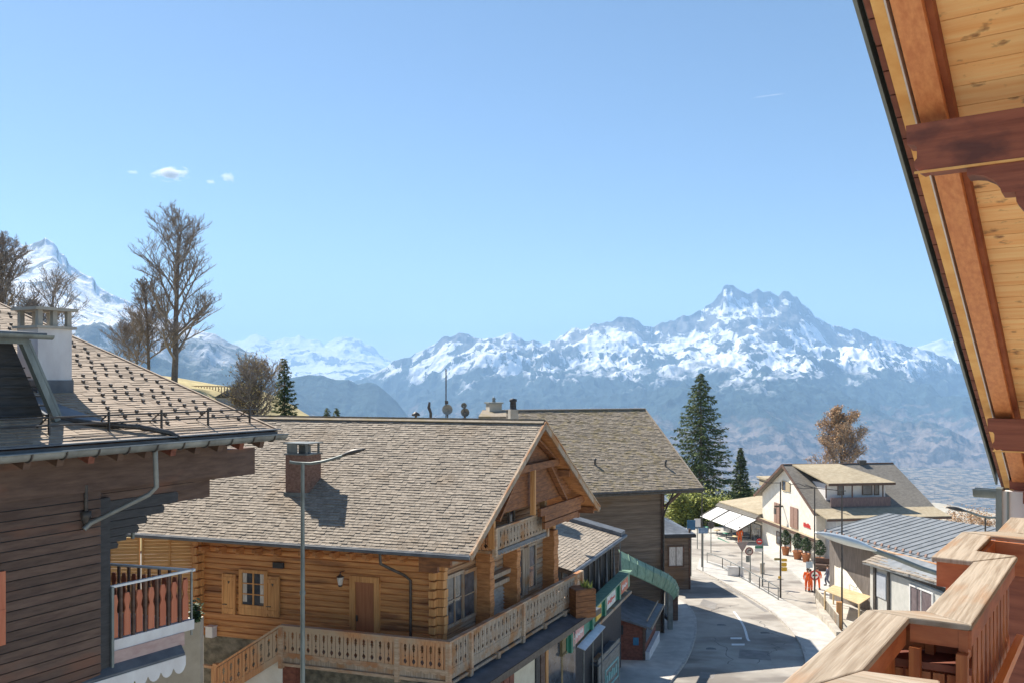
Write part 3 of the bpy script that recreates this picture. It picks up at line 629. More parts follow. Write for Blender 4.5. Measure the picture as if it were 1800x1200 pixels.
# gable truss in front of the wall
tr = MB(); AT = -.35
def tz(b): return roofz1(b)-.2
zt = -3.25; bt = (zt+.2-ZE)/SL
tr.bar(C1.p(AT, bt, zt), C1.p(AT, 2*HB-bt, zt), .16, .26)
tr.build('collar_beam', m_gab, ch)
zt2 = -5.05; bt2 = 3.9
tr = MB(); tr.bar(C1.p(AT, bt2+2.2, zt2), C1.p(AT, 2*HB-.9, zt2), .14, .3)
for i in range(2): tr.bar(C1.p(AT, bt2+2.6, zt2-.28*(i+1)), C1.p(AT, 2*HB-1.3-.3*i, zt2-.28*(i+1)), .13, .24)
tr.build('tie_beam', m_gab, ch)
for s_ in (1, -1):
    tr = MB(); tr.bar(C1.p(AT-.02, HB+s_*.05, ZR-.6), C1.p(AT-.02, HB+s_*1.9, zt+.14), .1, .2, up=C1.ex); tr.build('truss_strut', m_gab, ch)
    tr = MB(); tr.bar(C1.p(AT-.05, HB+s_*1.4, zt-.1), C1.p(AT-.05, HB+s_*3.0, zt2+.2), .1, .2, up=C1.ex); tr.build('truss_strut', m_gab, ch)
tr = MB(); tr.bar(C1.p(AT, HB-.2, zt-.1), C1.p(AT, HB-.2, zt2), .18, .18, up=C1.ex); tr.build('king_post', m_logend, ch)
def clipi(z):
    h = (z+.3-ZE)/SL; return (max(2.6, h), 2*HB-h) if h < HB-.1 else None
tr = MB(); boards_wall(tr, C1, 'b', AT-.2, 2.6, 9, -4.72, ZR-.35, .2, out=1, clip=clipi); tr.build('gable_infill', m_gab, ch, fix=False)
for b in (.25, 3.0, HB, 2*HB-3.0, 2*HB-.3):        # purlins carrying the overhang
    z = roofz1(b)-.3; p_ = MB(); p_.bar(C1.p(AG-.05, b, z), C1.p(-.1, b, z), .2, .26); p_.bar(C1.p(AG-.05, b, z-.24), C1.p(-.75, b, z-.24), .18, .22); p_.bar(C1.p(AG-.05, b, z-.45), C1.p(-1.2, b, z-.45), .18, .2); p_.build('purlin', m_gab, ch)
tr = MB(); b0 = 3.05; tr.bar(C1.p(-.75, b0, -5.9), C1.p(-.75, b0, -3.6), .2, .2, up=C1.ex); tr.build('gable_post', m_logend, ch)
tr = MB(); b0 = 7.4; tr.bar(C1.p(-.75, b0, -5.9), C1.p(-.75, b0, -4.4), .22, .22, up=C1.ex); tr.build('gable_post', m_logend, ch)
# main balcony (front gallery + gable gallery + stair)
AB, B0 = -.68, -.06
ZT = -8.28; AS, AE = -6.77, -9.33
bal = MB(); bal.box(C1, AS, AB, B0, BF, ZF-.08, ZF); bal.box(C1, AG, AB, BF, 11.2, ZF-.082, ZF-.001)
bal.box(C1, AS, AB, B0-.02, B0+.1, ZF-.3, ZF-.08); bal.box(C1, AB-.1, AB+.02, B0+.1, 11.2, ZF-.3, ZF-.082)
balc = bal.build('balcony', m_grey, ch)
b_ = MB(); scallops(b_, C1.p(AS, B0-.045, 0), C1.p(AB, B0-.045, 0), ZF-.12, .16, .3); b_.bar(C1.p(AS, B0-.04, ZF-.36), C1.p(AB, B0-.04, ZF-.36), .08, .1); b_.build('valance', m_rail, balc)
b_ = MB(); scallops(b_, C1.p(AB+.045, B0, 0), C1.p(AB+.045, 11.2, 0), ZF-.12, .16, .3); b_.bar(C1.p(AB+.05, B0, ZF-.4), C1.p(AB+.05, 11.2, ZF-.4), .08, .09); b_.build('valance', m_grey, balc)
b_ = MB(); baluster_row(b_, C1.p(AS, B0-.03, 0), C1.p(AB, B0-.03, 0), ZF+.02, ZT-.1); b_.build('balustrade', m_orail, balc, fix=False)
b_ = MB(); baluster_row(b_, C1.p(AB+.03, B0, 0), C1.p(AB+.03, 11.15, 0), ZF+.02, ZT-.1); b_.build('balustrade', m_grey, balc, fix=False)
b_ = MB(); b_.bar(C1.p(AS, B0-.02, ZT-.03), C1.p(AB+.1, B0-.02, ZT-.03), .2, .06); b_.bar(C1.p(AS, B0-.05, ZT-.13), C1.p(AB, B0-.05, ZT-.13), .03, .12); b_.build('handrail', m_orail, balc)
b_ = MB(); b_.bar(C1.p(AB+.02, B0-.1, ZT-.028), C1.p(AB+.02, 11.25, ZT-.028), .18, .06); b_.build('handrail', m_rail, balc)
for (a, b) in ((AB+.02, B0-.02), (AB-1.75, B0-.04), (AS+.02, B0-.04), (AB+.04, 11.2), (AB+.05, 1.3), (AB+.05, 5.3)):
    b_ = MB(); b_.box(C1, a-.07, a+.07, b-.07, b+.07, ZF-.5, ZT-.05); b_.build('post', m_rail, balc)
for b in (1.2, 3.2, 5.2, 7.2, 9.2, 10.9):
    b_ = MB(); b_.box(C1, AG-.1, AB+.15, b-.09, b+.09, ZF-.52, ZF-.3); b_.build('bracket_beam', m_grey, balc)
# stair
sl = (-9.93-ZT)/(AE-AS)      # z per unit of a
nst = 9; stb = MB()
for i in range(nst):
    a1 = AS-(AS-AE+.6)*i/nst; a0 = a1-(AS-AE+.6)/nst; z = ZF-.17*(i+1)
    stb.box(C1, a0, a1, B0, BF-.05, z-.05, z)
stair = stb.build('stair', m_conc, ch)
b_ = MB()
for i in range(nst):
    a1 = AS-(AS-AE+.6)*i/nst; a0 = a1-(AS-AE+.6)/nst; z = ZF-.17*(i+1); b_.box(C1, a0, a1, B0+.02, B0+.14, -13, z-.052)
b_.build('stair_wall', m_plaster, stair)
b_ = MB(); P = C1.p(AS, B0-.05, 0); Q_ = C1.p(AE, B0-.05, 0); L_s = np.linalg.norm((Q_-P)[:2])
baluster_row(b_, P, Q_, ZF+.03, ZT-.1, slope=-(ZT+9.93)/L_s*1.0); b_.build('stair_balustrade', m_orail, stair, fix=False)
b_ = MB(); b_.bar(C1.p(AS, B0-.04, ZT-.03), C1.p(AE, B0-.04, -9.96), .17, .07); b_.bar(C1.p(AS, B0-.04, ZF-.1), C1.p(AE, B0-.04, ZF-.1-1.65), .06, .2); b_.build('stair_rail', m_orail, stair)
b_ = MB(); b_.box(C1, AE-.1, AE+.05, B0-.12, B0+.03, -13, -9.85); b_.build('newel_post', m_orail, stair)
b_ = MB(); b_.box(C1, AS, AS+.5, B0+.05, B0+.3, -13, ZF-.35); b_.build('pier', m_redd, ch)
b_ = MB()
for a in (AE-.12, -11.3): b_.box(C1, a-.07, a+.07, -.15, 0, -13, -10.05)
b_.bar(C1.p(AE, -.07, -10.0), C1.p(-12.0, -.07, -10.0), .12, .09)
solo(b_, 'timber_railing', m_orail, 'plain timber railing at the foot of the outside stair', 'railing', C1.p(AE, 0, -11))
# upper balcony
ZU, ZUT = -6.0, -5.18; b0u, b1u = 3.1, 7.55
ub = MB(); ub.box(C1, AG, AB, b0u, b1u, ZU-.1, ZU); ub.box(C1, AB-.06, AB+.03, b0u, b1u, ZU-.22, ZU-.101); ubal = ub.build('upper_balcony', m_grey, ch)
b_ = MB(); baluster_row(b_, C1.p(AB+.03, b0u, 0), C1.p(AB+.03, b1u, 0), ZU+.02, ZUT-.06, step=.14); b_.build('balustrade', m_grey, ubal, fix=False)
b_ = MB(); baluster_row(b_, C1.p(AG, b0u-.02, 0), C1.p(AB, b0u-.02, 0), ZU+.02, ZUT-.06, step=.16); b_.build('balustrade', m_orail, ubal, fix=False)
b_ = MB(); scallops(b_, C1.p(AB+.045, b0u, 0), C1.p(AB+.045, b1u, 0), ZU-.16, .15, .22); b_.build('valance', m_lead, ubal)
b_ = MB(); b_.bar(C1.p(AB+.02, b0u-.05, ZUT-.03), C1.p(AB+.02, b1u+.05, ZUT-.03), .16, .06); b_.bar(C1.p(AG, b0u-.02, ZUT-.03), C1.p(AB, b0u-.02, ZUT-.03), .1, .058); b_.build('handrail', m_rail, ubal)
for b in (b0u, b1u):
    b_ = MB(); b_.box(C1, AB-.05, AB+.09, b-.07, b+.07, ZU-.2, ZUT-.04); b_.build('post', m_rail, ubal)
# far lower corner post below upper balcony
b_ = MB(); z = ZF
while z < ZU-.4: b_.box(C1, AG-.3, AG+.52+.02*math.sin(z*7), 9.75, 10.2, z, z+.2); z += .206
b_.build('log_buttress', m_soff, ch)
# lead covered lower roof at street side, and the cream shop wall beneath
lr = MB(); lr.slab([C1.p(AG+.1, -.3, -9.78), C1.p(AG+.1, 11.4, -9.78), C1.p(.12, 11.4, -9.98), C1.p(.12, -.3, -9.98)], (0, 0, .08)); lr.build('canopy_roof', m_lead, ch)
b_ = MB(); b_.box(C1, .12, .16, -.3, 11.4, -10.12, -9.88); b_.build('fascia', m_iron, ch)
qb = lambda x: C1.ona(-.3, x, 1170)[0]
b_ = MB(); b_.box(C1, -.9, -.3, qb(902), qb(940), -18, -9.95); b_.build('cream_shopfront', m_cream, ch)
for (x0, x1, mm) in ((884, 893, m_redd), (894, 901.5, m_redd), (940.5, 947, m_black), (949, 956, m_dark), (958, 962, m_logend)):
    b_ = MB(); b_.box(C1, -.6, -.25, qb(x0), qb(x1), -18, -9.96); b_.build('shop_pillar', mm, ch)
b_ = MB(); b_.box(C1, -1.2, -.95, 0, 11.3, -18, -9.9); b_.build('shop_glazing', m_glass, ch)

# brick chimney on the front slope
cx_, cy_ = -7.75, 2.35; czt = -2.72
chm = thing('brick_chimney', 'square brick chimney with a metal cowl on the middle chalet roof', 'chimney', C1.p(cx_, cy_, roofz1(cy_)))
w2 = .44
b_ = MB(); b_.box(C1, cx_-w2, cx_+w2, cy_-.4, cy_+.4, roofz1(cy_)-.6, czt); b_.build('stack', m_brick, chm)
b_ = MB(); b_.box(C1, cx_-w2-.05, cx_+w2+.05, cy_-.45, cy_+.45, roofz1(cy_-.4)-.05, roofz1(cy_-.4)+.1)
b_.box(C1, cx_-w2-.04, cx_+w2+.04, cy_-.44, cy_+.44, czt, czt+.05); b_.build('flashing', m_metal, chm)
b_ = MB()
for i, j in ((-1, -1), (1, -1), (1, 1), (-1, 1)): b_.box(C1, cx_+i*.38-.03, cx_+i*.38+.03, cy_+j*.34-.03, cy_+j*.34+.03, czt+.05, czt+.4)
b_.box(C1, cx_-.4, cx_-.0, cy_-.36, cy_-.33, czt+.05, czt+.4)
b_.box(C1, cx_-w2-.06, cx_+w2+.06, cy_-.46, cy_+.46, czt+.4, czt+.44); b_.build('cowl', m_metal, chm)
b_ = MB(); b_.box(C1, cx_-.12, cx_+.2, cy_-.1, cy_+.15, czt, czt+.34); b_.build('flue', m_metal, chm)

# things on the ridge line behind
def dish(x, y, d, r, label, ht):
    P = at(x, y, d); t_ = thing('satellite_dish', label, 'dish', P-V([0, 0, ht])); b_ = MB(); b_.tube([P-V([0, 0, ht]), P+V([0, 0, .05])], .035, 6); b_.build('mast', m_iron, t_)
    b_ = MB(); c = P+V([0, -.1, 0]); vs = []; n = 14
    for rr, dd in ((0, 0), (r*.6, -.04), (r, -.12)):
        for k in range(n): t2 = 2*math.pi*k/n; vs.append(c+V([rr*math.cos(t2), dd, rr*math.sin(t2)]))
    b_.add(vs, [(i*n+k, i*n+(k+1) % n, (i+1)*n+(k+1) % n, (i+1)*n+k) for i in range(2) for k in range(n)], True); b_.tube([c, c+V([.0, -.35, -.05])], .015, 4); b_.build('reflector', m_metal, t_, fix=False)
dish(787, 719, 39, .24, 'round satellite dish beside the tall mast behind the ridge', 1.2)
dish(816, 712, 39, .13, 'small upper satellite dish right of the mast', 1.0)
dish(818, 724, 39.3, .2, 'low satellite dish under the small one', .9)
b_ = MB(); P = at(784, 648, 39); b_.tube([P, P-V([0, 0, 2.9])], .03, 6); b_.box(Fr((P[0], P[1]), (1, 0), (0, 1)), -.05, .1, -.03, .03, P[2]-1.6, P[2]-1.45)
solo(b_, 'aerial_mast', m_iron, 'tall thin mast standing above the slate ridge', 'mast', P-V([0, 0, 2.9]))
b_ = MB(); P = at(755, 706, 39); b_.tube([P, P+V([-.03, 0, -.25]), P+V([.06, 0, -.5]), P+V([.03, 0, -1.4])], [.05, .08, .07, .06], 6)
solo(b_, 'vent_pipe', m_iron, 'crooked vent pipe left of the tall mast on the ridge', 'pipe', P-V([0, 0, 1.3]))
b_ = MB(); P = at(731, 727, 39); b_.lathe(P-V([0, 0, .7]), [(.05, 0), (.05, .6), (.2, .62), (.17, .72), (.02, .8)], 10)
solo(b_, 'roof_cowl', m_iron, 'low dark cowl at the left of the ridge pipes', 'cowl', P-V([0, 0, .7]))

# ================================================================== second chalet behind (brown boards)
K2 = .925
C2 = Fr((13.5*K2, 60.5*K2), (.953, .30), (-.30, .953))
Z2E = -7.62*K2; H2 = 9.15*K2; Z2R = -2.35*K2; S2 = (Z2R-Z2E)/H2; L2 = 12.6
c2 = thing('brown_chalet', 'large brown boarded chalet with a broad speckled slate roof behind the log one', 'chalet', C2.p(-6, 6, -17))
rb = MB()
for b0 in (0, 2*H2):
    q = [C2.p(-L2, b0, Z2E-.02), C2.p(0, b0, Z2E-.02), C2.p(0, H2, Z2R-.02), C2.p(-L2, H2, Z2R-.02)]; rb.slab([x-V([0, 0, .2]) for x in q], (0, 0, .18))
roof = rb.build('roof', m_dark, c2)
tb = MB(); eU = unit(V([*C2.ey[:2], S2])); tiles(tb, C2.p(-L2, 0, Z2E), C2.ex, eU, L2, H2*math.hypot(1, S2), .18, .26, .03, rnd=random.Random(8)); tb.build('slates', m_slate2, roof, fix=False)
b_ = MB(); b_.bar(C2.p(-L2, H2, Z2R+.05), C2.p(0, H2, Z2R+.05), .25, .08); b_.bar(C2.p(.02, 0, Z2E), C2.p(.02, H2, Z2R+.02), .1, .12); b_.bar(C2.p(.02, 2*H2, Z2E), C2.p(.02, H2, Z2R+.02), .1, .12); b_.build('ridge_and_verge', m_slate, roof)
b_ = MB(); b_.tube([C2.p(-L2, -.1, Z2E-.08), C2.p(.05, -.1, Z2E-.08)], .09, 8); b_.bar(C2.p(-L2, 0, Z2E-.14), C2.p(.04, 0, Z2E-.14), .06, .26); b_.build('gutter', m_iron, c2)
def clip2(z):
    h = (z+.25-Z2E)/S2; return (max(1.4, h), min(2*H2-1.4, 2*H2-h)) if h < H2-.1 else None
b_ = MB(); boards_wall(b_, C2, 'a', 1.4, -L2+.5, -2.17, -18, Z2E+1.4*S2-.25, .17); b_.build('front_wall', m_brown, c2, fix=False)
b_ = MB(); boards_wall(b_, C2, 'b', -2.17, 1.4, 2*H2-1.4, -18, Z2R-.2, .2, out=1, clip=clip2); boards_wall(b_, C2, 'b', -L2+.5, 1.4, 2*H2-1.4, -18, Z2R-.2, .3, out=-1, clip=clip2); boards_wall(b_, C2, 'a', 2*H2-1.4, -L2+.5, -2.17, -18, Z2E+.4, .3, out=1); b_.build('side_walls', m_brown, c2, fix=False)
b_ = MB(); b_.box(C2, -2.3, -2.08, 1.3, 1.5, -18, Z2E+.5); b_.build('corner_board', m_dark, c2)
a_, z_ = C2.onb(.1, 1182, 868)
b_ = MB(); b_.tube([C2.p(a_, -.05, Z2E-.15), C2.p(a_, .2, Z2E-.5), C2.p(-2.15, 1.1, Z2E-1.6), C2.p(-2.2, 1.2, Z2E-2), C2.p(-2.2, 1.2, -17)], .06, 7); b_.build('downpipe', m_iron, c2)
b_ = MB(); b_.bar(C2.p(-.6, 1.2, Z2E-.1), C2.p(-2.1, 1.2, Z2E-1.3), .16, .16); b_.build('eave_brace', m_dark, c2)
for (x, y) in ((1046, 817), (1170, 820)):
    pl = np.cross(V([*C2.ex[:2], 0]), V([*C2.ey[:2], S2])); P = onpl(x, y, C2.p(0, 0, Z2E), pl); b_ = MB(); b_.tube([P, P+V([0, 0, .35])], .07, 8); b_.lathe(P+V([0, 0, .35]), [(.12, 0), (.1, .08), (.01, .12)], 8)
    solo(b_, 'roof_vent', m_iron, 'small dark vent on the brown chalet roof, '+('near its right verge' if x > 1100 else 'left of the other one'), 'vent', P)
# its cross roof and chimneys at the left end of the ridge
xr = thing('small_cross_roof', 'little gabled roof with a slate cover left of the brown chalet ridge', 'roof', at(868, 730, 50))
P0 = at(848, 727, 50); P1 = at(890, 727, 50)
b_ = MB(); b_.slab([at(841, 735, 49), at(890, 735, 49), at(890, 724, 51), at(848, 724, 51)], (0, 0, .12)); b_.build('slope', m_slate2, xr)
b_ = MB(); b_.slab([at(841, 736, 49.05), at(848, 724.5, 50.95), at(855, 736, 52)], (0, 0, -2)); b_.build('gable_end', m_dark, xr)
P = at(868, 725, 51); fr0 = Fr((P[0], P[1]), C2.ex, C2.ey)
ck = thing('slab_chimney', 'wide grey chimney block with a finial, left of the round one', 'chimney', P)
b_ = MB(); b_.box(fr0, -.38, .38, -.4, .4, P[2]-1.2, P[2]+.55); b_.build('stack', m_conc, ck)
b_ = MB(); b_.box(fr0, -.46, .46, -.48, .48, P[2]+.55, P[2]+.64); b_.lathe(P+V([0, 0, .64]), [(.12, 0), (.08, .12), (.13, .2), (.02, .3)], 8); b_.build('cap', m_metal, ck)
P = at(902, 732, 46); fr0 = Fr((P[0], P[1]), C2.ex, C2.ey); ck = thing('metal_chimney', 'dark capped chimney standing right of the wide grey block', 'chimney', P)
b_ = MB(); b_.box(fr0, -.22, .22, -.22, .22, P[2]-.6, P[2]+.4); b_.build('stack', m_conc, ck)
b_ = MB(); b_.lathe(P+V([0, 0, .4]), [(.2, 0), (.18, .05), (.16, .4), (.2, .42), (.2, .55), (.02, .6)], 12); b_.build('cap', m_black, ck)

# side annex
AN = Fr(at(1213, 930, 72)[:2], (1, .12), (-.12, 1)); AX = thing('side_annex', 'dark boarded annex with a lead roof and one curtained window right of the brown chalet', 'annex', AN.p(-1, 1, -17.5))
b_ = MB(); boards_wall(b_, AN, 'a', 0, -3.5, 0, -18, -13.0, .16); boards_wall(b_, AN, 'b', 0, 0, 6, -18, -13.0, .16, out=1); b_.build('wall', m_brown, AX, fix=False)
b_ = MB(); b_.slab([AN.p(-4, -.5, -12.95), AN.p(.3, -.5, -12.95), AN.p(.3, 6.5, -12.9), AN.p(-4, 6.5, -11.0)], (0, 0, .12)); b_.build('roof', m_lead, AX)
b_ = MB(); b_.box(AN, -4, .35, -.55, -.45, -13.15, -12.9); b_.build('fascia', m_black, AX)
b_ = MB(); b_.box(AN, -.12, .03, -.06, .1, -18, -12.5); b_.build('corner_board', m_dark, AX)
WA = Wall(AN, 'a', 0, -1); r_ = WA.rect(1176, 960, 1200, 993); WA.window(AX, r_, m_dark, .1, 2, 1, .1, pane=m_curt)

# ================================================================== restaurant between the chalets
RF = Fr((2.73, 39), (.36, .933), (-.933, .36))       # a along the street eave, b into the roof
ZRE, ZRT, WR, LR = -8.71, -7.75, 4.3, 10.1; SR = (ZRT-ZRE)/WR
rs = thing('restaurant_wing', 'low restaurant wing with a shallow slate roof squeezed between the two chalets', 'restaurant', RF.p(5, 2, -16))
b_ = MB(); b_.slab([RF.p(0, 0, ZRE-.2), RF.p(LR, 0, ZRE-.2), RF.p(LR, WR, ZRT-.2), RF.p(0, WR, ZRT-.2)], (0, 0, .17)); roof = b_.build('roof', m_iron, rs)
eU = unit(V([*RF.ey[:2], SR])); b_ = MB(); tiles(b_, RF.p(0, 0, ZRE), RF.ex, eU, LR, WR*math.hypot(1, SR), .19, .27, .02, rnd=random.Random(12)); b_.build('slates', m_slate, roof, fix=False)
b_ = MB(); b_.slab([RF.p(LR-.9, -.05, ZRE-.1), RF.p(LR+.05, -.05, ZRE-.1), RF.p(LR+.05, WR, ZRT-.1), RF.p(LR-.9, WR, ZRT-.1)], (0, 0, .32)); b_.build('dark_verge_strip', m_lead, roof)  # dark raised strip along the far verge
b_ = MB(); b_.tube([RF.p(0, -.1, ZRE-.08), RF.p(LR, -.1, ZRE-.08)], .1, 8); b_.bar(RF.p(0, .02, ZRE-.12), RF.p(LR, .02, ZRE-.12), .06, .2); b_.build('gutter', m_lead, rs)
b_ = MB(); b_.box(RF, .1, LR-.1, .7, WR, -16.2, ZRE+.05); b_.build('glazed_front', m_black, rs)
for i in range(9):
    b_ = MB(); a = .4+i*1.12; b_.box(RF, a-.05, a+.05, .55, .65, -13, ZRE); b_.build('glazing_bar', m_iron, rs)
b_ = MB(); b_.box(RF, -.2, 9.8, -.5, .7, -11.95, -11.8); b_.build('terrace_deck', m_grey, rs)
b_ = MB(); fp = Fr(at(1021, 1050, 36)[:2], (.9, .43), (-.43, .9)); b_.box(fp, -.45, .45, -.4, .4, -9.92, -8.72)
for k in range(5): b_.box(fp, -.48, .48, -.43, -.4, -9.9+k*.235, -9.69+k*.235)
solo(b_, 'timber_box', m_gab, 'orange brown timber box on the restaurant terrace at the end of the long balcony', 'box', fp.p(0, 0, -9.92))
b_ = MB(); rr = random.Random(5)
for k in range(40):
    P = fp.p(rr.uniform(.1, .4), rr.uniform(-.3, .3), -8.72); d = V([rr.uniform(-.2, .2), rr.uniform(-.2, .2), rr.uniform(.12, .32)]); s_ = V([.03, .02, 0]); b_.poly([P-s_, P+s_, P+d])
solo(b_, 'terrace_plant', m_leafg, 'small yellow green plant on the timber box', 'plant', fp.p(.3, 0, -8.72), fix=False)
# parasols / plants seen as pale uprights on the terrace
for i, x in enumerate((1052, 1066, 1079, 1090)):
    P = onpl(x, 1040, RF.p(0, .2, 0), V([RF.ex[1], -RF.ex[0], 0])); b_ = MB(); b_.tube([V([P[0], P[1], -11.9]), V([P[0], P[1], -9.2])], [.04, .03], 6); b_.lathe(V([P[0], P[1], -11.3]), [(.02, 1.9), (.11, .2), (.07, 0)], 7)
    solo(b_, 'folded_parasol', m_lead, ['first', 'second', 'third', 'fourth'][i]+' folded grey parasol along the terrace, counted from the timber box', 'parasol', (P[0], P[1], -11.9), group='folded parasols on the terrace')

# green sign canopy
SF = Fr((2.35, 36.4), (.338, .94), (-.94, .338)); LS_ = 12.8
sg = thing('sign_canopy', 'long green painted sign board with coloured panels above the restaurant front', 'sign', SF.p(7, 0, -16))
b_ = MB(); b_.box(SF, 0, LS_, 0, .12, -11.66, -10.85); b_.build('sign_board', m_green, sg)
b_ = MB(); b_.box(SF, -.05, LS_+.05, -.14, .5, -10.84, -10.76); b_.build('top_board', m_copper, sg)
b_ = MB(); b_.box(SF, -.3, 4.6, .52, .8, -10.72, -10.62); b_.box(SF, -.3, 4.6, .82, 1.1, -10.8, -10.66); b_.build('awning_box', mat('faded_red_canvas', (.5, .2, .13), (.72, .6, .5), (5, 5, 5)), sg)
WS = Wall(SF, 'a', 0, -1)
pm = {'p': mat('faded_sign_pink', (.62, .25, .22), (.75, .5, .45), (4, 4, 4)), 'y': m_yel, 'w': mat('faded_sign_white', (.6, .6, .56), (.75, .74, .7), (4, 4, 4)), 'r': mat('faded_sign_red', (.55, .13, .08), (.66, .3, .2), (3, 3, 3))}
for (a0, a1, k) in ((.8, 2.6, 'p'), (4.9, 5.9, 'y'), (7.1, 9.0, 'w'), (10.4, 12.1, 'r')):
    b_ = MB(); WS.box(b_, (a0, a1, -11.58, -10.93), .005, .05); pn = b_.build('sign_panel', pm[k], sg)
    b_ = MB(); rr = random.Random(int(a0*10)); x = a0+.2
    while x < a1-.2:
        h = rr.uniform(.1, .27); WS.box(b_, (x, x+.06, -11.26-h*.5, -11.26+h*.5), .05, .06)
        WS.box(b_, (x-.085, x, -11.26-h*.3, -11.22-h*.3), .05, .06); x += .145
    b_.build('lettering', m_redp if k in 'w' else (m_iron if k == 'y' else m_white), pn)
for a in (.25, 3.9, 6.4, 9.7):
    b_ = MB(); WS.box(b_, (a, a+.3, -11.7, -10.9), .0, .12); b_.build('pilaster', m_green, sg)
b_ = MB(); b_.slab([SF.p(1.4, -.06, -11.78), SF.p(5.2, -.06, -11.78), SF.p(5.2, -.42, -11.9), SF.p(1.4, -.42, -11.9)], (0, 0, .04)); b_.build('glass_awning', mat('pale_glass_awning', (.45, .5, .58), (.6, .65, .72), (2, 2, 2), rough=.2), sg)
for a in (1.6, 3.2, 5.0):
    b_ = MB(); b_.tube([SF.p(a, -.3, -16), SF.p(a, -.3, -11.86)], .035, 6); b_.build('post', m_metal, sg)
b_ = MB(); b_.box(SF, -.3, LS_, .5, .6, -16.3, -11.67); b_.build('dark_front', m_black, sg)
P = at(973, 1118, 35.8); b_ = MB(); b_.tube([P, V([P[0], P[1], -16])], .075, 8); b_.tube([P, P+V([.42, 1.2, .02])], .055, 6)
solo(b_, 'white_pipe', m_whiteb, 'white upright pipe at the near end of the green sign board', 'pipe', (P[0], P[1], -16))
fb = Fr(at(981, 1130, 36.1)[:2], (.93, -.3), (.36, .93)); zc = -10.82
b_ = MB(); b_.box(fb, -.26, .26, -.22, .26, zc-.75, zc)
for z in (zc-.75, zc-.09): b_.box(fb, -.31, .31, -.27, .3, z, z+.09)
b_.box(fb, -.05, .05, -.26, -.22, zc-.66, zc-.09)
b_.box(fb, -.18, .18, -.1, .5, -16, zc-.76)
solo(b_, 'carved_bracket_box', mat('olive_timber', (.2, .14, .06), (.33, .25, .13), (5, 5, 5)), 'brown carved timber box head beside the white upright pipe', 'box', fb.p(0, 0, zc-.75))

# green copper stair cover
cc = thing('copper_canopy', 'curved green copper canopy sloping down to two posts by the pavement', 'canopy', at(1180, 1105, 57))
top = [at(1088, 966, 50.0), at(1120, 982, 51.5), at(1150, 996, 53.2), (at(1175, 1008, 55)), at(1188, 1019, 56.2), at(1194, 1033, 56.8), at(1193, 1047, 56.8)]
dn = [at(1092, 1001, 48.6), at(1120, 1012, 50.2), at(1146, 1024, 52), at(1166, 1034, 53.8), at(1177, 1041, 55), at(1183, 1047, 55.7), at(1184, 1052, 56)]
b_ = MB()
for i in range(6):
    mid0 = (top[i]+dn[i])/2+V([.0, -.35, .25]); mid1 = (top[i+1]+dn[i+1])/2+V([0, -.35, .25])
    for (p, q, r2, s2) in ((top[i], top[i+1], mid1, mid0), (mid0, mid1, dn[i+1], dn[i])): b_.slab([p, q, r2, s2], (0, .05, -.07))
b_.build('cover', m_copper, cc)
b_ = MB()
for i in range(6):
    for k in (0, .5):
        p = top[i]*(1-k)+top[i+1]*k; q = dn[i]*(1-k)+dn[i+1]*k; m_ = (p+q)/2+V([0, -.36, .27]); b_.tube([p+V([0, 0, .03]), m_, q+V([0, -.02, .02])], .025, 4)
b_.build('standing_seams', m_copper, cc)
for (x, y0, y1, mm, r2) in ((1178, 1040, 1108, m_metal, .2), (1187, 1042, 1092, m_dark, .22), (1171, 1038, 1085, m_metal, .09)):
    P = road(x, y1); b_ = MB(); f_ = Fr(P[:2], (1, .1), (-.1, 1)); b_.box(f_, -r2/1.3, r2/1.3, -.12, .12, P[2], -(y0-HY)/F*P[1]+.05); b_.build('post', mm, cc)
b_ = MB(); b_.bar(road(1156, 1092)+V([0, 0, .9]), road(1180, 1105)+V([0, 0, .5]), .12, .25); solo(b_, 'low_barrier', m_black, 'dark slanting barrier board under the copper canopy', 'barrier', road(1168, 1098))
b_ = MB(); P = at(1128, 1040, 55); b_.slab([at(1108, 1041, 56), at(1168, 1038, 58), at(1168, 1049, 58), at(1112, 1047, 56)], (0, .1, 0)); solo(b_, 'notice_board', mat('olive_board', (.3, .32, .1), (.62, .62, .45), (3, 3, 8)), 'long low yellow and olive notice board under the copper canopy', 'board', P)

# hut
HF = Fr((7.73, 50), (-.995, .08), (.3, .954)); hut = thing('wooden_hut', 'small dark red wooden hut with a lean-to slate roof on the pavement', 'hut', HF.p(.8, 2, -16.55))
wd = 2.45
b_ = MB(); boards_wall(b_, HF, 'a', 0, 0, wd, -16.6, -13.75, .2, clip=lambda z: (0, wd) if z < -14.35 else ((max(0, (z+14.35)*wd/.85)), wd)); boards_wall(b_, HF, 'b', 0, 0, 4.8, -16.6, -14.35, .2, out=-1); boards_wall(b_, HF, 'b', wd, 0, 4.8, -16.6, -13.6, .2, out=1); b_.build('wall', m_redd, hut, fix=False)
b_ = MB(); b_.slab([HF.p(-.45, -.35, -14.5), HF.p(wd+.2, -.35, -13.55), HF.p(wd+.2, 5.1, -13.55), HF.p(-.45, 5.1, -14.5)], (0, 0, .12)); rf = b_.build('roof', m_lead, hut)
b_ = MB(); b_.bar(HF.p(-.5, -.4, -14.42), HF.p(-.5, 5.15, -14.42), .07, .14); b_.bar(HF.p(-.15, .2, -14.1), HF.p(-.15, 4.9, -14.1), .06, .1); b_.build('snow_guard', m_slate, rf)
b_ = MB(); b_.box(HF, wd-.62, wd+.02, -.08, .0, -16.5, -14.0); b_.build('corner_board', m_dark, hut)
b_ = MB(); b_.box(HF, .3, .62, -.06, -.02, -15.5, -15.05); b_.build('poster', m_blue, hut)
b_ = MB(); b_.box(HF, -.08, .06, -.06, .06, -16.55, -14.4); b_.build('post', m_dark, hut)
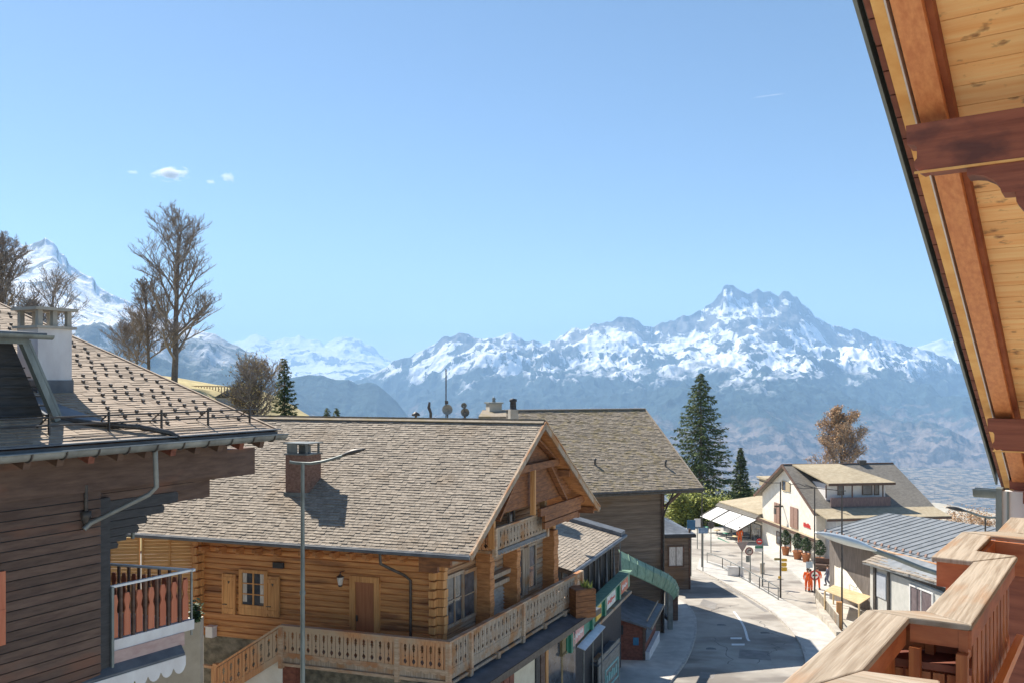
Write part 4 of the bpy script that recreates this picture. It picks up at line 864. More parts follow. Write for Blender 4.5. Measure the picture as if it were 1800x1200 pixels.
b_ = MB(); b_.box(HF, -.06, -.03, .5, 4.0, -15.5, -14.75); b_.build('window', m_glass, hut)
b_ = MB(); b_.box(HF, -.3, -.05, .1, 4.6, -16.6, -15.95); b_.build('low_panel', m_whiteb, hut)
b_ = MB(); b_.box(HF, 1.2, 1.5, -.07, -.02, -14.9, -14.35); b_.build('hatch', m_black, hut)

# black kiosk with menu sign
KF = Fr((4.2, 42), (-.88, .47), (.38, .925)); kk = thing('black_kiosk', 'low black slatted kiosk with a turquoise framed sign on its street side', 'kiosk', KF.p(1, 1, -16.2))
b_ = MB(); b_.box(KF, .03, 2.4, .03, 3.9, -16.25, -14.05); b_.build('body', m_black, kk)
b_ = MB()
for i in range(19): b_.box(KF, .05+i*.125, .13+i*.125, 0, .03, -16.25, -14.1)
b_.build('slats', m_iron, kk)
b_ = MB(); b_.box(KF, -.06, 0, 0, 3.95, -16.25, -13.75); b_.build('sign_wall', mat('grey_slat_wall', (.2, .18, .15), (.32, .3, .26), (2, 2, 16), rough=.8), kk)
WK = Wall(KF, 'b', -.06, -1); b_ = MB(); WK.frame(b_, (1.2, 3.5, -15.6, -14.7), .07, 0, .05)
for i in range(6): WK.box(b_, (1.4+i*.33, 1.58+i*.33, -15.35, -15.0+.1*(i % 2)), .01, .045)
b_.build('menu_sign', mat('turquoise_paint', (.25, .5, .45), (.45, .65, .6), (6, 6, 6)), kk)
b_ = MB(); b_.slab([KF.p(-.1, -.1, -14.04), KF.p(2.5, -.1, -14.0), KF.p(2.5, 4, -14.0), KF.p(-.1, 4, -14.04)], (0, 0, .06)); rf = b_.build('roof', m_lead, kk)
b_ = MB()
for i in range(5): b_.box(KF, .15, 1.3, .2+i*.28, .42+i*.28, -13.95, -13.9)
b_.build('roof_slats', m_rail, rf)
# round shop sign and shrub
P = at(907, 1163, 33.5); b_ = MB(); b_.add([P+V([.42*math.cos(t_), 0, .42*math.sin(t_)]) for t_ in np.linspace(0, 2*math.pi, 24, endpoint=False)]+[P+V([.42*math.cos(t_), .08, .42*math.sin(t_)]) for t_ in np.linspace(0, 2*math.pi, 24, endpoint=False)],
      [tuple(range(24)), tuple(range(24, 48))]+[(i, (i+1) % 24, 24+(i+1) % 24, 24+i) for i in range(24)])
rs_ = thing('round_shop_sign', 'round white shop sign with dark lettering under the canopy roof', 'sign', P); b_.build('disc', m_whiteb, rs_)
b_ = MB(); f_ = Fr(P[:2], (1, 0), (0, 1))
for (x, z, w_, h) in ((-.2, .05, .1, .16), (-.06, .05, .1, .16), (.08, .05, .1, .16), (-.15, -.18, .12, .12), (.05, -.18, .14, .12)): b_.box(f_, x, x+w_, -.012, -.002, P[2]+z, P[2]+z+h)
b_.build('lettering', m_iron, rs_); b_ = MB(); b_.tube([P+V([0, .05, .4]), P+V([0, .05, .75])], .02, 5); b_.build('hanger', m_iron, rs_)

# ================================================================== left house (close)
LF = Fr((-6.1, 22), (.48, .878), (-.878, .48)); SLF = .309; ZLE = -1.28
lh = thing('left_house', 'dark boarded house on the left with studded slate roof, zinc gutter and long gable overhang', 'house', LF.p(-6, 4, -14))
def rzl(s): return ZLE+SLF*s
b_ = MB(); b_.slab([LF.p(-11, 0, ZLE-.22), LF.p(0, 0, ZLE-.22), LF.p(0, 15, rzl(15)-.22), LF.p(-11, 15, rzl(15)-.22)], (0, 0, .19)); roof = b_.build('roof', m_dark, lh)
b_ = MB(); b_.slab([LF.p(-11, 30, ZLE-.22), LF.p(0, 30, ZLE-.22), LF.p(0, 15, rzl(15)-.22), LF.p(-11, 15, rzl(15)-.22)], (0, 0, .19)); b_.build('rear_slope', m_slate3, roof)
eU = unit(V([*LF.ey[:2], SLF])); b_ = MB(); tiles(b_, LF.p(-11, 0, ZLE), LF.ex, eU, 11, 15*math.hypot(1, SLF), .16, .5, .018, rnd=random.Random(2)); b_.build('slates', m_slate3, roof, fix=False)
studs = []
for i in range(26):
    for j in range(22):
        t_ = -.5-.55*i-.0*j; s_ = .75+j*.62+.31*(i % 2)
        for dt, ds in ((0, 0), (.2, .2)):
            if t_-dt > -10.6 and s_+ds < 14 and not (t_ < -3.6 and s_ < 3.2) and (i*7+j*3) % 5 < 4: studs.append((t_-dt, s_+ds))
studs.sort(key=lambda q: -q[0]+abs(q[1])*.6)
rest = MB()
for n_, (t_, s_) in enumerate(studs):
    b_ = MB() if n_ < 98 else rest
    P = LF.p(t_, s_, rzl(s_)+.055); b_.bar(P, P+eU*.065, .068, .06)
    if n_ < 98: b_.build('snow_stud', m_iron, roof)
tag(rest.build('snow_studs', m_iron, roof), kind='stuff')
b_ = MB(); b_.bar(LF.p(.04, 0, ZLE-.03), LF.p(.04, 15, rzl(15)-.03), .07, .16); b_.build('verge_board', m_slate3, lh)
# gutter with hooks
gz0 = ZLE-.1
b_ = MB(); N_ = 10; prof = [(-.16*math.cos(math.pi*k/N_), -.15*math.sin(math.pi*k/N_)) for k in range(N_+1)]
vs = [LF.p(e, -.17+x, gz0+z) for e in (-11, .12) for x, z in prof]; b_.add(vs, [(k, k+1, N_+1+k+1, N_+1+k) for k in range(N_)], True)
b_.poly([LF.p(.12, -.17+x, gz0+z) for x, z in prof]); b_.tube([LF.p(-11, -.33, gz0), LF.p(.12, -.33, gz0)], .022, 6)
gt = b_.build('gutter', m_metal, lh, fix=False)
b_ = MB(); b_.bar(LF.p(-11, .0, ZLE+.02), LF.p(.08, .0, ZLE+.02), .25, .03); b_.bar(LF.p(-11, .02, ZLE-.14), LF.p(.08, .02, ZLE-.14), .05, .2); b_.build('eave_flashing', m_lead, lh)
for i in range(15):
    t_ = -.35-i*.7; b_ = MB(); pr = [(-.175*math.cos(math.pi*k/8), -.165*math.sin(math.pi*k/8)) for k in range(6)]
    b_.tube([LF.p(t_, -.17+x, gz0+z) for x, z in pr], .02, 5); b_.build('gutter_hook', m_iron, gt)
# snow guard rails
sgd = None; b_ = MB()
for h in (.2, .36): b_.tube([LF.p(-11, .55, rzl(.55)+h), LF.p(-.05, .55, rzl(.55)+h)], .022, 5)
for i in range(9): t_ = -.35-i*1.35; b_.bar(LF.p(t_, .55, rzl(.55)), LF.p(t_, .55, rzl(.55)+.44), .05, .03, up=LF.ex); b_.bar(LF.p(t_, .95, rzl(.95)+.02), LF.p(t_, .55, rzl(.55)+.4), .03, .02)
b_.build('snow_guard', m_iron, lh)
# walls
SW = 1.0; TC = -4.3
b_ = MB(); boards_wall(b_, LF, 'b', 0, 0, 1, 0, 0.01, 1) if False else None
def lwall(mb, t0, t1, z0, z1, h=.2):
    k = int(round((z1-z0)/h)); h = (z1-z0)/k
    for i in range(k):
        za, zb = z0+i*h, z0+(i+1)*h
        mb.add([LF.p(t0, SW-.045, za+.024), LF.p(t1, SW-.045, za+.024), LF.p(t1, SW-.03, zb), LF.p(t0, SW-.03, zb), LF.p(t0, SW+.004, za+.024), LF.p(t1, SW+.004, za+.024), LF.p(t0, SW+.004, zb), LF.p(t1, SW+.004, zb)], [(0, 1, 2, 3), (4, 5, 1, 0), (3, 2, 7, 6)])
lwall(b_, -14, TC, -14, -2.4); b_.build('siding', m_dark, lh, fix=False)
b_ = MB(); b_.box(LF, -14, TC, SW+.01, 12, -16, -1.8); b_.build('core', m_black, lh)  # black backing paints the shade in the grooves between the boards
b_ = MB(); b_.box(LF, -14, -.75, SW-.08, SW+.15, -2.4, -1.24); b_.build('wall_plate', m_dark, lh)
b_ = MB(); b_.box(LF, TC, TC+.3, SW+.05, SW+.3, -16, -2.6); b_.build('corner_post', m_black, lh)
b_ = MB(); b_.box(LF, TC+.3, TC+.36, SW+.0, SW+.3, -16, -4.6); b_.build('corner_trim', m_pole, lh)
# stepped log consoles under the overhang
nLf = V([LF.ex[1], -LF.ex[0], 0]); zprev = -1.78
for k, (xe, ye) in enumerate(((448, 832), (342, 858), (312, 882), (288, 900), (258, 918), (243, 934), (222, 948), (207, 962))):
    q = LF.inv(onpl(xe, ye, LF.p(0, SW+.16, 0), nLf)); b_ = MB(); b_.box(LF, TC-.02, q[0], SW+.16, SW+.5, q[2], zprev-.012)
    if k: b_.box(LF, q[0], q[0]+.05, SW+.2, SW+.46, q[2]+.05, zprev-.06)
    zprev = q[2]; b_.build('console_log', m_dark if k < 2 else m_black, lh)  # lower logs black: shade under the overhang is put into their colour
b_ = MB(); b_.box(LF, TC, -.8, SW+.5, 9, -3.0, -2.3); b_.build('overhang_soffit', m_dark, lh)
for i in range(15):
    t_ = -.35-i*.68; b_ = MB(); b_.bar(LF.p(t_, .12, rzl(.1)-.37), LF.p(t_, SW+.3, rzl(SW+.3)-.37), .14, .19); b_.build('rafter_end', m_redd if i % 3 == 1 else m_dark, lh)  # dark timbers paint in the shade below the eave
# downpipes
nL = V([LF.ex[1], -LF.ex[0], 0])
tp = lambda x, y, s: LF.onb(0, x, y) if False else (lambda q: LF.p(q[0], s, q[2]))(LF.inv(onpl(x, y, LF.p(0, s, 0), nL)))
p0 = tp(273, 800, -.15); p1 = tp(275, 855, -.12); p2 = tp(262, 868, -.02); p3 = tp(160, 918, SW-.15)
b_ = MB(); b_.tube([p0+V([0, 0, .15]), p0, p1, p2, p3, p3+V([-.1, -.1, -.12])], .055, 9); b_.build('downpipe', m_metal, lh)
q0 = tp(151, 852, SW-.06); q1 = tp(151, 900, SW-.06); b_ = MB(); b_.tube([q0, q1], .04, 6); b_.lathe(q1-V([0, 0, .12]), [(.05, -.15), (.11, 0), (.12, .14), (.05, .16)], 8); b_.build('inlet_box', m_iron, lh)
b_ = MB(); c = tp(233, 920, 1.9); b_.tube([c+V([0, 0, -.35]), c+V([.02, 0, -.05]), c+V([.08, .05, .14]), c+V([.22, .1, .24]), c+V([.36, .2, .2])], .045, 7); b_.build('curved_vent', m_pole, lh)
# red shutter at the frame edge
q = LF.inv(tp(8, 1000, SW-.05)); b_ = MB(); b_.box(LF, q[0]-1.2, q[0], SW-.09, SW-.03, -5.2, -3.75); 
b_.box(LF, q[0]-1.2, q[0]-.001, SW-.1, SW-.09, -4.55, -4.5); b_.build('shutter', m_red, lh)
# dormer
SD = 1.3
tq = lambda x, y: LF.inv(tp(x, y, SD))
A_ = tq(38, 598); B_ = tq(98, 735); zb = rzl(SD)+.02
b_ = MB(); P = [LF.p(-11, SD, zb), LF.p(B_[0], SD, zb), LF.p(A_[0], SD, A_[2]), LF.p(-11, SD, A_[2])]
bk = LF.ey*5.5
b_.slab([x+LF.ey*.35 for x in P], bk*.8); dm = b_.build('dormer', m_black, lh)  # black block paints the darkness inside the dormer opening
b_ = MB(); b_.bar(LF.p(B_[0], SD-.02, zb), LF.p(A_[0], SD-.02, A_[2]), .13, .14, up=LF.ey); b_.bar(LF.p(B_[0]+.17, SD+.1, zb), LF.p(A_[0]+.17, SD+.1, A_[2]), .05, .18, up=LF.ey); b_.bar(LF.p(-11, SD-.02, A_[2]-.02), LF.p(A_[0]+.1, SD-.02, A_[2]-.02), .16, .12); b_.build('dormer_frame', m_pole, dm)
b_ = MB(); b_.slab([LF.p(-11, SD-.35, A_[2]+.1), LF.p(A_[0]+.32, SD-.35, A_[2]+.1), LF.p(A_[0]+.32, SD+5.2, A_[2]+.45), LF.p(-11, SD+5.2, A_[2]+.45)], (0, 0, .05)); b_.build('dormer_roof', m_lead, dm)
b_ = MB(); vs = [LF.p(e, SD-.42+x*.6, A_[2]+.1+z*.6) for e in (-11, A_[0]+.38) for x, z in prof]; b_.add(vs, [(k, k+1, N_+1+k+1, N_+1+k) for k in range(N_)], True); b_.poly(vs[N_+1:]); b_.build('dormer_gutter', m_pole, dm, fix=False)
b_ = MB(); boards_wall(b_, LF, 'a', 0, 0, 1, 0, .1) if False else None
for i in range(6): b_.bar(LF.p(-11, SD+.3, zb+.12+i*.2), LF.p(A_[0]+.12+(B_[0]-A_[0])*(1-i/6.), SD+.3, zb+.12+i*.2), .05, .03)
b_.build('dormer_slats', m_black, dm)  # blackened together with the opening's painted darkness
b_ = MB(); b_.tube([LF.p(B_[0]+.12, SD+.05, zb+.05), LF.p(B_[0]+.55, .9, rzl(.9)+.08), LF.p(B_[0]+1.35, .35, rzl(.35)+.14), LF.p(B_[0]+1.9, .05, ZLE+.1), LF.p(B_[0]+2.0, -.12, ZLE-.02)], .06, 8); b_.build('dormer_drain', m_iron, dm)
b_ = MB(); b_.slab([LF.p(B_[0]-.02, SD+.02, zb), LF.p(B_[0]+1.1, .6, rzl(.6)+.03), LF.p(B_[0]+.9, 1.3, rzl(1.3)+.03), LF.p(B_[0]+.1, SD+3.5, rzl(SD+3.5)+.03)], (0, 0, .03)); b_.build('dormer_flashing', m_lead, dm)
# white chimney
plL = np.cross(LF.ex, eU); PC = onpl(97, 690, LF.p(0, 0, ZLE), plL); q = LF.inv(PC); hw = 23.5/F*PC[1]*.85; zc = PC[2]
t0, s0 = q[0]-.0, q[1]+.3
wc = thing('white_chimney', 'white rendered chimney with a slab cap on posts beside the dormer', 'chimney', LF.p(t0, s0, zc))
HC = (690-578)/F*PC[1]
b_ = MB(); b_.box(LF, t0-.42, t0+.42, s0-.3, s0+.5, zc-.4, zc+HC-.0); b_.build('stack', m_whiteb, wc)
b_ = MB(); b_.box(LF, t0-.45, t0+.45, s0-.33, s0+.53, zc-.35, zc+.3); b_.build('flashing', m_lead, wc)
b_ = MB(); b_.box(LF, t0-.5, t0+.5, s0-.38, s0+.58, zc+HC, zc+HC+.06); b_.box(LF, t0-.52, t0+.52, s0-.4, s0+.6, zc+HC+.42, zc+HC+.49); b_.build('cap_slab', m_conc, wc)
for i, j in ((-.36, -.25), (.36, -.25), (.36, .45), (-.36, .45), (0, -.25), (0, .45)):
    b_ = MB(); b_.box(LF, t0+i-.055, t0+i+.055, s0+j-.055, s0+j+.055, zc+HC+.06, zc+HC+.42); b_.build('cap_post', m_conc, wc)

# red slatted balcony at the back of the left house
TB = Fr((-7.83, 20.8), (-1.23, -1.8), (-2.4, .7))
tb_ = thing('red_balcony', 'small balcony with red brown sawn slats and a pale handrail beside the dark house', 'balcony', TB.p(1, 1, -6.1))
zf, zt = -5.78, -4.62
b_ = MB(); b_.box(TB, -.05, 3.4, -.05, 3.2, zf-.28, zf-.04); b_.build('deck', m_whiteb, tb_)
for (ax, n_) in (('a', 11), ('b', 10)):
    b_ = MB()
    for i in range(n_):
        u = .1+i*.3; pts = [(0, 0), (.15, 0), (.15, .45), (.115, .55), (.15, .72), (.12, .86), (.03, .86), (0, .72), (.035, .55), (0, .45)]
        if ax == 'a': b_.slab([TB.p(u+x, -.03, zf+.0+z*1.12) for x, z in pts], TB.ey*.03)
        else: b_.slab([TB.p(-.03, u+x, zf+.0+z*1.12) for x, z in pts], TB.ex*.03)
    b_.build('slats', m_red, tb_)
    b_ = MB()
    for i in range(n_):
        u = .29+i*.3
        if ax == 'a': b_.box(TB, u, u+.05, -.03, .02, zf-.1, zt)
        else: b_.box(TB, -.03, .02, u, u+.05, zf-.1, zt)
    b_.build('balusters', m_dark, tb_)
b_ = MB(); b_.bar(TB.p(-.1, 0, zt), TB.p(3.4, 0, zt), .09, .05); b_.bar(TB.p(0, -.1, zt+.001), TB.p(0, 3.3, zt+.001), .09, .05); b_.build('handrail', m_white, tb_)
b_ = MB(); b_.bar(TB.p(-.02, -.0, zt-.02), TB.p(-.02, 0, -6.2), .04, .04, up=TB.ex); b_.build('corner_rod', m_metal, tb_)
b_ = MB(); b_.slab([TB.p(.3, -.0, zf-.55), TB.p(3.4, -.0, zf-.55), TB.p(3.4, -.3, zf-.76), TB.p(.45, -.3, zf-.76)], (0, 0, .05)); b_.build('lean_roof', m_lead, tb_)
b_ = MB(); b_.box(TB, .25, 3.4, -.08, 0, zf-.6, zf-.28); b_.build('beam', mat('pink_beam', (.45, .3, .27), (.55, .4, .36), (3, 3, 9)), tb_)
b_ = MB(); scallops(b_, TB.p(.45, -.31, 0), TB.p(3.4, -.31, 0), zf-1.1, .34, .3); b_.build('valance', m_whiteb, tb_)
# wicker screens
SFc = Fr(at(352, 1000, 31.6)[:2], (-1, -.12), (-.12, 1))
for i in range(3):
    a0 = .02+i*2.12; b_ = MB(); z0 = -8.75; 
    for k in range(24): b_.box(SFc, a0+.05, a0+1.98, -.02+.012*(k % 2), .02, z0+k*.125, z0+k*.125+.115)
    for a in (a0, a0+1.03, a0+1.98): b_.box(SFc, a, a+.07, -.05, .04, z0, z0+3.02)
    solo(b_, 'woven_screen', m_tan, ['tan woven screen panel touching the log chalet corner', 'middle tan woven screen panel behind the red balcony', 'tan woven screen panel nearest the dark left house'][i], 'screen', SFc.p(a0, 0, -7.9), 'woven privacy screens')
# plaster garden wall
PW = Fr(at(352, 1120, 27.6)[:2], (-1, .0), (0, 1))
b_ = MB(); b_.slab([PW.p(0, 0, -13), PW.p(2.3, 0, -13), PW.p(2.3, 0, -9.0), PW.p(1.7, 0, -8.3), PW.p(.9, 0, -7.75), PW.p(0, 0, -7.7)], (0, .3, 0)); b_.slab([PW.p(2.3, .02, -13), PW.p(4.5, .02, -13), PW.p(4.5, .02, -10.1), PW.p(2.3, .02, -9.1)], (0, .3, 0))
solo(b_, 'garden_wall', mat('beige_render', (.56, .49, .39), (.66, .59, .48), (2, 2, 2), rough=.9, bump=.15, big=.1), 'beige rendered garden wall below the red balcony', 'wall', PW.p(1, 0, -11))
def bush(name, c, r, h, n, m, label, cat, seed, leaf=.08, group=None, stemr=.02):
    rr = random.Random(seed); t_ = thing(name, label, cat, c, group); c = V(c); b_ = MB()
    for i in range(max(5, n//120)):
        a = rr.uniform(0, 6.28); d = V([math.cos(a)*r*.6, math.sin(a)*r*.6, h*rr.uniform(.5, .9)]); b_.tube([c, c+d*.5+V([0, 0, h*.1]), c+d], [stemr, stemr*.7, stemr*.3], 4)
    b_.build('stems', m_bark, t_); b_ = MB(); K = [(rr.gauss(0, .42), rr.gauss(0, .42), rr.random(), rr.uniform(.18, .34)) for _ in range(14)]
    for i in range(n):
        k = rr.choice(K); p = c+V([k[0]*r+rr.gauss(0, k[3])*r, k[1]*r+rr.gauss(0, k[3])*r, max(.03, (k[2]*.8+rr.gauss(0, k[3]*.6)))*h])
        a, e = rr.uniform(0, 6.28), rr.uniform(-1, 1); u = V([math.cos(a), math.sin(a), e*.6])*leaf; v_ = V([-math.sin(a)*.4, math.cos(a)*.4, rr.uniform(-.5, .5)])*leaf
        b_.add([p-u, p+v_, p+u, p-v_], [(0, 1, 2, 3)])
    b_.build('leaves', m, t_, fix=False); return t_
bush('garden_shrub', at(205, 1190, 22), .5, .9, 900, m_leafg, 'small green shrub at the foot of the dark house wall', 'shrub', 3)
bush('garden_shrub', at(344, 1075, 26.8)-V([0, 0, .3]), .2, .6, 420, m_leafd, 'dark shrub between the red balcony and the chalet corner', 'shrub', 4)
bush('street_shrub', at(970, 1205, 40), .5, 1.7, 900, m_leafg, 'yellow green shrub left of the black kiosk', 'shrub', 6)
bush('street_shrub', at(930, 1215, 36), .9, .8, 900, m_leafg, 'low dark hedge plant below the cream shop wall', 'shrub', 7)

# ================================================================== own chalet: roof overhang and balcony
U = V([.581, .814, 0]); U /= np.linalg.norm(U); Wd = V([U[1], -U[0], 0]); SO = .504
V0 = V([1.995, 4.5, 1.344])
UN = unit(U+V([0, 0, -SO])); NO = np.cross(Wd, UN); NO = -NO if NO[2] < 0 else NO
def op(t_, w_, n_=0.): return V0+U*t_+V([0, 0, -SO*t_])+Wd*w_+NO*n_
oc = thing('home_chalet_roof', 'pine lined roof overhang with red beams reaching in from the upper right', 'roof', V([5, 7, -17]))
T0, T1 = -3.2, 4.66
def obox(mb, t0, t1, w0, w1, n0, n1): return mb.hexa([op(t0, w0, n0), op(t1, w0, n0), op(t1, w1, n0), op(t0, w1, n0)], [op(t0, w0, n1), op(t1, w0, n1), op(t1, w1, n1), op(t0, w1, n1)])
b_ = MB(); t_ = T0
while t_ < T1-.02: obox(b_, t_, min(t_+.124, T1), .1, 4.0, .045, .06); t_ += .128
b_.build('ceiling_boards', m_pine, oc)
b_ = MB(); obox(b_, T0, T1, .08, 4.0, .062, .12); b_.build('roof_deck', m_dark, oc)
b_ = MB(); rr = random.Random(9); t_ = T0
while t_ < T1: obox(b_, t_, t_+.29, rr.uniform(.03, .045), .14, .0+.01, .028+rr.uniform(0, .01)); obox(b_, t_+.1, t_+.39, rr.uniform(.025, .035), .14, .03, .05); t_ += .3
b_.build('slate_edges', m_slatedark, oc)
b_ = MB(); obox(b_, T0, T1+.02, -.005, .012, .0, .1); obox(b_, T0, T1+.02, .0, 4.0, .121, .135); b_.build('verge_metal', m_pole, oc)
b_ = MB(); t_ = T0
while t_ < T1: obox(b_, t_, t_+.14, .042, .078, -.012+.004*math.sin(t_*40), .005); t_ += .15
b_.build('slate_ends', m_redd, oc)
b_ = MB(); obox(b_, T0, T1, .075, .13, -.035, .05); b_.build('verge_board', m_verge, oc)
b_ = MB(); obox(b_, T0, T1, .131, .139, -.045, .04); b_.build('verge_strip', m_whiteb, oc)
b_ = MB(); obox(b_, T0, T1, .165, .285, -.085, .044); b_.build('rafter', m_rafter, oc)
b_ = MB(); obox(b_, T0, T1, .286, .315, -.03, .044); b_.build('rafter_dark_side', mat('rafter_side_shade', (.25, .07, .03), (.36, .12, .05), (5, 5, 5)), oc)  # strip for the rafter's side face, its shade painted as dark red
def purlin(t_, w0, ztop, h, th, notch=True, steps=()):
    base = V0+U*t_; base = V([base[0], base[1], 0]); m_ = MB()
    g = lambda w_, z: base+Wd*w_+V([0, 0, z])
    P = [(w0-.02, ztop), (w0-.015, ztop-h*.4), (w0+.02, ztop-h*.43), (w0+.03, ztop-h*.5), (w0+.03, ztop-h*.72), (w0+.015, ztop-h*.8), (w0+.02, ztop-h*.92), (w0+.045, ztop-h*1.0), (w0+.07, ztop-h*.97), (w0+.09, ztop-h), (3.4, ztop-h), (3.4, ztop)]
    m_.slab([g(x, z) for x, z in P], U*th); m_.build('purlin', m_purl, oc)
    if steps:
        z0 = ztop-h; m_ = MB(); w1 = w0+.25
        m_.slab([g(w1, z0-.001), g(w1, z0-.05), g(w1+.03, z0-.05), g(w1+.07, z0-.058), g(w1+.11, z0-.082), g(w1+.135, z0-.115), g(w1+.145, z0-.15), g(w1+.17, z0-.152), g(3.4, z0-.152), g(3.4, z0-.001)], U*th*.96); m_.build('console', m_purl, oc)
        m_ = MB(); w2 = w1+.2
        m_.slab([g(w2, z0-.153), g(w2+.005, z0-.2), g(w2+.03, z0-.235), g(w2+.07, z0-.26), g(w2+.12, z0-.27), g(w2+.16, z0-.25), g(3.4, z0-.25), g(3.4, z0-.153)], U*th*.92); m_.build('console', m_purl, oc)
    m_ = MB(); m_.slab([g(w0+.02, ztop-h-.012), g(w0+.02, ztop-h-.001), g(3.4, ztop-h-.001), g(3.4, ztop-h-.012)], -U*.012); m_.build('lit_edge_strip', m_verge, oc)  # orange strip paints the light along the purlin's lower edge
purlin(-.234, .14, 1.262, .235, .15, steps=True)
purlin(2.93, .14, -.304, .25, .16)
purlin(4.35, .16, -.93, .2, .14)
# gutter at the foot of the slope
b_ = MB(); gN = 10; pr = [(-.1*math.cos(math.pi*k/gN), -.085*math.sin(math.pi*k/gN)) for k in range(gN+1)]
c0 = op(T1+.1, -.04, -.02); vs = [c0+Wd*e+U*x+V([0, 0, z]) for e in (-.16, 4.0) for x, z in pr]; b_.add(vs, [(k, k+1, gN+1+k+1, gN+1+k) for k in range(gN)], True); b_.poly(vs[:gN+1])
b_.bar(c0-U*.1-Wd*.16, c0-U*.1+Wd*4, .02, .02); b_.build('gutter', m_pole, oc, fix=False)
b_ = MB(); obox(b_, T1-.06, T1+.0, .12, 3.8, -.1, .04); b_.build('eave_board', m_verge, oc)
# wall panels and carved column beyond the balcony end
cP = at(1790, 900, 7.9); cf = Fr(cP[:2], Wd[:2], U[:2]); b_ = MB(); b_.box(cf, -.14, .6, -.1, .0, -3.5, -1.02); b_.build('end_panel', m_whiteb, oc)
b_ = MB(); b_.box(cf, -.17, -.12, -.13, .03, -3.5, -1.0); b_.box(cf, -.08, -.065, -.115, -.1, -3.5, -1.02); b_.build('end_pipe', m_pole, oc)
b_ = MB(); z = -1.0
for k, (wd_, h) in enumerate(((.34, .1), (.28, .06), (.3, .1), (.24, .08), (.26, .1), (.2, .06))): b_.box(cf, .06+.02*k, .6, -.3+.01*k, -.12, z-h, z); z -= h
b_.build('carved_bracket', m_purl, oc)
hw_ = MB(); hw_.slab([V0+Wd*3.4+U*-3+V([0, 0, -4.5]), V0+Wd*3.4+U*4.3+V([0, 0, -4.5]), V0+Wd*3.4+U*4.3+V([0, 0, -2.2]), V0+Wd*3.4+U*-3+V([0, 0, 1.5])], Wd*.2); hw_.build('gable_wall', m_log, oc)

bc = thing('home_balcony', 'zigzag timber balcony with sun bleached top rails and red stained boards in the foreground', 'balcony', V([1.6, 2.5, -2.1]))
ZB = -.85; TH = .024
def pz(x, y): return onz(x, y, ZB)
tops = [('A', [(1348, 1225), (1520, 1172), (1599, 1083), (1523, 1070)], m_top),
        ('N', [(1348, 1226), (1330, 1290), (1660, 1290), (1652, 1196), (1521, 1173)], m_topx),
        ('T1', [(1524, 1069), (1600, 1084), (1709, 1098), (1709, 1078), (1626, 1072)], m_topx),
        ('B', [(1627, 1071), (1710, 1097), (1789, 976), (1717, 967)], m_top),
        ('T2', [(1637, 977), (1716, 966), (1718, 986), (1717, 985)], m_topx)]
def slab_px(name, px, m, z=ZB, th=TH):
    P = [onz(x, y, z) for x, y in px]; b_ = MB(); b_.slab([p-V([0, 0, th]) for p in P], (0, 0, th)); o = b_.build(name, m, bc)
    md = o.modifiers.new('round', 'BEVEL'); md.width = .006; md.segments = 2; return o
slab_px('top_rail', [(1340, 1228), (1517, 1176), (1599, 1084), (1523, 1070)], m_top)
slab_px('top_rail', [(1339, 1230), (1516, 1177), (1652, 1194), (1690, 1330), (1330, 1330)], m_topx)
slab_px('top_rail', [(1524.5, 1069.6), (1600.5, 1084), (1707, 1097), (1626, 1072.5)], m_topx)
slab_px('top_rail', [(1627, 1072), (1708.5, 1097), (1789, 977), (1711, 986)], m_top)
slab_px('top_rail', [(1637, 977), (1711, 985.2), (1788, 976), (1717, 967), (1743, 941), (1690, 934)], m_top)
slab_px('top_rail', [(1744, 940.5), (1718.5, 966.5), (1789, 975.5), (1860, 985), (1860, 975), (1760, 965)], m_topx) if False else None
slab_px('top_rail', [(1691, 933), (1744, 940), (1850, 952), (1850, 940), (1752, 933)], m_topx)
slab_px('top_rail', [(1753, 932.5), (1800, 938), (1850, 912), (1776, 908)], m_top)
# skirts under the rails: vertical boards following rail edges
def skirt(x0, y0, x1, y1, h, inset, m, name='skirt_board', z1=None, th=.03, side=1):
    p, q = pz(x0, y0), pz(x1, y1); d = unit(q-p); n_ = V([-d[1], d[0], 0])*side
    p, q = p+n_*inset, q+n_*inset; zt_ = ZB-TH-.001 if z1 is None else z1
    b_ = MB(); f_ = lambda P, o, z: V([P[0], P[1], 0])+n_*o+V([0, 0, z])
    b_.hexa([f_(p, 0, zt_-h), f_(q, 0, zt_-h), f_(q, th, zt_-h), f_(p, th, zt_-h)], [f_(p, 0, zt_), f_(q, 0, zt_), f_(q, th, zt_), f_(p, th, zt_)]); return b_.build(name, m, bc)
def palings(x0, y0, x1, y1, ztop, zbot, inset, m, w_=.13, gap=.02, side=1, shape=True):
    p, q = pz(x0, y0), pz(x1, y1); L = np.linalg.norm(q-p); d = (q-p)/L; n_ = V([-d[1], d[0], 0])*side; k = int(L/(w_+gap))
    for i in range(max(k, 1)):
        c = p+d*((i+.5)*(w_+gap))+n_*inset; c = V([c[0], c[1], 0]); H = ztop-zbot; o_ = w_/2
        P = [(-o_, 0), (o_, 0), (o_, .45*H), (o_*.62, .5*H), (o_*.62, .58*H), (o_, .63*H), (o_, .76*H), (o_*.55, .8*H), (o_*.6, .86*H), (o_, .9*H), (o_, H), (-o_, H), (-o_, .9*H), (-o_*.6, .86*H), (-o_*.55, .8*H), (-o_, .76*H), (-o_, .63*H), (-o_*.62, .58*H), (-o_*.62, .5*H), (-o_, .45*H)] if shape else [(-o_, 0), (o_, 0), (o_, H), (-o_, H)]
        b_ = MB(); b_.slab([c+d*x+V([0, 0, zbot+z]) for x, z in P], n_*.024); b_.build('baluster', m, bc)
skirt(1517, 1176, 1599, 1084, .075, .012, m_skirt, side=1)
skirt(1599, 1084, 1708, 1097.5, .065, .012, m_skirt, side=1)
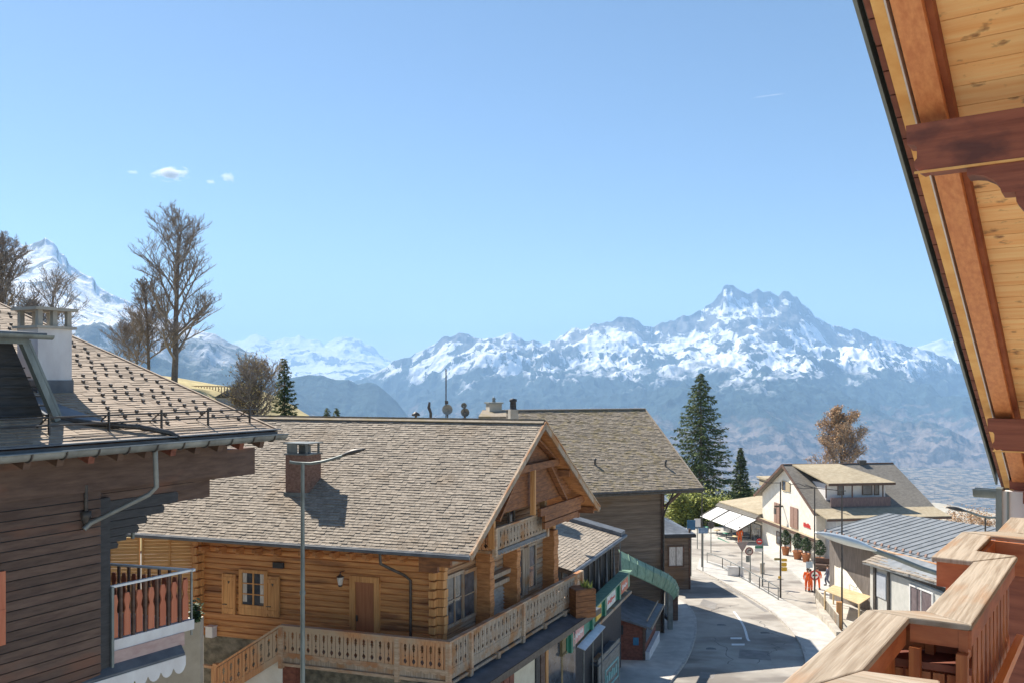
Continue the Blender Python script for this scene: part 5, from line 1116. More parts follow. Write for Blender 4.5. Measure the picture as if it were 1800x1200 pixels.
skirt(1708.5, 1097, 1789, 977, .075, .012, m_skirt, side=1)
skirt(1637, 978, 1711, 986, .06, -.03, m_skirt, side=-1) if False else None
# outer side skirts and planter boxes
def wallq(P, z0, z1, m, name, th=.03):
    b_ = MB()
    for p, q in zip(P[:-1], P[1:]):
        d = unit(q-p); n_ = V([-d[1], d[0], 0])*th
        b_.hexa([V([*p[:2], z0]), V([*q[:2], z0]), V([*(q+n_)[:2], z0]), V([*(p+n_)[:2], z0])], [V([*p[:2], z1]), V([*q[:2], z1]), V([*(q+n_)[:2], z1]), V([*(p+n_)[:2], z1])])
    return b_.build(name, m, bc)
inn = lambda x, y, dx, dy: pz(x, y)+V([dx, dy, 0])
wallq([inn(1637, 977, .04, .03), inn(1711, 985.5, .03, .03)], ZB-.15, ZB-TH-.002, m_skirt, 'skirt_board')
wallq([inn(1637, 977, .1, .06), inn(1711, 985.5, .03, .06)], ZB-.22, ZB-.151, m_skirt, 'planter_panel'); wallq([inn(1637, 977, .16, .1), inn(1711, 985.5, .03, .09)], ZB-.4, ZB-.221, m_redd, 'planter_panel')
wallq([inn(1524, 1070, .03, -.02), inn(1626, 1072.5, .03, .03)], ZB-.15, ZB-TH-.002, m_skirt, 'skirt_board')
wallq([inn(1352, 1218, .03, .03), inn(1523, 1070, .03, .0)], ZB-.3, ZB-TH-.002, m_skirt, 'skirt_board')
wallq([inn(1627, 1072, .03, 0), inn(1711, 986, .03, 0)], ZB-.3, ZB-TH-.002, m_skirt, 'skirt_board')
# inside of the opening between rail A and B
skirt(1519, 1178, 1600, 1086, 1.2, .05, m_bal, 'side_panel', z1=ZB-.1)
p0, p1 = pz(1601, 1085.5), pz(1708, 1098.5); d = unit(p1-p0); n_ = V([-d[1], d[0], 0]); n_ = -n_ if n_[1] < 0 else n_
g_ = lambda P, o, z: V([*(P+n_*o)[:2], z])
p0 = p0-d*.16
b_ = MB(); b_.slab([g_(p0, .05, ZB-.19), g_(p1, .05, ZB-.19), g_(p1, .2, ZB-.19), g_(p0, .2, ZB-.19)], (0, 0, .025)); b_.build('shelf_board', m_redd, bc)
b_ = MB(); b_.slab([g_(p0, .2, ZB-1.3), g_(p1, .2, ZB-1.3), g_(p1, .2, ZB-.05), g_(p0, .2, ZB-.05)], n_*.02); b_.build('back_board', m_purl, bc)
L = np.linalg.norm(p1-p0)
for i in range(int(L/.045)):
    b_ = MB(); b_.slab([g_(p0+d*(i*.045+.004), .055, ZB-1.3), g_(p0+d*(i*.045+.041), .055, ZB-1.3), g_(p0+d*(i*.045+.041), .055, ZB-.2), g_(p0+d*(i*.045+.004), .055, ZB-.2)], n_*.012); b_.build('baluster', m_bal, bc)
palings(1709, 1099, 1789, 979, ZB-.12, ZB-1.25, .03, m_bal, .085, .03)
for (x, y, ox, oy) in ((1601, 1089, .03, .03), (1706, 1100, -.012, .03)):
    P = pz(x, y)+V([ox, oy, 0]); b_ = MB(); f_ = Fr(P[:2], Wd[:2], U[:2]); b_.box(f_, -.018, .018, -.018, .018, ZB-1.3, ZB-.105); b_.build('post', m_bal, bc)
P, Q = pz(1708, 1098), pz(1789, 977); P = P+V([.012, 0, 0]); Q = Q+V([.012, 0, 0]); b_ = MB(); b_.bar(V([*P[:2], ZB-.4]), V([*Q[:2], ZB-.4]), .03, .045); b_.build('lower_rail', m_rafter, bc)
# opening 2 inner faces
wallq([pz(1718, 967)+V([.02, 0, 0]), pz(1743, 942)+V([.02, 0, 0])], ZB-.16, ZB-TH-.002, m_skirt, 'skirt_board')
wallq([pz(1744, 942)+V([0, .02, 0]), pz(1850, 954)+V([0, .02, 0])], ZB-.2, ZB-TH-.002, m_skirt, 'skirt_board')
wallq([pz(1744, 942)+V([0, .1, 0]), pz(1850, 954)+V([0, .1, 0])], ZB-1.2, ZB-.2, m_purl, 'balustrade_panel')
b_ = MB(); b_.slab([pz(1500, 1400), pz(1640, 1075), pz(1850, 985), pz(2600, 1400)], (0, 0, -.06)); o = b_.build('deck', m_rail, bc); o.location.z -= 1.25

# ================================================================== street lamps
def arm_lamp(name, label, base, pole_top, pts, head, r=.055, group=None, headw=.16, mm=None, dark=False):
    t_ = thing(name, label, 'street lamp', base, group)
    b_ = MB(); h = pole_top[2]-base[2]
    if h > .1: b_.tube([V(base), V(base)+(V(pole_top)-V(base))*.45, V(pole_top)], [r*1.45, r*1.2, r*.95], 12); b_.lathe(V(base)+(V(pole_top)-V(base))*.63, [(r*1.35, -.06), (r*1.45, -.04), (r*1.45, .04), (r*1.3, .06)], 12)
    b_.build('pole', mm or m_pole, t_)
    b_ = MB(); n_ = len(pts); b_.tube(pts, [r*.75]*(n_-1)+[r*.6], 8); b_.build('arm', mm or m_pole, t_)
    p, q = V(head[0]), V(head[1]); d = unit(q-p); L = np.linalg.norm(q-p); s_ = np.cross(d, Z3); s_ /= np.linalg.norm(s_); u2 = np.cross(s_, d); vs = []; st_ = []
    for k in range(9):
        f = k/8; w_ = headw*math.sin(math.pi*(.12+.86*f)**.8)*.9+.015; th = .09*math.sin(math.pi*(.1+.85*f))+.01; c = p+d*L*f
        for j in range(10): a = 2*math.pi*j/10; vs.append(c+s_*math.cos(a)*w_+u2*(math.sin(a)*th*(1 if math.sin(a) > 0 else .45)))
    b_ = MB(); b_.add(vs, [(i*10+j, i*10+(j+1) % 10, (i+1)*10+(j+1) % 10, (i+1)*10+j) for i in range(8) for j in range(10)]+[tuple(range(10)), tuple(range(80, 90))], True)
    b_.build('lamp_head', m_lamp if not dark else m_iron, t_); return t_
d = 24.
bs = at(532, 812, d); base = V([bs[0], bs[1], float(gz(bs[0], bs[1]))-.0]); base[2] = -12.2
arm_lamp('street_lamp', 'tall grey street lamp with a curved arm in front of the log chalet', base, at(532, 812, d), [at(509, 811, d), at(520, 813, d), at(545, 814, d), at(566, 811, d-.1), at(585, 806, d-.2), at(600, 801, d-.3), at(612, 797, d-.35)], (at(603, 800, d-.3), at(642, 789, d-.5)), headw=.14, dark=True)
d = 14.
tp_ = at(1700, 1022, d); base = V([tp_[0], tp_[1], -15.])
arm_lamp('street_lamp', 'big pale street lamp close below the balcony, head over the road', base, tp_, [tp_, at(1670, 1014, d), at(1620, 998, d-.1), at(1575, 980, d-.2), at(1540, 968, d-.3), at(1528, 962, d-.3)], (at(1533, 966, d-.3), at(1434, 936, d-.9)), headw=.17)
d = 30.
tp_ = at(1775, 905, d); base = V([tp_[0], tp_[1], -16])
arm_lamp('street_lamp', 'dark curved street lamp against the valley at the right, beside the eave gutter', base, tp_, [at(1768, 905, d), at(1755, 908.5, d), at(1738, 909, d), at(1722, 906, d), at(1706, 900, d), at(1694, 896, d)], (at(1697, 898, d), at(1663, 891, d)), dark=True, headw=.16)
b_ = MB(); P = at(1732, 909, d); b_.tube([P, V([P[0], P[1], -6.5])], .03, 5); solo(b_, 'thin_rod', m_iron, 'thin rod hanging under the dark curved street lamp', 'rod', P-V([0, 0, 1]))
def mast(x, yb, yt, r, label, arms, name='street_mast'):
    r *= .72
    P = road(x, yb); zt_ = -(yt-HY)/F*P[1]; t_ = thing(name, label, 'mast', P, 'slim masts along the street'); b_ = MB(); b_.tube([P, V([P[0], P[1], zt_])], [r*1.2, r*.8], 8); b_.build('pole', m_iron if name == 'street_mast' else m_pole, t_)
    for a in arms:
        b_ = MB(); b_.tube([at(ax, ay, P[1]+(ax-x)*.0) for ax, ay in a], r*.5, 5); b_.build('arm', m_iron, t_)
    return t_
mast(1372, 1050, 846, .09, 'slim mast by the yellow hiking signs', [[(1372, 848), (1352, 848), (1342, 846), (1331, 841)]])
mast(1432, 1046, 855, .085, 'slim mast behind the round no overtaking sign', [[(1432, 857), (1415, 854), (1403, 849), (1390, 851), (1385, 846)], [(1432, 857), (1412, 858), (1400, 856)]])
mast(1480, 1104, 862, .085, 'slim mast beside the timber canopy, nearest to the balcony', [[(1487, 862), (1480, 862), (1455, 859), (1432, 857), (1415, 851)]])
mast(1234, 998, 862, .09, 'slim mast right of the annex in front of the big spruce', [[(1234, 845), (1233, 862)], [(1234, 845), (1246, 842), (1256, 836), (1264, 832)]])
mast(1340, 1030, 950, .05, 'thin pole of the green and red sign', [], name='sign_pole')

# road signs
def disc(b_, c, r, y0, y1, n=20, face=(0, 1)):
    c = V(c); vs = [c+V([r*math.cos(2*math.pi*k/n), y0, r*math.sin(2*math.pi*k/n)]) for k in range(n)]+[c+V([r*math.cos(2*math.pi*k/n), y1, r*math.sin(2*math.pi*k/n)]) for k in range(n)]
    b_.add(vs, [tuple(range(n)), tuple(range(n, 2*n))]+[(i, (i+1) % n, n+(i+1) % n, n+i) for i in range(n)])
P = road(1432, 1041); c = at(1432.5, 1010, P[1]-.12); t_ = thing('no_overtaking_sign', 'round red ringed sign with two small cars beside the orange workers', 'road sign', P)
b_ = MB(); b_.tube([P+V([0, -.05, 0]), V([P[0], P[1]-.05, c[2]])], .06, 7); b_.build('post', m_pole, t_)
b_ = MB(); disc(b_, c, .42, 0, .03); b_.build('red_ring', mat('sign_ring', (.3, .03, .03), (.5, .05, .05), (3, 3, 3)), t_)
b_ = MB(); disc(b_, c, .29, -.01, .0); b_.build('white_field', m_white, t_)
f_ = Fr(c[:2], (1, 0), (0, 1))
for (x, mm) in ((-.12, m_black), (.12, m_redp)):
    b_ = MB(); b_.box(f_, x-.09, x+.09, -.02, -.012, c[2]-.07, c[2]+.02); b_.box(f_, x-.06, x+.06, -.02, -.012, c[2]+.021, c[2]+.07); b_.box(f_, x-.08, x-.04, -.02, -.012, c[2]-.1, c[2]-.071); b_.box(f_, x+.04, x+.08, -.02, -.012, c[2]-.1, c[2]-.071); b_.build('car_symbol', mm, t_)
P = road(1319, 1026); c = at(1317, 968, P[1]-.12); t_ = thing('turn_sign', 'round weathered sign with a dark bent arrow beside the triangular sign', 'road sign', P)
b_ = MB(); b_.tube([P, V([P[0], P[1], c[2]])], .045, 7); b_.build('post', m_pole, t_)
b_ = MB(); disc(b_, c, .36, 0, .03); b_.build('ring', mat('sign_ring_brown', (.2, .08, .07), (.3, .12, .1), (3, 3, 3)), t_); b_ = MB(); disc(b_, c, .26, -.01, 0); b_.build('field', mat('sign_grey', (.5, .45, .42), (.6, .55, .5), (3, 3, 3)), t_)
b_ = MB(); b_.tube([c+V([-.12, -.03, -.14]), c+V([-.1, -.03, .05]), c+V([.08, -.03, .1])], .035, 5); b_.add([c+V([.06, -.03, .2]), c+V([.06, -.03, .0]), c+V([.2, -.03, .1])], [(0, 1, 2)]); b_.build('arrow', m_black, t_)
b_ = MB(); f_ = Fr(c[:2], (1, 0), (0, 1)); b_.box(f_, -.28, .05, 0, .03, c[2]-.95, c[2]-.38); b_.build('plate', m_pole, t_)
P = road(1304, 1014); c = at(1305, 960, P[1]-.1); t_ = thing('yield_sign', 'triangular sign pointing down, seen from behind on the street', 'road sign', P)
b_ = MB(); b_.tube([P, V([P[0], P[1], c[2]])], .045, 7); b_.build('post', m_pole, t_)
b_ = MB(); b_.slab([c+V([-.55, 0, .42]), c+V([.55, 0, .42]), c+V([0, 0, -.5])], (0, .03, 0)); b_.build('plate', mat('sign_back', (.3, .24, .22), (.4, .33, .3), (3, 3, 3)), t_)
P = road(1340, 1030); t_ = thing('town_sign', 'green and white plate under a round red sign on a thin pole', 'road sign', P)
c = at(1335, 963, P[1]-.1); f_ = Fr(c[:2], (1, 0), (0, 1))
b_ = MB(); b_.box(f_, -.38, .34, 0, .03, c[2]-.0, c[2]+.22); b_.build('green_plate', m_green, t_); b_ = MB(); b_.box(f_, -.38, .34, 0, .03, c[2]-.28, c[2]-.001); b_.build('white_plate', m_white, t_)
b_ = MB(); c2_ = at(1335, 951, P[1]-.1); disc(b_, c2_, .26, 0, .03); b_.build('red_disc', m_redp, t_); b_ = MB(); f2 = Fr(c2_[:2], (1, 0), (0, 1)); b_.box(f2, -.15, .15, -.012, -.002, c2_[2]-.04, c2_[2]+.04); b_.build('white_bar', m_white, t_)
b_ = MB(); b_.tube([V([c[0]+.3, c[1], P[2]]), V([c[0]+.3, c[1], c2_[2]])], .03, 6); b_.build('post', m_pole, t_)
P = road(1372, 1050)
for i, (x0, x1, y0, y1) in enumerate(((1374, 1383, 981, 986), (1374, 1382.5, 988, 995), (1374, 1383, 996, 1003), (1361, 1371, 980, 984), (1368, 1372, 1012, 1016))):
    b_ = MB(); q = [at(x0, y0, P[1]-.15), at(x1, y0, P[1]-.15), at(x1+(.8 if x1 > 1372 else 0), (y0+y1)/2, P[1]-.15), at(x1, y1, P[1]-.15), at(x0, y1, P[1]-.15)]; b_.slab(q, (0, .04, 0))
    solo(b_, 'hiking_sign', m_yel if i != 3 else mat('olive_plate', (.3, .24, .08), (.4, .32, .12), (3, 3, 3)), ['topmost yellow hiking arrow on the slim mast', 'second yellow hiking arrow on the slim mast', 'third and lowest big yellow hiking arrow on the slim mast', 'olive plate pointing left on the slim mast', 'small yellow marker low on the slim mast'][i], 'sign', q[0], 'hiking signs on the mast')
# signs near the annex
def simple_sign(x, y, w_, h, d_, m_, label, round_=False, pole=True):
    P = at(x, y, d_); t_ = thing('street_sign', label, 'sign', V([P[0], P[1], rz(P[0], P[1])])); f_ = Fr(P[:2], (1, 0), (0, 1)); b_ = MB()
    if round_: disc(b_, P, w_/2, 0, .04)
    else: b_.box(f_, -w_/2, w_/2, 0, .04, P[2]-h/2, P[2]+h/2)
    b_.build('plate', m_, t_); b_ = MB(); b_.tube([V([P[0], P[1]+.08, rz(P[0], P[1])]), P+V([0, .08, h/2])], .05, 6); b_.build('post', m_pole, t_)
simple_sign(1250, 922, .75, .75, 92, m_iron, 'round dark sign seen from behind at the street corner', True)
simple_sign(1215, 922, .75, .9, 78, m_blue, 'blue square sign above the annex roof')
simple_sign(1236, 932, .9, .5, 80, mat('pale_blue_plate', (.15, .25, .38), (.3, .42, .55), (3, 3, 3)), 'pale blue slanted sign at the annex roof corner')
simple_sign(1226, 918, .7, .9, 95, m_white, 'white notice plate right of the blue square sign')

# ================================================================== railings by the street
def street_fence(pts, h, m_, label, name, step, bars=True):
    P = [road(x, y)+V([0, 0, .1]) for x, y in pts]; t_ = thing(name, label, 'railing', P[0]); b_ = MB()
    for p, q in zip(P[:-1], P[1:]): b_.bar(p+V([0, 0, h]), q+V([0, 0, h]), .07, .06); b_.bar(p+V([0, 0, .12]), q+V([0, 0, .12]), .05, .04)
    b_.build('rails', m_, t_); b_ = MB(); c_ = MB()
    for p, q in zip(P[:-1], P[1:]):
        L = np.linalg.norm(q-p); n_ = max(1, int(L/step))
        for i in range(n_+1): a = p+(q-p)*i/n_; c_.bar(a-V([0, 0, .1]), a+V([0, 0, h]), .06, .06, up=(1, 0, 0))
        if bars:
            n_ = int(L/.2)
            for i in range(n_): a = p+(q-p)*i/n_; b_.bar(a+V([0, 0, .12]), a+V([0, 0, h]), .025, .025, up=(1, 0, 0))
    c_.build('posts', m_, t_)
    if b_.v: b_.build('bars', m_, t_)
m_fence = mat('beige_fence', (.45, .4, .32), (.58, .52, .43), (4, 4, 4))
street_fence([(1434, 1060), (1452, 1082), (1474, 1112)], 1.1, m_fence, 'beige barred railing beside the timber canopy', 'barred_railing', 1.4)
street_fence([(1243, 990), (1270, 1000), (1300, 1016), (1335, 1036), (1368, 1056)], 1.0, m_metal, 'thin steel railing along the traffic island', 'steel_railing', 2.2, bars=False)
b_ = MB(); Pq = [road(1432, 1052), road(1440, 1085), road(1470, 1122), road(1480, 1122), road(1450, 1080), road(1440, 1050)]; b_.slab([p for p in Pq], (0, 0, .45)); solo(b_, 'retaining_wall', m_conc, 'low concrete wall under the beige barred railing', 'wall', Pq[1])
for (x, y, s_) in ((1290, 1008, 1.2), (1272, 1003, .8)):
    pass
P = road(1293, 1014); b_ = MB(); f_ = Fr(P[:2], (1, -.5), (.5, 1)); b_.box(f_, -.7, .7, -.05, .05, P[2], P[2]+.9); b_.box(f_, -.75, .75, -.09, .09, P[2]+.9, P[2]+.98); b_.box(f_, -.6, .6, -.07, -.05, P[2]+.15, P[2]+.8); solo(b_, 'white_barrier', m_white, 'white barrier panel on the traffic island', 'barrier', P)
P = road(1340, 1008); b_ = MB(); b_.lathe(P, [(.22, 0), (.2, .9), (.25, .95), (.24, 1.05), (.02, 1.1)], 12); solo(b_, 'litter_bin', m_fence, 'round pale litter bin by the thin sign pole', 'bin', P)

# ================================================================== white house with dormer
HFm = Fr((29.06, 99), (.991, .133), (.133, -.991)); hs = thing('white_house', 'white plastered house with mauve shutters and a wide shed dormer across the street', 'house', HFm.p(6, 6, -19))
zA, zE, bA, bN = -9.25, -13.5, 6.4, 13.8; so_ = -.6; LH = 12.3
b_ = MB()
b_.slab([HFm.p(so_, -1, zE), HFm.p(LH, -1, zE), HFm.p(LH, bA, zA), HFm.p(so_, bA, zA)], (0, 0, .14)); b_.slab([HFm.p(so_, bN, zE), HFm.p(LH+.5, bN, zE), HFm.p(LH, bA, zA), HFm.p(so_, bA, zA)], (0, 0, .14)); rf = b_.build('roof', m_greyroof, hs)
b_ = MB(); b_.bar(HFm.p(so_, bA, zA+.14), HFm.p(LH, bA, zA+.14), .25, .1); b_.bar(HFm.p(so_-.02, -1, zE+.02), HFm.p(so_-.02, bA, zA+.05), .08, .28); b_.bar(HFm.p(so_-.02, bN, zE+.02), HFm.p(so_-.02, bA, zA+.05), .08, .28); b_.build('verge_board', m_dark, rf)
zw = lambda b: zE+(zA-zE)*((b+1)/(bA+1) if b < bA else (bN-b)/(bN-bA))
b_ = MB(); b_.slab([HFm.p(0, 0, -20.5), HFm.p(0, 12.8, -19.5), HFm.p(0, 12.8, zw(12.8)-.05), HFm.p(0, bA, zA-.1), HFm.p(0, 0, zw(0)-.05)], HFm.ex*.3); b_.build('gable_wall', m_plaster, hs)
b_ = MB(); b_.box(HFm, .3, LH-.4, 12.5, 12.8, -19.6, zw(12.8)-.1); b_.box(HFm, .3, LH-.4, 0, .3, -20, zw(.3)-.1); b_.box(HFm, LH-.7, LH-.4, .3, 12.5, -20, zE); b_.build('side_walls', m_plaster, hs)
# lower flared roof at the street side
b_ = MB(); b_.slab([HFm.p(so_, 12.6, zE+.55), HFm.p(LH+.3, 12.6, zE+.55), HFm.p(LH+.6, 15.6, zE-.15), HFm.p(so_+.3, 15.6, zE-.15)], (0, 0, .12)); b_.build('lower_roof', m_sandroof, hs)
b_ = MB(); b_.box(HFm, so_+.3, LH+.6, 15.55, 15.65, zE-.3, zE-.1); b_.build('eave_fascia', m_dark, hs)
b_ = MB(); b_.box(HFm, 1.0, LH-.4, 12.8, 14.9, -19.6, zE-.15); b_.build('bay_wall', mat('pale_blue_plaster', (.5, .52, .55), (.6, .62, .64), (2, 2, 2)), hs)
# dormer
bD = 11.9; a0, z0 = HFm.onb(bD, 1452, 872); a1, z1 = HFm.onb(bD, 1556, 868); ztop = HFm.onb(bD, 1500, 849)[1]; zmid = HFm.onb(bD, 1500, 871)[1]; zbt = HFm.onb(bD, 1500, 885)[1]
b_ = MB(); b_.box(HFm, a0, a1, 7.4, bD, zbt-.3, ztop); dm = b_.build('dormer', m_whiteb, hs)
b_ = MB(); b_.slab([HFm.p(a0-1.1, 6.6, zA+.02), HFm.p(a1-2.2, 6.6, zA+.02), HFm.p(a1+.6, bD+.9, ztop+.02), HFm.p(a0-.2, bD+.9, ztop+.02)], (0, 0, .14)); b_.build('dormer_roof', m_sandroof, dm)
b_ = MB(); b_.box(HFm, a0-.2, a1+.6, bD+.88, bD+.94, ztop-.1, ztop+.14); b_.build('dormer_fascia', m_dark, dm)
b_ = MB(); b_.box(HFm, a0, a1, bD+.9, bD+1.0, zbt-.1, zmid); b_.build('parapet', mat('mauve_parapet', (.16, .11, .11), (.24, .17, .16), (9, 9, 2)), dm)
WD = Wall(HFm, 'a', bD, 1)
for (x0, x1) in ((1473, 1482), (1516, 1532), (1537, 1544)):
    r_ = WD.rect(x0, 851, x1, 868); WD.window(dm, (min(r_[0], r_[1]), max(r_[0], r_[1]), r_[2], r_[3]), m_dark, .06, 1, 1, .08)
for x in (1452, 1498, 1552):
    aa = HFm.onb(bD+.9, x, 860)[0]; b_ = MB(); b_.box(HFm, aa-.05, aa+.05, bD+.85, bD+.95, zmid, ztop); b_.build('dormer_post', m_dark, dm)
WGh = Wall(HFm, 'b', 0, -1)
for (x0, y0, x1, y1) in ((1362, 883, 1371, 919), (1390, 891, 1403, 927)):
    r_ = WGh.rect(x0, y0, x1, y1); mid = (r_[0]+r_[1])/2; b_ = MB(); WGh.box(b_, (r_[0], mid-.03, r_[2], r_[3]), .02, .1); b_.build('shutter', m_shut, hs); b_ = MB(); WGh.box(b_, (mid+.03, r_[1], r_[2], r_[3]), .02, .1); b_.build('shutter', m_shut, hs)
r_ = WGh.rect(1376, 846, 1389, 862); WGh.window(hs, (r_[0], (r_[0]+r_[1])/2, r_[2], r_[3]), m_ply, .05, 1, 1, .1); b_ = MB(); WGh.box(b_, ((r_[0]+r_[1])/2+.1, r_[1]+.1, r_[2], r_[3]), .02, .1); b_.build('shutter', m_sandroof, hs)
b_ = MB(); b_.box(HFm, -.6, .0, -.2, 13.8, -16.05, -15.9); b_.build('ground_floor_canopy', m_sandroof, hs)
b_ = MB(); b_.box(HFm, -.66, -.6, -.2, 13.8, -16.15, -15.85); b_.build('canopy_edge', m_dark, hs)
for (x0, x1, y0, y1) in ((1366, 1374, 935, 955), (1380, 1390, 941, 965), (1398, 1410, 946, 972), (1416, 1424, 952, 975)):
    r_ = WGh.rect(x0, y0, x1, y1); WGh.window(hs, (r_[0], r_[1], r_[2], min(r_[3], -16.4)), m_dark, .08, 1, 1, .08)
b_ = MB(); rr = random.Random(4); r_ = WGh.rect(1413, 918, 1425, 928)
for i in range(6):
    x = r_[0]+(r_[1]-r_[0])*i/6; WGh.box(b_, (x, x+.14, r_[2]+.1, r_[3]-rr.uniform(0, .35)), .02, .06); WGh.box(b_, (x+.1, x+.3, r_[2]+.1, r_[2]+.2), .02, .055)
b_.build('red_lettering', m_redp, hs)
b_ = MB(); r_ = WGh.rect(1376, 889, 1387, 892); WGh.box(b_, (r_[0], r_[0]+.08, r_[2], r_[3]), .02, 1.0); b_.box(HFm, -.95, -.85, r_[0]-.2, r_[0]+.2, r_[2]-.75, r_[2]-.1); b_.build('hanging_sign', m_iron, hs)
q0 = HFm.p(LH-4, bA, zA+.2); b_ = MB(); b_.box(HFm, 8.2, 9.0, bA-.3, bA+.3, zA, zA+.5); b_.build('chimney', m_iron, hs)
b_ = MB(); b_.box(HFm, -.2, 1.6, -1.2, 1.5, -11.4, -11.2); b_.box(HFm, 0, 1.4, -.9, 1.4, -12.2, -11.41); b_.build('rear_dormer', m_sandroof, hs)
# cafe with awnings
CF = Fr((29.06, 99), (-.133, .991), (.991, .133)); cf_ = thing('cafe_pavilion', 'low cafe building with a sand coloured roof beyond the white house', 'cafe', CF.p(6, 2, -19.8))
b_ = MB(); b_.slab([CF.p(0, -.4, -15.6), CF.p(12.6, -.4, -15.9), CF.p(12.6, 8, -14.9), CF.p(0, 8, -14.3)], (0, 0, .12)); b_.build('roof', m_sandroof, cf_)
for k in range(3):
    b_ = MB(); b_.slab([CF.p(0, -.42-.14*k, -15.75-.12*k), CF.p(12.6, -.42-.14*k, -16.05-.12*k), CF.p(12.6, -.55-.14*k, -16.07-.12*k), CF.p(0, -.55-.14*k, -15.77-.12*k)], (0, 0, .1)); b_.build('roof_step', m_greyroof, cf_)
b_ = MB(); b_.box(CF, 0, 12.4, .2, .4, -20.5, -15.8); b_.build('front_wall', m_conc, cf_)
for k in range(4):
    b_ = MB(); b_.box(CF, .8+k*3, 3.2+k*3, .1, .19, -19.6, -17); b_.build('window', m_glass, cf_)
for k in range(3):
    a0, a1 = .1+k*4.15, 3.95+k*4.15; b_ = MB(); b_.slab([CF.p(a0, -.7, -16.15-.1*k), CF.p(a1, -.7, -16.25-.1*k), CF.p(a1, -3.0, -17.45-.1*k), CF.p(a0, -3.0, -17.35-.1*k)], (0, 0, .05))
    aw = thing('awning', ['white awning next to the white house wall', 'middle white awning over the cafe terrace', 'white awning farthest down the street by the hedge'][k], 'awning', CF.p(a0+2, -1.4, -16.4), 'cafe awnings'); b_.build('fabric', m_awn, aw)
    b_ = MB(); b_.bar(CF.p(a0+.05, -.7, -16.3), CF.p(a0+.05, -3, -17.5), .08, .08); b_.build('arm', m_iron, aw); b_ = MB(); b_.bar(CF.p(a1-.05, -.7, -16.3), CF.p(a1-.05, -3, -17.5), .08, .08); b_.build('arm', m_iron, aw)
for k in range(4):
    P = CF.p(1.5+k*3, -2.6, 0); P[2] = rz(P[0], P[1]); t_ = thing('cafe_table', ['cafe table under the nearest awning', 'second cafe table from the white house', 'third cafe table from the white house', 'cafe table under the farthest awning'][k], 'table', P, 'cafe tables'); b_ = MB(); b_.lathe(P, [(.25, 0), (.05, .04), (.05, .7)], 8); b_.build('leg', m_iron, t_); b_ = MB(); b_.lathe(P, [(.02, .7), (.45, .7), (.45, .75), (.02, .76)], 12); b_.build('table_top', m_green if k % 2 else m_ply, t_)
b_ = MB(); b_.box(CF, -2, 5, -3.5, -3.4, -20.3, -19.0); solo(b_, 'terrace_screen', m_green, 'low green screen round the cafe terrace', 'screen', CF.p(3, -5.1, -19.6))

# ================================================================== wing building with ribbed metal roof
wp = [at(1437, 937, 68), at(1560, 903, 71.5), at(1752, 929, 64.1), at(1668, 997, 55.5)]
L0, T0_, R0, B0_ = [V(x) for x in wp]; R0 = B0_+(T0_-L0)*1.3
wg = thing('metal_roof_shop', 'low shop building with a large ribbed grey metal roof and snow hooks', 'shop', V([30, 63, -17.3]))
b_ = MB(); b_.slab([L0, T0_, R0, B0_], (0, 0, .1)); wr = b_.build('roof', m_wingroof, wg)
b_ = MB(); nrib = 19
for i in range(nrib+1):
    f = i/nrib; p = L0*(1-f)+B0_*f+V([0, 0, .12]); q = T0_*(1-f)+R0*f+V([0, 0, .12]); b_.bar(p, q, .05, .045)
b_.build('standing_seams', m_metal, wr)
b_ = MB()
for i in range(19):
    f = (i+.5)/19; p = L0*(1-f)+B0_*f; u2 = unit((T0_-L0)*(1-f)+(R0-B0_)*f); 
    for o_ in (.5,): b_.bar(p+u2*o_+V([0, 0, .1]), p+u2*(o_+.1)+V([0, 0, .27]), .15, .1)
b_.build('snow_hooks', m_shut, wr)
b_ = MB(); b_.tube([L0+V([0, 0, .0]), B0_], .1, 8); b_.build('gutter', m_rail, wg)
ed = unit(B0_-L0); nw = V([-ed[1], ed[0], 0]); nw = nw if nw[0] > 0 else -nw
WF = Fr((L0+nw*.9)[:2], ed[:2], nw[:2]); LW = np.linalg.norm((B0_-L0)[:2])
b_ = MB(); b_.box(WF, .3, LW, 0, .3, -18, -12.5); b_.build('street_wall', mat('taupe_cladding', (.2, .17, .15), (.3, .26, .23), (9, 9, 1), rough=.8), wg)
b_ = MB(); b_.box(WF, .3, .6, .3, 9, -18, -12.3); b_.build('end_wall', m_plaster, wg)
# projecting porch with tiled lean-to
pA, pB, pC, pD = at(1516, 990, 60.5), at(1668, 1034, 51), at(1662, 1000, 53.8), at(1560, 970, 61.5)
b_ = MB(); b_.slab([pA, pB, pC, pD], (0, 0, .12)); pr_ = b_.build('porch_roof', m_wingroof, wg)
b_ = MB(); Lp = np.linalg.norm(pB-pA); tiles(b_, pA+V([0, 0, .13]), unit(pB-pA), unit(pD-pA), Lp, 1.6, .4, .5, .05, rnd=random.Random(3)); b_.build('porch_slates', m_slate, pr_, fix=False)
pd = unit(V([*(pB-pA)[:2], 0])); pn = V([-pd[1], pd[0], 0]); pn = pn if pn[0] > 0 else -pn
PF = Fr((pA+pn*.35)[:2], pd[:2], pn[:2])
b_ = MB(); b_.box(PF, .4, Lp+3, 0, .3, -17.6, -13.0); b_.build('porch_wall', mat('putty_plaster', (.52, .52, .48), (.62, .61, .57), (2, 2, 2)), wg)
WP = Wall(PF, 'a', 0, -1); r_ = WP.rect(1602, 1036, 1640, 1080); WP.window(wg, (r_[0], r_[1], r_[2]-.3, r_[3]), m_white, .1, 2, 1, .1, pane=mat('purple_pane', (.13, .1, .11), (.2, .16, .17), (3, 3, 3), rough=.2))
for (x, w2_) in ((1538, .14), (1562, .1)):
    aa = PF.onb(-.05, x, 1030)[0]; b_ = MB(); b_.box(PF, aa-w2_, aa+w2_, -.12, -.02, -17.6, -13.0); b_.build('downpipe', m_iron, wg)
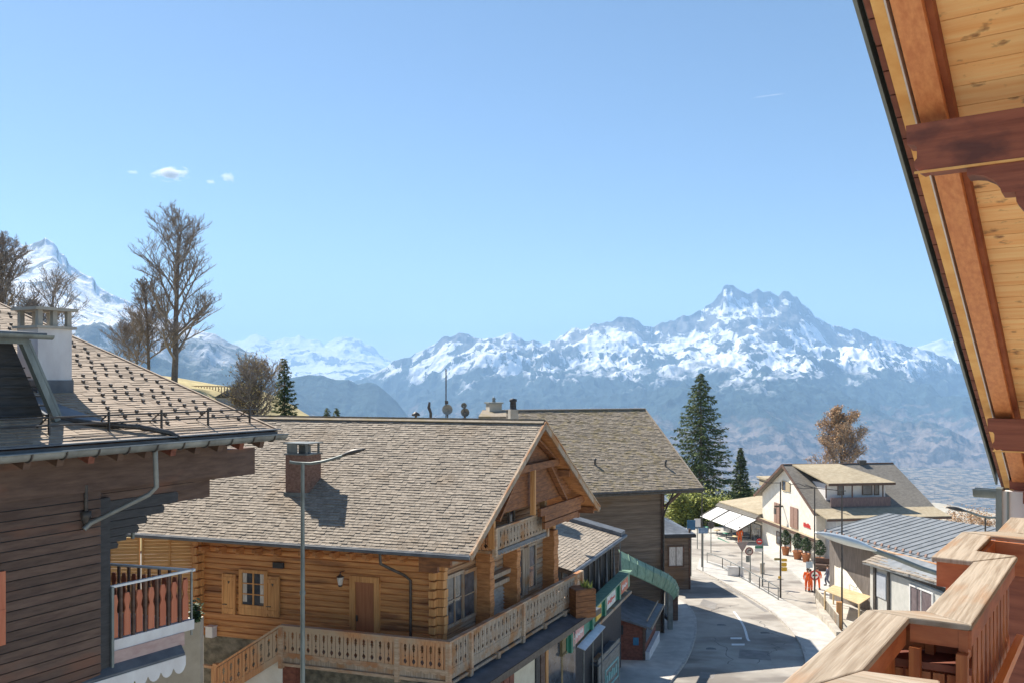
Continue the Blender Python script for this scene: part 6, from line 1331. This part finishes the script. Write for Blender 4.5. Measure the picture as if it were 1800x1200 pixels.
r_ = WP.rect(1542, 1008, 1558, 1050); b_ = MB(); WP.box(b_, r_, .02, .06); b_.build('display_window', mat('pale_pane', (.4, .44, .5), (.5, .54, .6), (3, 3, 3), rough=.2), wg)
# forecourt wall panels (white, partly sunlit)
b_ = MB(); b_.slab([at(1462, 1030, 68), at(1462, 985, 68), at(1487, 1002, 66), at(1516, 1042, 63), at(1516, 1052, 62)], (0, .3, 0)); solo(b_, 'white_screen_wall', m_plaster, 'white slanted screen wall behind the timber canopy', 'wall', at(1470, 1035, 67))
# timber platform
tq0 = [at(1450, 1038, 62), at(1510, 1062, 59), at(1532, 1048, 61.5), at(1465, 1028, 66)]
t_ = thing('timber_canopy', 'sunlit pine board canopy on posts behind the barred railing', 'canopy', at(1485, 1075, 61)-V([0, 0, .5])); b_ = MB()
for i in range(9):
    f0, f1 = i/9, (i+.9)/9; b_.slab([tq0[0]*(1-f0)+tq0[3]*f0, tq0[1]*(1-f0)+tq0[2]*f0, tq0[1]*(1-f1)+tq0[2]*f1, tq0[0]*(1-f1)+tq0[3]*f1], (0, 0, .05))
b_.build('boards', m_ply, t_)
for p in tq0:
    b_ = MB(); b_.bar(V([p[0], p[1], rz(p[0], p[1])]), p, .1, .1, up=(1, 0, 0)); b_.build('post', m_ply, t_)
P = road(1475, 1106); b_ = MB(); f_ = Fr(P[:2], (1, -.3), (.3, 1)); b_.box(f_, -.18, .18, -.15, .15, P[2], P[2]+1.9); solo(b_, 'timber_pillar', m_logend, 'square timber pillar at the end of the barred railing', 'pillar', P)
b_ = MB(); P = road(1545, 1066); f_ = Fr(P[:2], (1, -.2), (.2, 1)); b_.box(f_, -1.4, 1.2, -.4, .4, P[2]+.5, P[2]+.62); b_.box(f_, -1.2, -1.1, -.35, .35, P[2], P[2]+.5); b_.box(f_, .9, 1.0, -.35, .35, P[2], P[2]+.5); solo(b_, 'grey_bench', m_grey, 'weathered bench table right of the timber canopy', 'bench', P)

# terracotta pots with clipped trees
def pot_tree(x, y, h, label, seed, w_=1.):
    P = road(x, y); t_ = thing('potted_tree', label, 'potted plant', P, 'potted trees in front of the white house'); b_ = MB(); b_.lathe(P, [(.02, 0), (.3*w_, 0), (.42*w_, .75), (.47*w_, .76), (.47*w_, .85), (.38*w_, .85), (.36*w_, .7), (.02, .7)], 14); b_.build('pot', m_pot, t_)
    b_ = MB(); b_.tube([P+V([0, 0, .7]), P+V([.03, 0, 1.3]), P+V([0, 0, h-.5])], [.06, .045, .03], 6); b_.build('trunk', m_bark, t_); rr = random.Random(seed); b_ = MB()
    for i in range(700):
        z = rr.random(); r2 = .62*math.sin(math.pi*(.15+.8*z))*rr.random()**.4; a = rr.uniform(0, 6.28); p = P+V([r2*math.cos(a), r2*math.sin(a), 1.15+(h-1.15)*z]); u2 = V([rr.uniform(-1, 1), rr.uniform(-1, 1), rr.uniform(-1, 1)])*.1; v2 = V([rr.uniform(-1, 1), rr.uniform(-1, 1), rr.uniform(-1, 1)])*.06
        b_.add([p-u2, p+v2, p+u2, p-v2], [(0, 1, 2, 3)])
    b_.build('foliage', m_leafd, t_, fix=False)
pot_tree(1381, 975, 2.7, 'potted tree nearest the white house corner', 1); pot_tree(1402, 982, 2.7, 'second potted tree from the white house corner, by the yellow signs', 2, 1.15); pot_tree(1417, 987, 2.5, 'third potted tree from the white house corner', 3); pot_tree(1441, 995, 2.6, 'potted tree nearest the round red ringed sign', 4, 1.1); pot_tree(1343, 946, 2.4, 'potted tree at the cafe terrace end of the white house', 5, .8)
# low planter and bench behind the sign
P = road(1462, 1003); f_ = Fr(P[:2], (.9, -.4), (.4, .9)); b_ = MB(); b_.box(f_, -1.5, 1.5, -.3, .3, P[2], P[2]+.5); b_.box(f_, -1.6, 1.6, -.4, .4, P[2]+.5, P[2]+.58); b_.box(f_, -1.5, 1.5, .32, .4, P[2]+.58, P[2]+1.1); solo(b_, 'street_bench', m_dark, 'dark bench against the shop wall behind the workers', 'bench', P)
P = road(1448, 1003); simple_sign(1423, 992, .6, .55, 78, mat('blue_grey_plate', (.3, .38, .45), (.4, .48, .55), (3, 3, 3)), 'small blue grey plate above the left worker')
# kiosk / van at the far corner
P = road(1223, 909); f_ = Fr(P[:2], (1, .2), (-.2, 1)); t_ = thing('delivery_van', 'white box van parked by the hedge at the far street corner', 'van', P); b_ = MB(); b_.box(f_, -1.0, 1.0, 0, 4, P[2]+.4, P[2]+2.3); b_.build('body', m_whiteb, t_)
b_ = MB(); b_.slab([f_.p(-1, -1.2, P[2]+.4), f_.p(-1, -1.2, P[2]+1.1), f_.p(-1, -.5, P[2]+1.9), f_.p(-1, -.01, P[2]+1.9), f_.p(-1, -.01, P[2]+.4)], f_.ex*2); b_.build('cab', m_whiteb, t_); b_ = MB(); b_.slab([f_.p(-.85, -1.15, P[2]+1.2), f_.p(.85, -1.15, P[2]+1.2), f_.p(.85, -.55, P[2]+1.87), f_.p(-.85, -.55, P[2]+1.87)], (0, -.05, .05)); b_.build('windscreen', m_black, t_)
for i, j in ((-1.02, -.5), (.82, -.5), (-1.02, 3), (.82, 3)):
    b_ = MB(); c = f_.p(i, j, P[2]+.4); b_.tube([c, c+f_.ex*.2], .4, 12); b_.build('wheel', m_black, t_)
street_fence([(1172, 915), (1200, 912), (1230, 914)], 1.1, m_fence, 'pale railing above the annex roof by the far corner', 'corner_railing', 1.5)

# ================================================================== trees
def bare_tree(base, h, label, seed, r0=.22, spread=.5, levels=5, group='bare trees on the slope', trunks=1, leaf=None, nleaf=0, cat='tree', tw=.012, name='bare_tree', first=.25, leafs=.06):
    rr = random.Random(seed); base = V(base).astype(float); t_ = thing(name, label, cat, base, group); tb_ = MB(); br = MB(); tips = []
    def grow(p, d, L, r, lv):
        n_ = 5 if lv == 0 else 4; pts = [p]; rs_ = [r]; q = p.copy(); dd = d.copy()
        for i in range(n_):
            dd = unit(dd+V([rr.gauss(0, .12), rr.gauss(0, .12), rr.gauss(0, .06)+.05*(lv > 0)])*(1 if lv else .25)); q = q+dd*L/n_; pts.append(q); rs_.append(max(tw*.6, r*(1-.62*(i+1)/n_)))
        (tb_ if lv == 0 else br).tube(pts, rs_, 8 if lv == 0 else (5 if lv < 3 else 3), cap=False)
        if lv >= levels-1: tips.extend(pts[1:])
        if lv >= levels: return
        k = {0: 20, 1: 9, 2: 6}.get(lv, 5)
        for i in range(k):
            f = (first+(1-first)*(i+rr.random())/k) if lv == 0 else .25+.75*(i+rr.random()*.8)/k; f = min(f, .999); j = int(f*n_); g = f*n_-j; s_ = pts[j]*(1-g)+pts[j+1]*g; ax = unit(pts[j+1]-pts[j])
            a = rr.uniform(0, 6.283) if lv else i*2.4+seed+rr.gauss(0, .25); side = unit(V([math.cos(a), math.sin(a), rr.uniform(-.2, .3)])); tilt = rr.uniform(.45, .95) if lv else rr.uniform(.55, 1.0)*(1.15-.55*f)
            nd = unit(ax*(1-tilt*.6)+side*tilt*.85+V([0, 0, .1])); LL = L*(spread*1.12*math.sin(math.pi*(.14+.74*f))**.8 if lv == 0 else rr.uniform(.42, .62)*(1.1-.4*f)); rad = max(tw, rs_[j]*(.5 if lv == 0 else .6)); grow(s_, nd, LL, rad, lv+1)
    for k in range(trunks):
        off = V([rr.uniform(-.5, .5), rr.uniform(-.5, .5), 0])*(k > 0)*1.2; hh = h*(1 if k == 0 else rr.uniform(.6, .8)); grow(base+off, unit(V([rr.uniform(-.06, .06)-(.1*k), rr.uniform(-.05, .05), 1.])), hh*.87, r0*(1 if k == 0 else .6), 0)
    tb_.build('trunk', m_bark, t_, fix=False); br.build('crown', m_twig, t_, fix=False)
    if leaf:
        lf = MB()
        for i in range(nleaf):
            p = rr.choice(tips)+V([rr.gauss(0, .22), rr.gauss(0, .22), rr.gauss(0, .2)]); u2 = V([rr.uniform(-1, 1), rr.uniform(-1, 1), rr.uniform(-1, 1)])*leafs; v2 = V([rr.uniform(-1, 1), rr.uniform(-1, 1), rr.uniform(-1, 1)])*leafs*.4; lf.add([p-u2, p+v2, p+u2, p-v2], [(0, 1, 2, 3)])
        lf.build('buds', leaf, t_, fix=False)
    return t_
def conifer(base, h, r, label, seed, nb=150, group='conifers', dens=1., sz=1., droop=.35, taper=.8):
    rr = random.Random(seed); base = V(base).astype(float); t_ = thing('conifer', label, 'conifer', base, group); b_ = MB(); b_.tube([base, base+V([0, 0, h*.5]), base+V([0, 0, h*.99])], [h*.018, h*.01, .02], 8); b_.build('trunk', m_bark, t_, fix=False)
    b_ = MB(); c_ = MB()
    for i in range(nb):
        f = .05+.94*(i+rr.random())/nb; z = h*f; L = r*((1-f)**taper)*rr.uniform(.72, 1.12)+.12; a = i*2.399+rr.gauss(0, .3); d = V([math.cos(a), math.sin(a), 0]); p0 = base+V([0, 0, z])
        dz = lambda u: (-droop*u+.3*u*u)*L
        c_.tube([p0, p0+d*L*.5+V([0, 0, dz(.5)]), p0+d*L+V([0, 0, dz(1)])], [.03*sz, .02*sz, .006], 3, cap=False)
        n_ = int(L*22*dens/sz)+6; sd_ = V([-d[1], d[0], 0])
        for k in range(n_):
            u = rr.random()**.75; w_ = (1-u*.75)*L*.26*rr.uniform(-1, 1); p = p0+d*L*u+sd_*w_+V([0, 0, dz(u)-abs(w_)*.35+rr.gauss(0, .04)*sz-rr.random()*.12*sz])
            e1 = unit(d*rr.uniform(.2, 1)+sd_*np.sign(w_ or 1)*rr.uniform(.1, 1)+V([0, 0, rr.uniform(-.7, .15)]))*.24*sz*rr.uniform(.6, 1.3); e2 = unit(V([rr.gauss(0, 1), rr.gauss(0, 1), rr.gauss(0, .6)]))*.07*sz
            b_.add([p-e1*.4, p+e2, p+e1, p-e2], [(0, 1, 2, 3)])
    c_.build('branches', m_bark, t_, fix=False); b_.build('crown', m_needle, t_, fix=False); return t_
def ontree(x, d): X = (x-CX)/F*d; return V([X, d, float(gz(X, d))])
def htop(x, y, d): return -(y-HY)/F*d-ontree(x, d)[2]
bare_tree(ontree(306, 66), htop(306, 372, 66), 'tallest bare tree with a thick trunk above the left slate roof', 21, .27, .33, 4, tw=.013, first=.1)
bare_tree(ontree(262, 68), htop(262, 490, 68), 'slimmer bare tree just left of the tallest one', 22, .15, .28, 4, tw=.013, first=.18)
bare_tree(ontree(2, 62), htop(2, 420, 62), 'big bare tree at the left edge behind the slate roof', 23, .24, .33, 4, tw=.016, first=.2)
bare_tree(ontree(88, 60), htop(88, 488, 60), 'bushy bare tree behind the white chimney', 24, .11, .45, 3, tw=.014, trunks=3, first=.12)
bare_tree(ontree(238, 72), htop(238, 560, 72), 'small bare tree at the foot of the tall pair', 27, .08, .6, 3, tw=.014, trunks=2, first=.1)
bare_tree(ontree(444, 58), htop(444, 652, 58), 'round ochre budding tree left of the small spruce on the slope', 25, .13, .62, 3, trunks=3, leaf=mat('ochre_buds', (.36, .27, .12), (.56, .44, .22), (1.5, 1.5, 1.5), rough=.9, island=.3), nleaf=3400, first=.2, tw=.02, leafs=.09, name='budding_tree')
conifer(ontree(500, 63), htop(500, 628, 63), 1.35, 'small dense spruce behind the left end of the chalet ridge', 31, 110, dens=1.6, sz=.7)
for (x, y, lab) in ((575, 716, 'tiny conifer top behind the ridge, left of its twin'), (592, 716, 'tiny conifer top behind the ridge, right of its twin')):
    P = at(x, 745, 85); P[2] = float(gz(P[0], 85)); conifer(P, -(y-HY)/F*85-P[2], .7, lab, int(x), 34, sz=.8)
conifer(ontree(1232, 128), htop(1232, 652, 128), 7.4, 'tall spruce with drooping branches right of the brown chalet', 33, 250, dens=1.25, sz=1.5, droop=.45, taper=.72)
conifer(ontree(1302, 134), htop(1302, 785, 134), 2.3, 'smaller dark spruce between the tall one and the white house', 34, 130, dens=2.0, sz=1.3, taper=.75)
for k, (x, y, d, r, m_, lab, fn) in enumerate(((1192, 866, 117, 2.2, m_leafg, 'yellow green bush beside the annex chimney side', 0), (1215, 868, 119, 2.2, m_leafg, 'tall yellow green bush left of the mast', 0), (1252, 874, 118, 2.2, m_leafg, 'yellow green bush right of the mast by the awning', 0), (1268, 880, 123, 1.6, m_leafg, 'low bush at the far end of the awnings', 0), (1310, 862, 142, 3.2, m_needle, 'dark bush behind the cafe roof', 0), (1338, 868, 140, 2.4, m_needle, 'dark low bush touching the white house eave', 0))):
    c = ontree(x, d); bush('hedge_bush', c, r, -(y-HY)/F*d-c[2]+.6, 5200, m_, lab, 'bush', 60+k, .2, 'bushes at the end of the street', .05)
c = ontree(1480, 118); bare_tree(c, htop(1480, 722, 118), 'rusty brown larch behind the white house roof', 26, .3, .3, 4, leaf=m_leafo, nleaf=12000, tw=.022, leafs=.15, name='larch_tree', first=.3)
for k, (x, y, d) in enumerate(((1688, 892, 92), (1716, 893, 95), (1742, 900, 90), (1660, 902, 97))):
    X = (x-CX)/F*d; zb = -(922-HY)/F*d; bush('pink_shrub', V([X, d, zb-1.5]), 1.5, (922-y)/F*d+1.5, 1500, m_leafo, ['reddish shrub under the dark curved lamp head', 'reddish shrub in the middle beyond the ribbed roof', 'reddish shrub nearest the end of the balcony', 'pale reddish shrub at the corner of the ribbed roof'][k], 'shrub', 80+k, .11, 'reddish shrubs beyond the ribbed roof')
bush('dry_shrub', ontree(520, 56), 1.6, 1.6, 900, m_leafo, 'ochre dry shrub at the foot of the small spruce', 'shrub', 90, .08)
# trellis fence and glasshouse on the slope
for i, (x0, x1, y0, y1, d) in enumerate(((335, 405, 678, 700, 70),)):
    P, Q = at(x0, y0, d), at(x1, y0+1, d-4); b_ = MB(); zb = [float(gz(P[0], P[1])), float(gz(Q[0], Q[1]))]
    for k in range(15): f = k/14; c = P*(1-f)+Q*f; b_.bar(V([c[0], c[1], zb[0]*(1-f)+zb[1]*f]), c, .06, .06, up=(1, 0, 0))
    b_.bar(P, Q, .06, .08); b_.bar(P-V([0, 0, .5]), Q-V([0, 0, .5]), .04, .05); solo(b_, 'trellis_fence', m_grey, 'grey trellis fence on the dry slope under the tall bare tree', 'fence', P)
P = at(410, 700, 64); f_ = Fr(P[:2], (1, -.1), (.1, 1)); gh = thing('glasshouse', 'small pale glasshouse beside the ochre tree on the slope', 'glasshouse', V([P[0], P[1], -2.2])); b_ = MB(); b_.box(f_, -.9, .9, -1, 1, -2.3, P[2]+.1); b_.build('walls', m_curt, gh); b_ = MB(); b_.slab([f_.p(-1, -1.1, P[2]+.1), f_.p(1, -1.1, P[2]+.1), f_.p(0, -1.1, P[2]+.65)], f_.ey*2.2); b_.build('roof', m_glass, gh)

# ================================================================== people
def person(P, h, yaw, label, cloth, pose='stand', seed=1, legs=None, hair=True):
    P = V(P).astype(float); t_ = thing('person', label, 'person', P, None); s_ = h/1.75; cy, sy = math.cos(yaw), math.sin(yaw)
    def W(x, y, z): return P+V([x*cy-y*sy, x*sy+y*cy, z])*s_
    if pose == 'walk': LL = [(.1, .02, .9), (.12, .2, .48), (.12, .1, .06), (.12, .24, .03)]; RL = [(-.1, 0, .9), (-.11, .02, .48), (-.12, -.28, .1), (-.12, -.16, .04)]; LA = [(.2, 0, 1.42), (.25, -.12, 1.15), (.25, -.02, .92), (.25, .03, .84)]; RA = [(-.2, 0, 1.42), (-.26, .1, 1.15), (-.25, .25, .97), (-.25, .3, .9)]
    elif pose == 'bend': LL = [(.12, 0, .9), (.16, .03, .48), (.18, -.03, .07), (.18, .1, .03)]; RL = [(-.12, 0, .9), (-.16, .05, .48), (-.18, .0, .07), (-.18, .13, .03)]; LA = [(.2, .12, 1.4), (.27, .25, 1.15), (.2, .45, 1.0), (.18, .53, .95)]; RA = [(-.2, .12, 1.4), (-.27, .22, 1.15), (-.2, .42, .98), (-.17, .5, .93)]
    else: LL = [(.1, 0, .9), (.12, .03, .48), (.13, -.02, .07), (.13, .1, .03)]; RL = [(-.1, 0, .9), (-.13, .03, .48), (-.15, -.02, .07), (-.16, .1, .03)]; LA = [(.2, 0, 1.42), (.27, -.02, 1.14), (.26, .08, .9), (.25, .11, .82)]; RA = [(-.2, 0, 1.42), (-.28, -.02, 1.14), (-.27, .08, .9), (-.26, .11, .82)]
    lean = .1 if pose == 'bend' else 0
    vs = [(0, 0, .95), (0, lean*.5, 1.18), (0, lean, 1.4), (0, lean+.01, 1.5), (0, lean+.04, 1.6), (0, lean+.04, 1.7)]; rd = [.13, .125, .14, .055, .09, .085]; es = [(0, 1), (1, 2), (2, 3), (3, 4), (4, 5)]
    def limb(root, pts, rs_):
        k = root
        for p, r in zip(pts, rs_): vs.append(p); rd.append(r); es.append((k, len(vs)-1)); k = len(vs)-1
    limb(0, LL, [.1, .07, .045, .04]); limb(0, RL, [.1, .07, .045, .04]); limb(2, LA, [.065, .05, .035, .03]); limb(2, RA, [.065, .05, .035, .03])
    def skin(name, vs, es, rd, m_, lv=1):
        me = bpy.data.meshes.new(name); me.from_pydata([tuple(W(*v)-P) for v in vs], es, []); o = bpy.data.objects.new(name, me); COL.objects.link(o)
        md = o.modifiers.new('s', 'SKIN'); 
        for i, r in enumerate(rd): me.skin_vertices[0].data[i].radius = (r*s_, r*s_)
        me.skin_vertices[0].data[0].use_root = True
        sb_ = o.modifiers.new('u', 'SUBSURF'); sb_.levels = lv; sb_.render_levels = lv
        bpy.context.view_layer.update(); dg = bpy.context.evaluated_depsgraph_get(); nm = bpy.data.meshes.new_from_object(o.evaluated_get(dg)); bpy.data.objects.remove(o)
        for p in nm.polygons: p.use_smooth = True
        nm.materials.clear(); nm.materials.append(m_); o2 = bpy.data.objects.new(name, nm); COL.objects.link(o2); o2.parent = t_; return o2
    try:
        skin('body', vs, es, rd, m_skin)
        cv = [0, 1, 2, 6, 7, 8, 10, 11, 12, 14, 15, 16, 18, 19, 20]; mp_ = {c: i for i, c in enumerate(cv)}
        skin('clothing', [vs[c] for c in cv], [(mp_[a], mp_[b]) for a, b in es if a in mp_ and b in mp_], [rd[c]+.022 for c in cv], cloth)
    except Exception as e: print('skin failed', e)
    if hair: b_ = MB(); b_.lathe(W(0, lean+.03, 1.64), [(.1*s_, -.02), (.102*s_, .05*s_), (.085*s_, .11*s_), (.03*s_, .14*s_), (.001, .142*s_)], 10); b_.build('hair', m_hair, t_)
    if legs is not None:
        for sx in (.13, -.14): b_ = MB(); b_.lathe(W(sx, 0, .3), [(.085*s_, 0), (.09*s_, .06)], 8); b_.build('reflective_band', m_white, t_)
    for L_ in (LL, RL):
        b_ = MB(); q = L_[3]; f_ = Fr(W(q[0], q[1]-.05, 0)[:2], (cy, sy), (-sy, cy)); b_.box(f_, -.05, .05, -.1, .13, W(0, 0, q[2]-.03)[2], W(0, 0, q[2]+.07)[2]); b_.build('shoe', m_black, t_)
    return t_
person(road(1300.5, 955), 1.95, 2.6, 'lone worker in orange standing in the street by the cafe terrace', m_orange, 'stand', legs=1)
person(road(1419.5, 1038), 1.9, 2.9, 'left worker in orange beside the round red ringed sign', m_orange, 'stand', legs=1)
person(road(1427, 1041)+V([0, .4, 0]), 1.85, 3.4, 'worker in orange partly behind the left edge of the round sign', m_orange, 'stand', legs=1)
person(road(1440, 1037)+V([0, .5, 0]), 1.85, 3.0, 'worker in orange right of the round sign post', m_orange, 'bend', legs=1)
person(road(1455, 1029), 1.8, 1.2, 'person in dark clothes walking away right of the workers', m_navy, 'walk')

# ================================================================== clouds, contrail
def vol_mat(name, dens, lo, hi, sc_):
    m = bpy.data.materials.new(name); m.use_nodes = True; t = m.node_tree; t.nodes.remove(t.nodes['Principled BSDF']); o = t.nodes['Material Output']; L = t.links.new
    pv = nn(t, 'ShaderNodeVolumePrincipled'); pv.inputs['Color'].default_value = (1, 1, 1, 1); pv.inputs['Anisotropy'].default_value = .2
    tc = nn(t, 'ShaderNodeTexCoord'); gr = nn(t, 'ShaderNodeTexGradient', gradient_type='QUADRATIC_SPHERE'); no = nn(t, 'ShaderNodeTexNoise'); no.inputs['Scale'].default_value = sc_; no.inputs['Detail'].default_value = 6
    mp = nn(t, 'ShaderNodeMapping'); mp.inputs['Location'].default_value = (-1, -1, -1); mp.inputs['Scale'].default_value = (2, 2, 2); L(tc.outputs['Generated'], mp.inputs[0]); L(mp.outputs[0], gr.inputs[0]); L(tc.outputs['Generated'], no.inputs['Vector'])
    a = nn(t, 'ShaderNodeMath', operation='ADD'); L(gr.outputs['Fac'], a.inputs[0]); L(no.outputs['Fac'], a.inputs[1]); r_ = nn(t, 'ShaderNodeMapRange'); r_.inputs[1].default_value = lo; r_.inputs[2].default_value = hi; r_.inputs[4].default_value = dens; L(a.outputs[0], r_.inputs[0]); L(r_.outputs[0], pv.inputs['Density']); L(pv.outputs[0], o.inputs['Volume']); return m
def blob(name, label, c, rx, ry, rz_, m, seed, rot=0):
    me = bpy.data.meshes.new(name); bm = bmesh.new(); bmesh.ops.create_icosphere(bm, subdivisions=3, radius=1)
    for v in bm.verts: v.co.x *= rx; v.co.y *= ry; v.co.z *= rz_
    bm.to_mesh(me); bm.free(); me.materials.append(m); o = bpy.data.objects.new(name, me); COL.objects.link(o); o.location = tuple(c); o.rotation_euler = (0, rot, 0); o['kind'] = 'structure'; return o
DC = 42000
vm = vol_mat('cloud_volume', .006, .62, .95, 4)
blob('cloud', '', at(298, 305, DC), 40/F*DC, 900, 15/F*DC, vm, 1)
vm2 = vol_mat('thin_cloud_volume', .0022, .68, 1.1, 5)
blob('cloud', '', at(400, 312, DC), 20/F*DC, 700, 13/F*DC, vm2, 2); blob('cloud', '', at(370, 320, DC), 14/F*DC, 500, 6/F*DC, vm2, 3); blob('cloud', '', at(233, 303, DC), 17/F*DC, 500, 5/F*DC, vm2, 4)
vm3 = vol_mat('contrail_volume', .0035, .55, 1.0, 3)
blob('contrail', '', at(1354, 168, DC), 42/F*DC, 80, 2.6/F*DC, vm3, 5, rot=-.13)

# ================================================================== air between here and the far ranges
hz = bpy.data.materials.new('haze_air'); hz.use_nodes = True; t = hz.node_tree; t.nodes.remove(t.nodes['Principled BSDF'])
pv = nn(t, 'ShaderNodeVolumePrincipled'); pv.inputs['Color'].default_value = (.42, .68, 1, 1); pv.inputs['Density'].default_value = 5.4e-5; pv.inputs['Anisotropy'].default_value = .0
t.links.new(pv.outputs[0], t.nodes['Material Output'].inputs['Volume'])
b_ = MB(); b_.box(Fr((0, 0), (1, 0), (0, 1)), -32000, 36000, -200, 38500, -900, 2300); o = b_.build('haze', hz); o['kind'] = 'stuff'
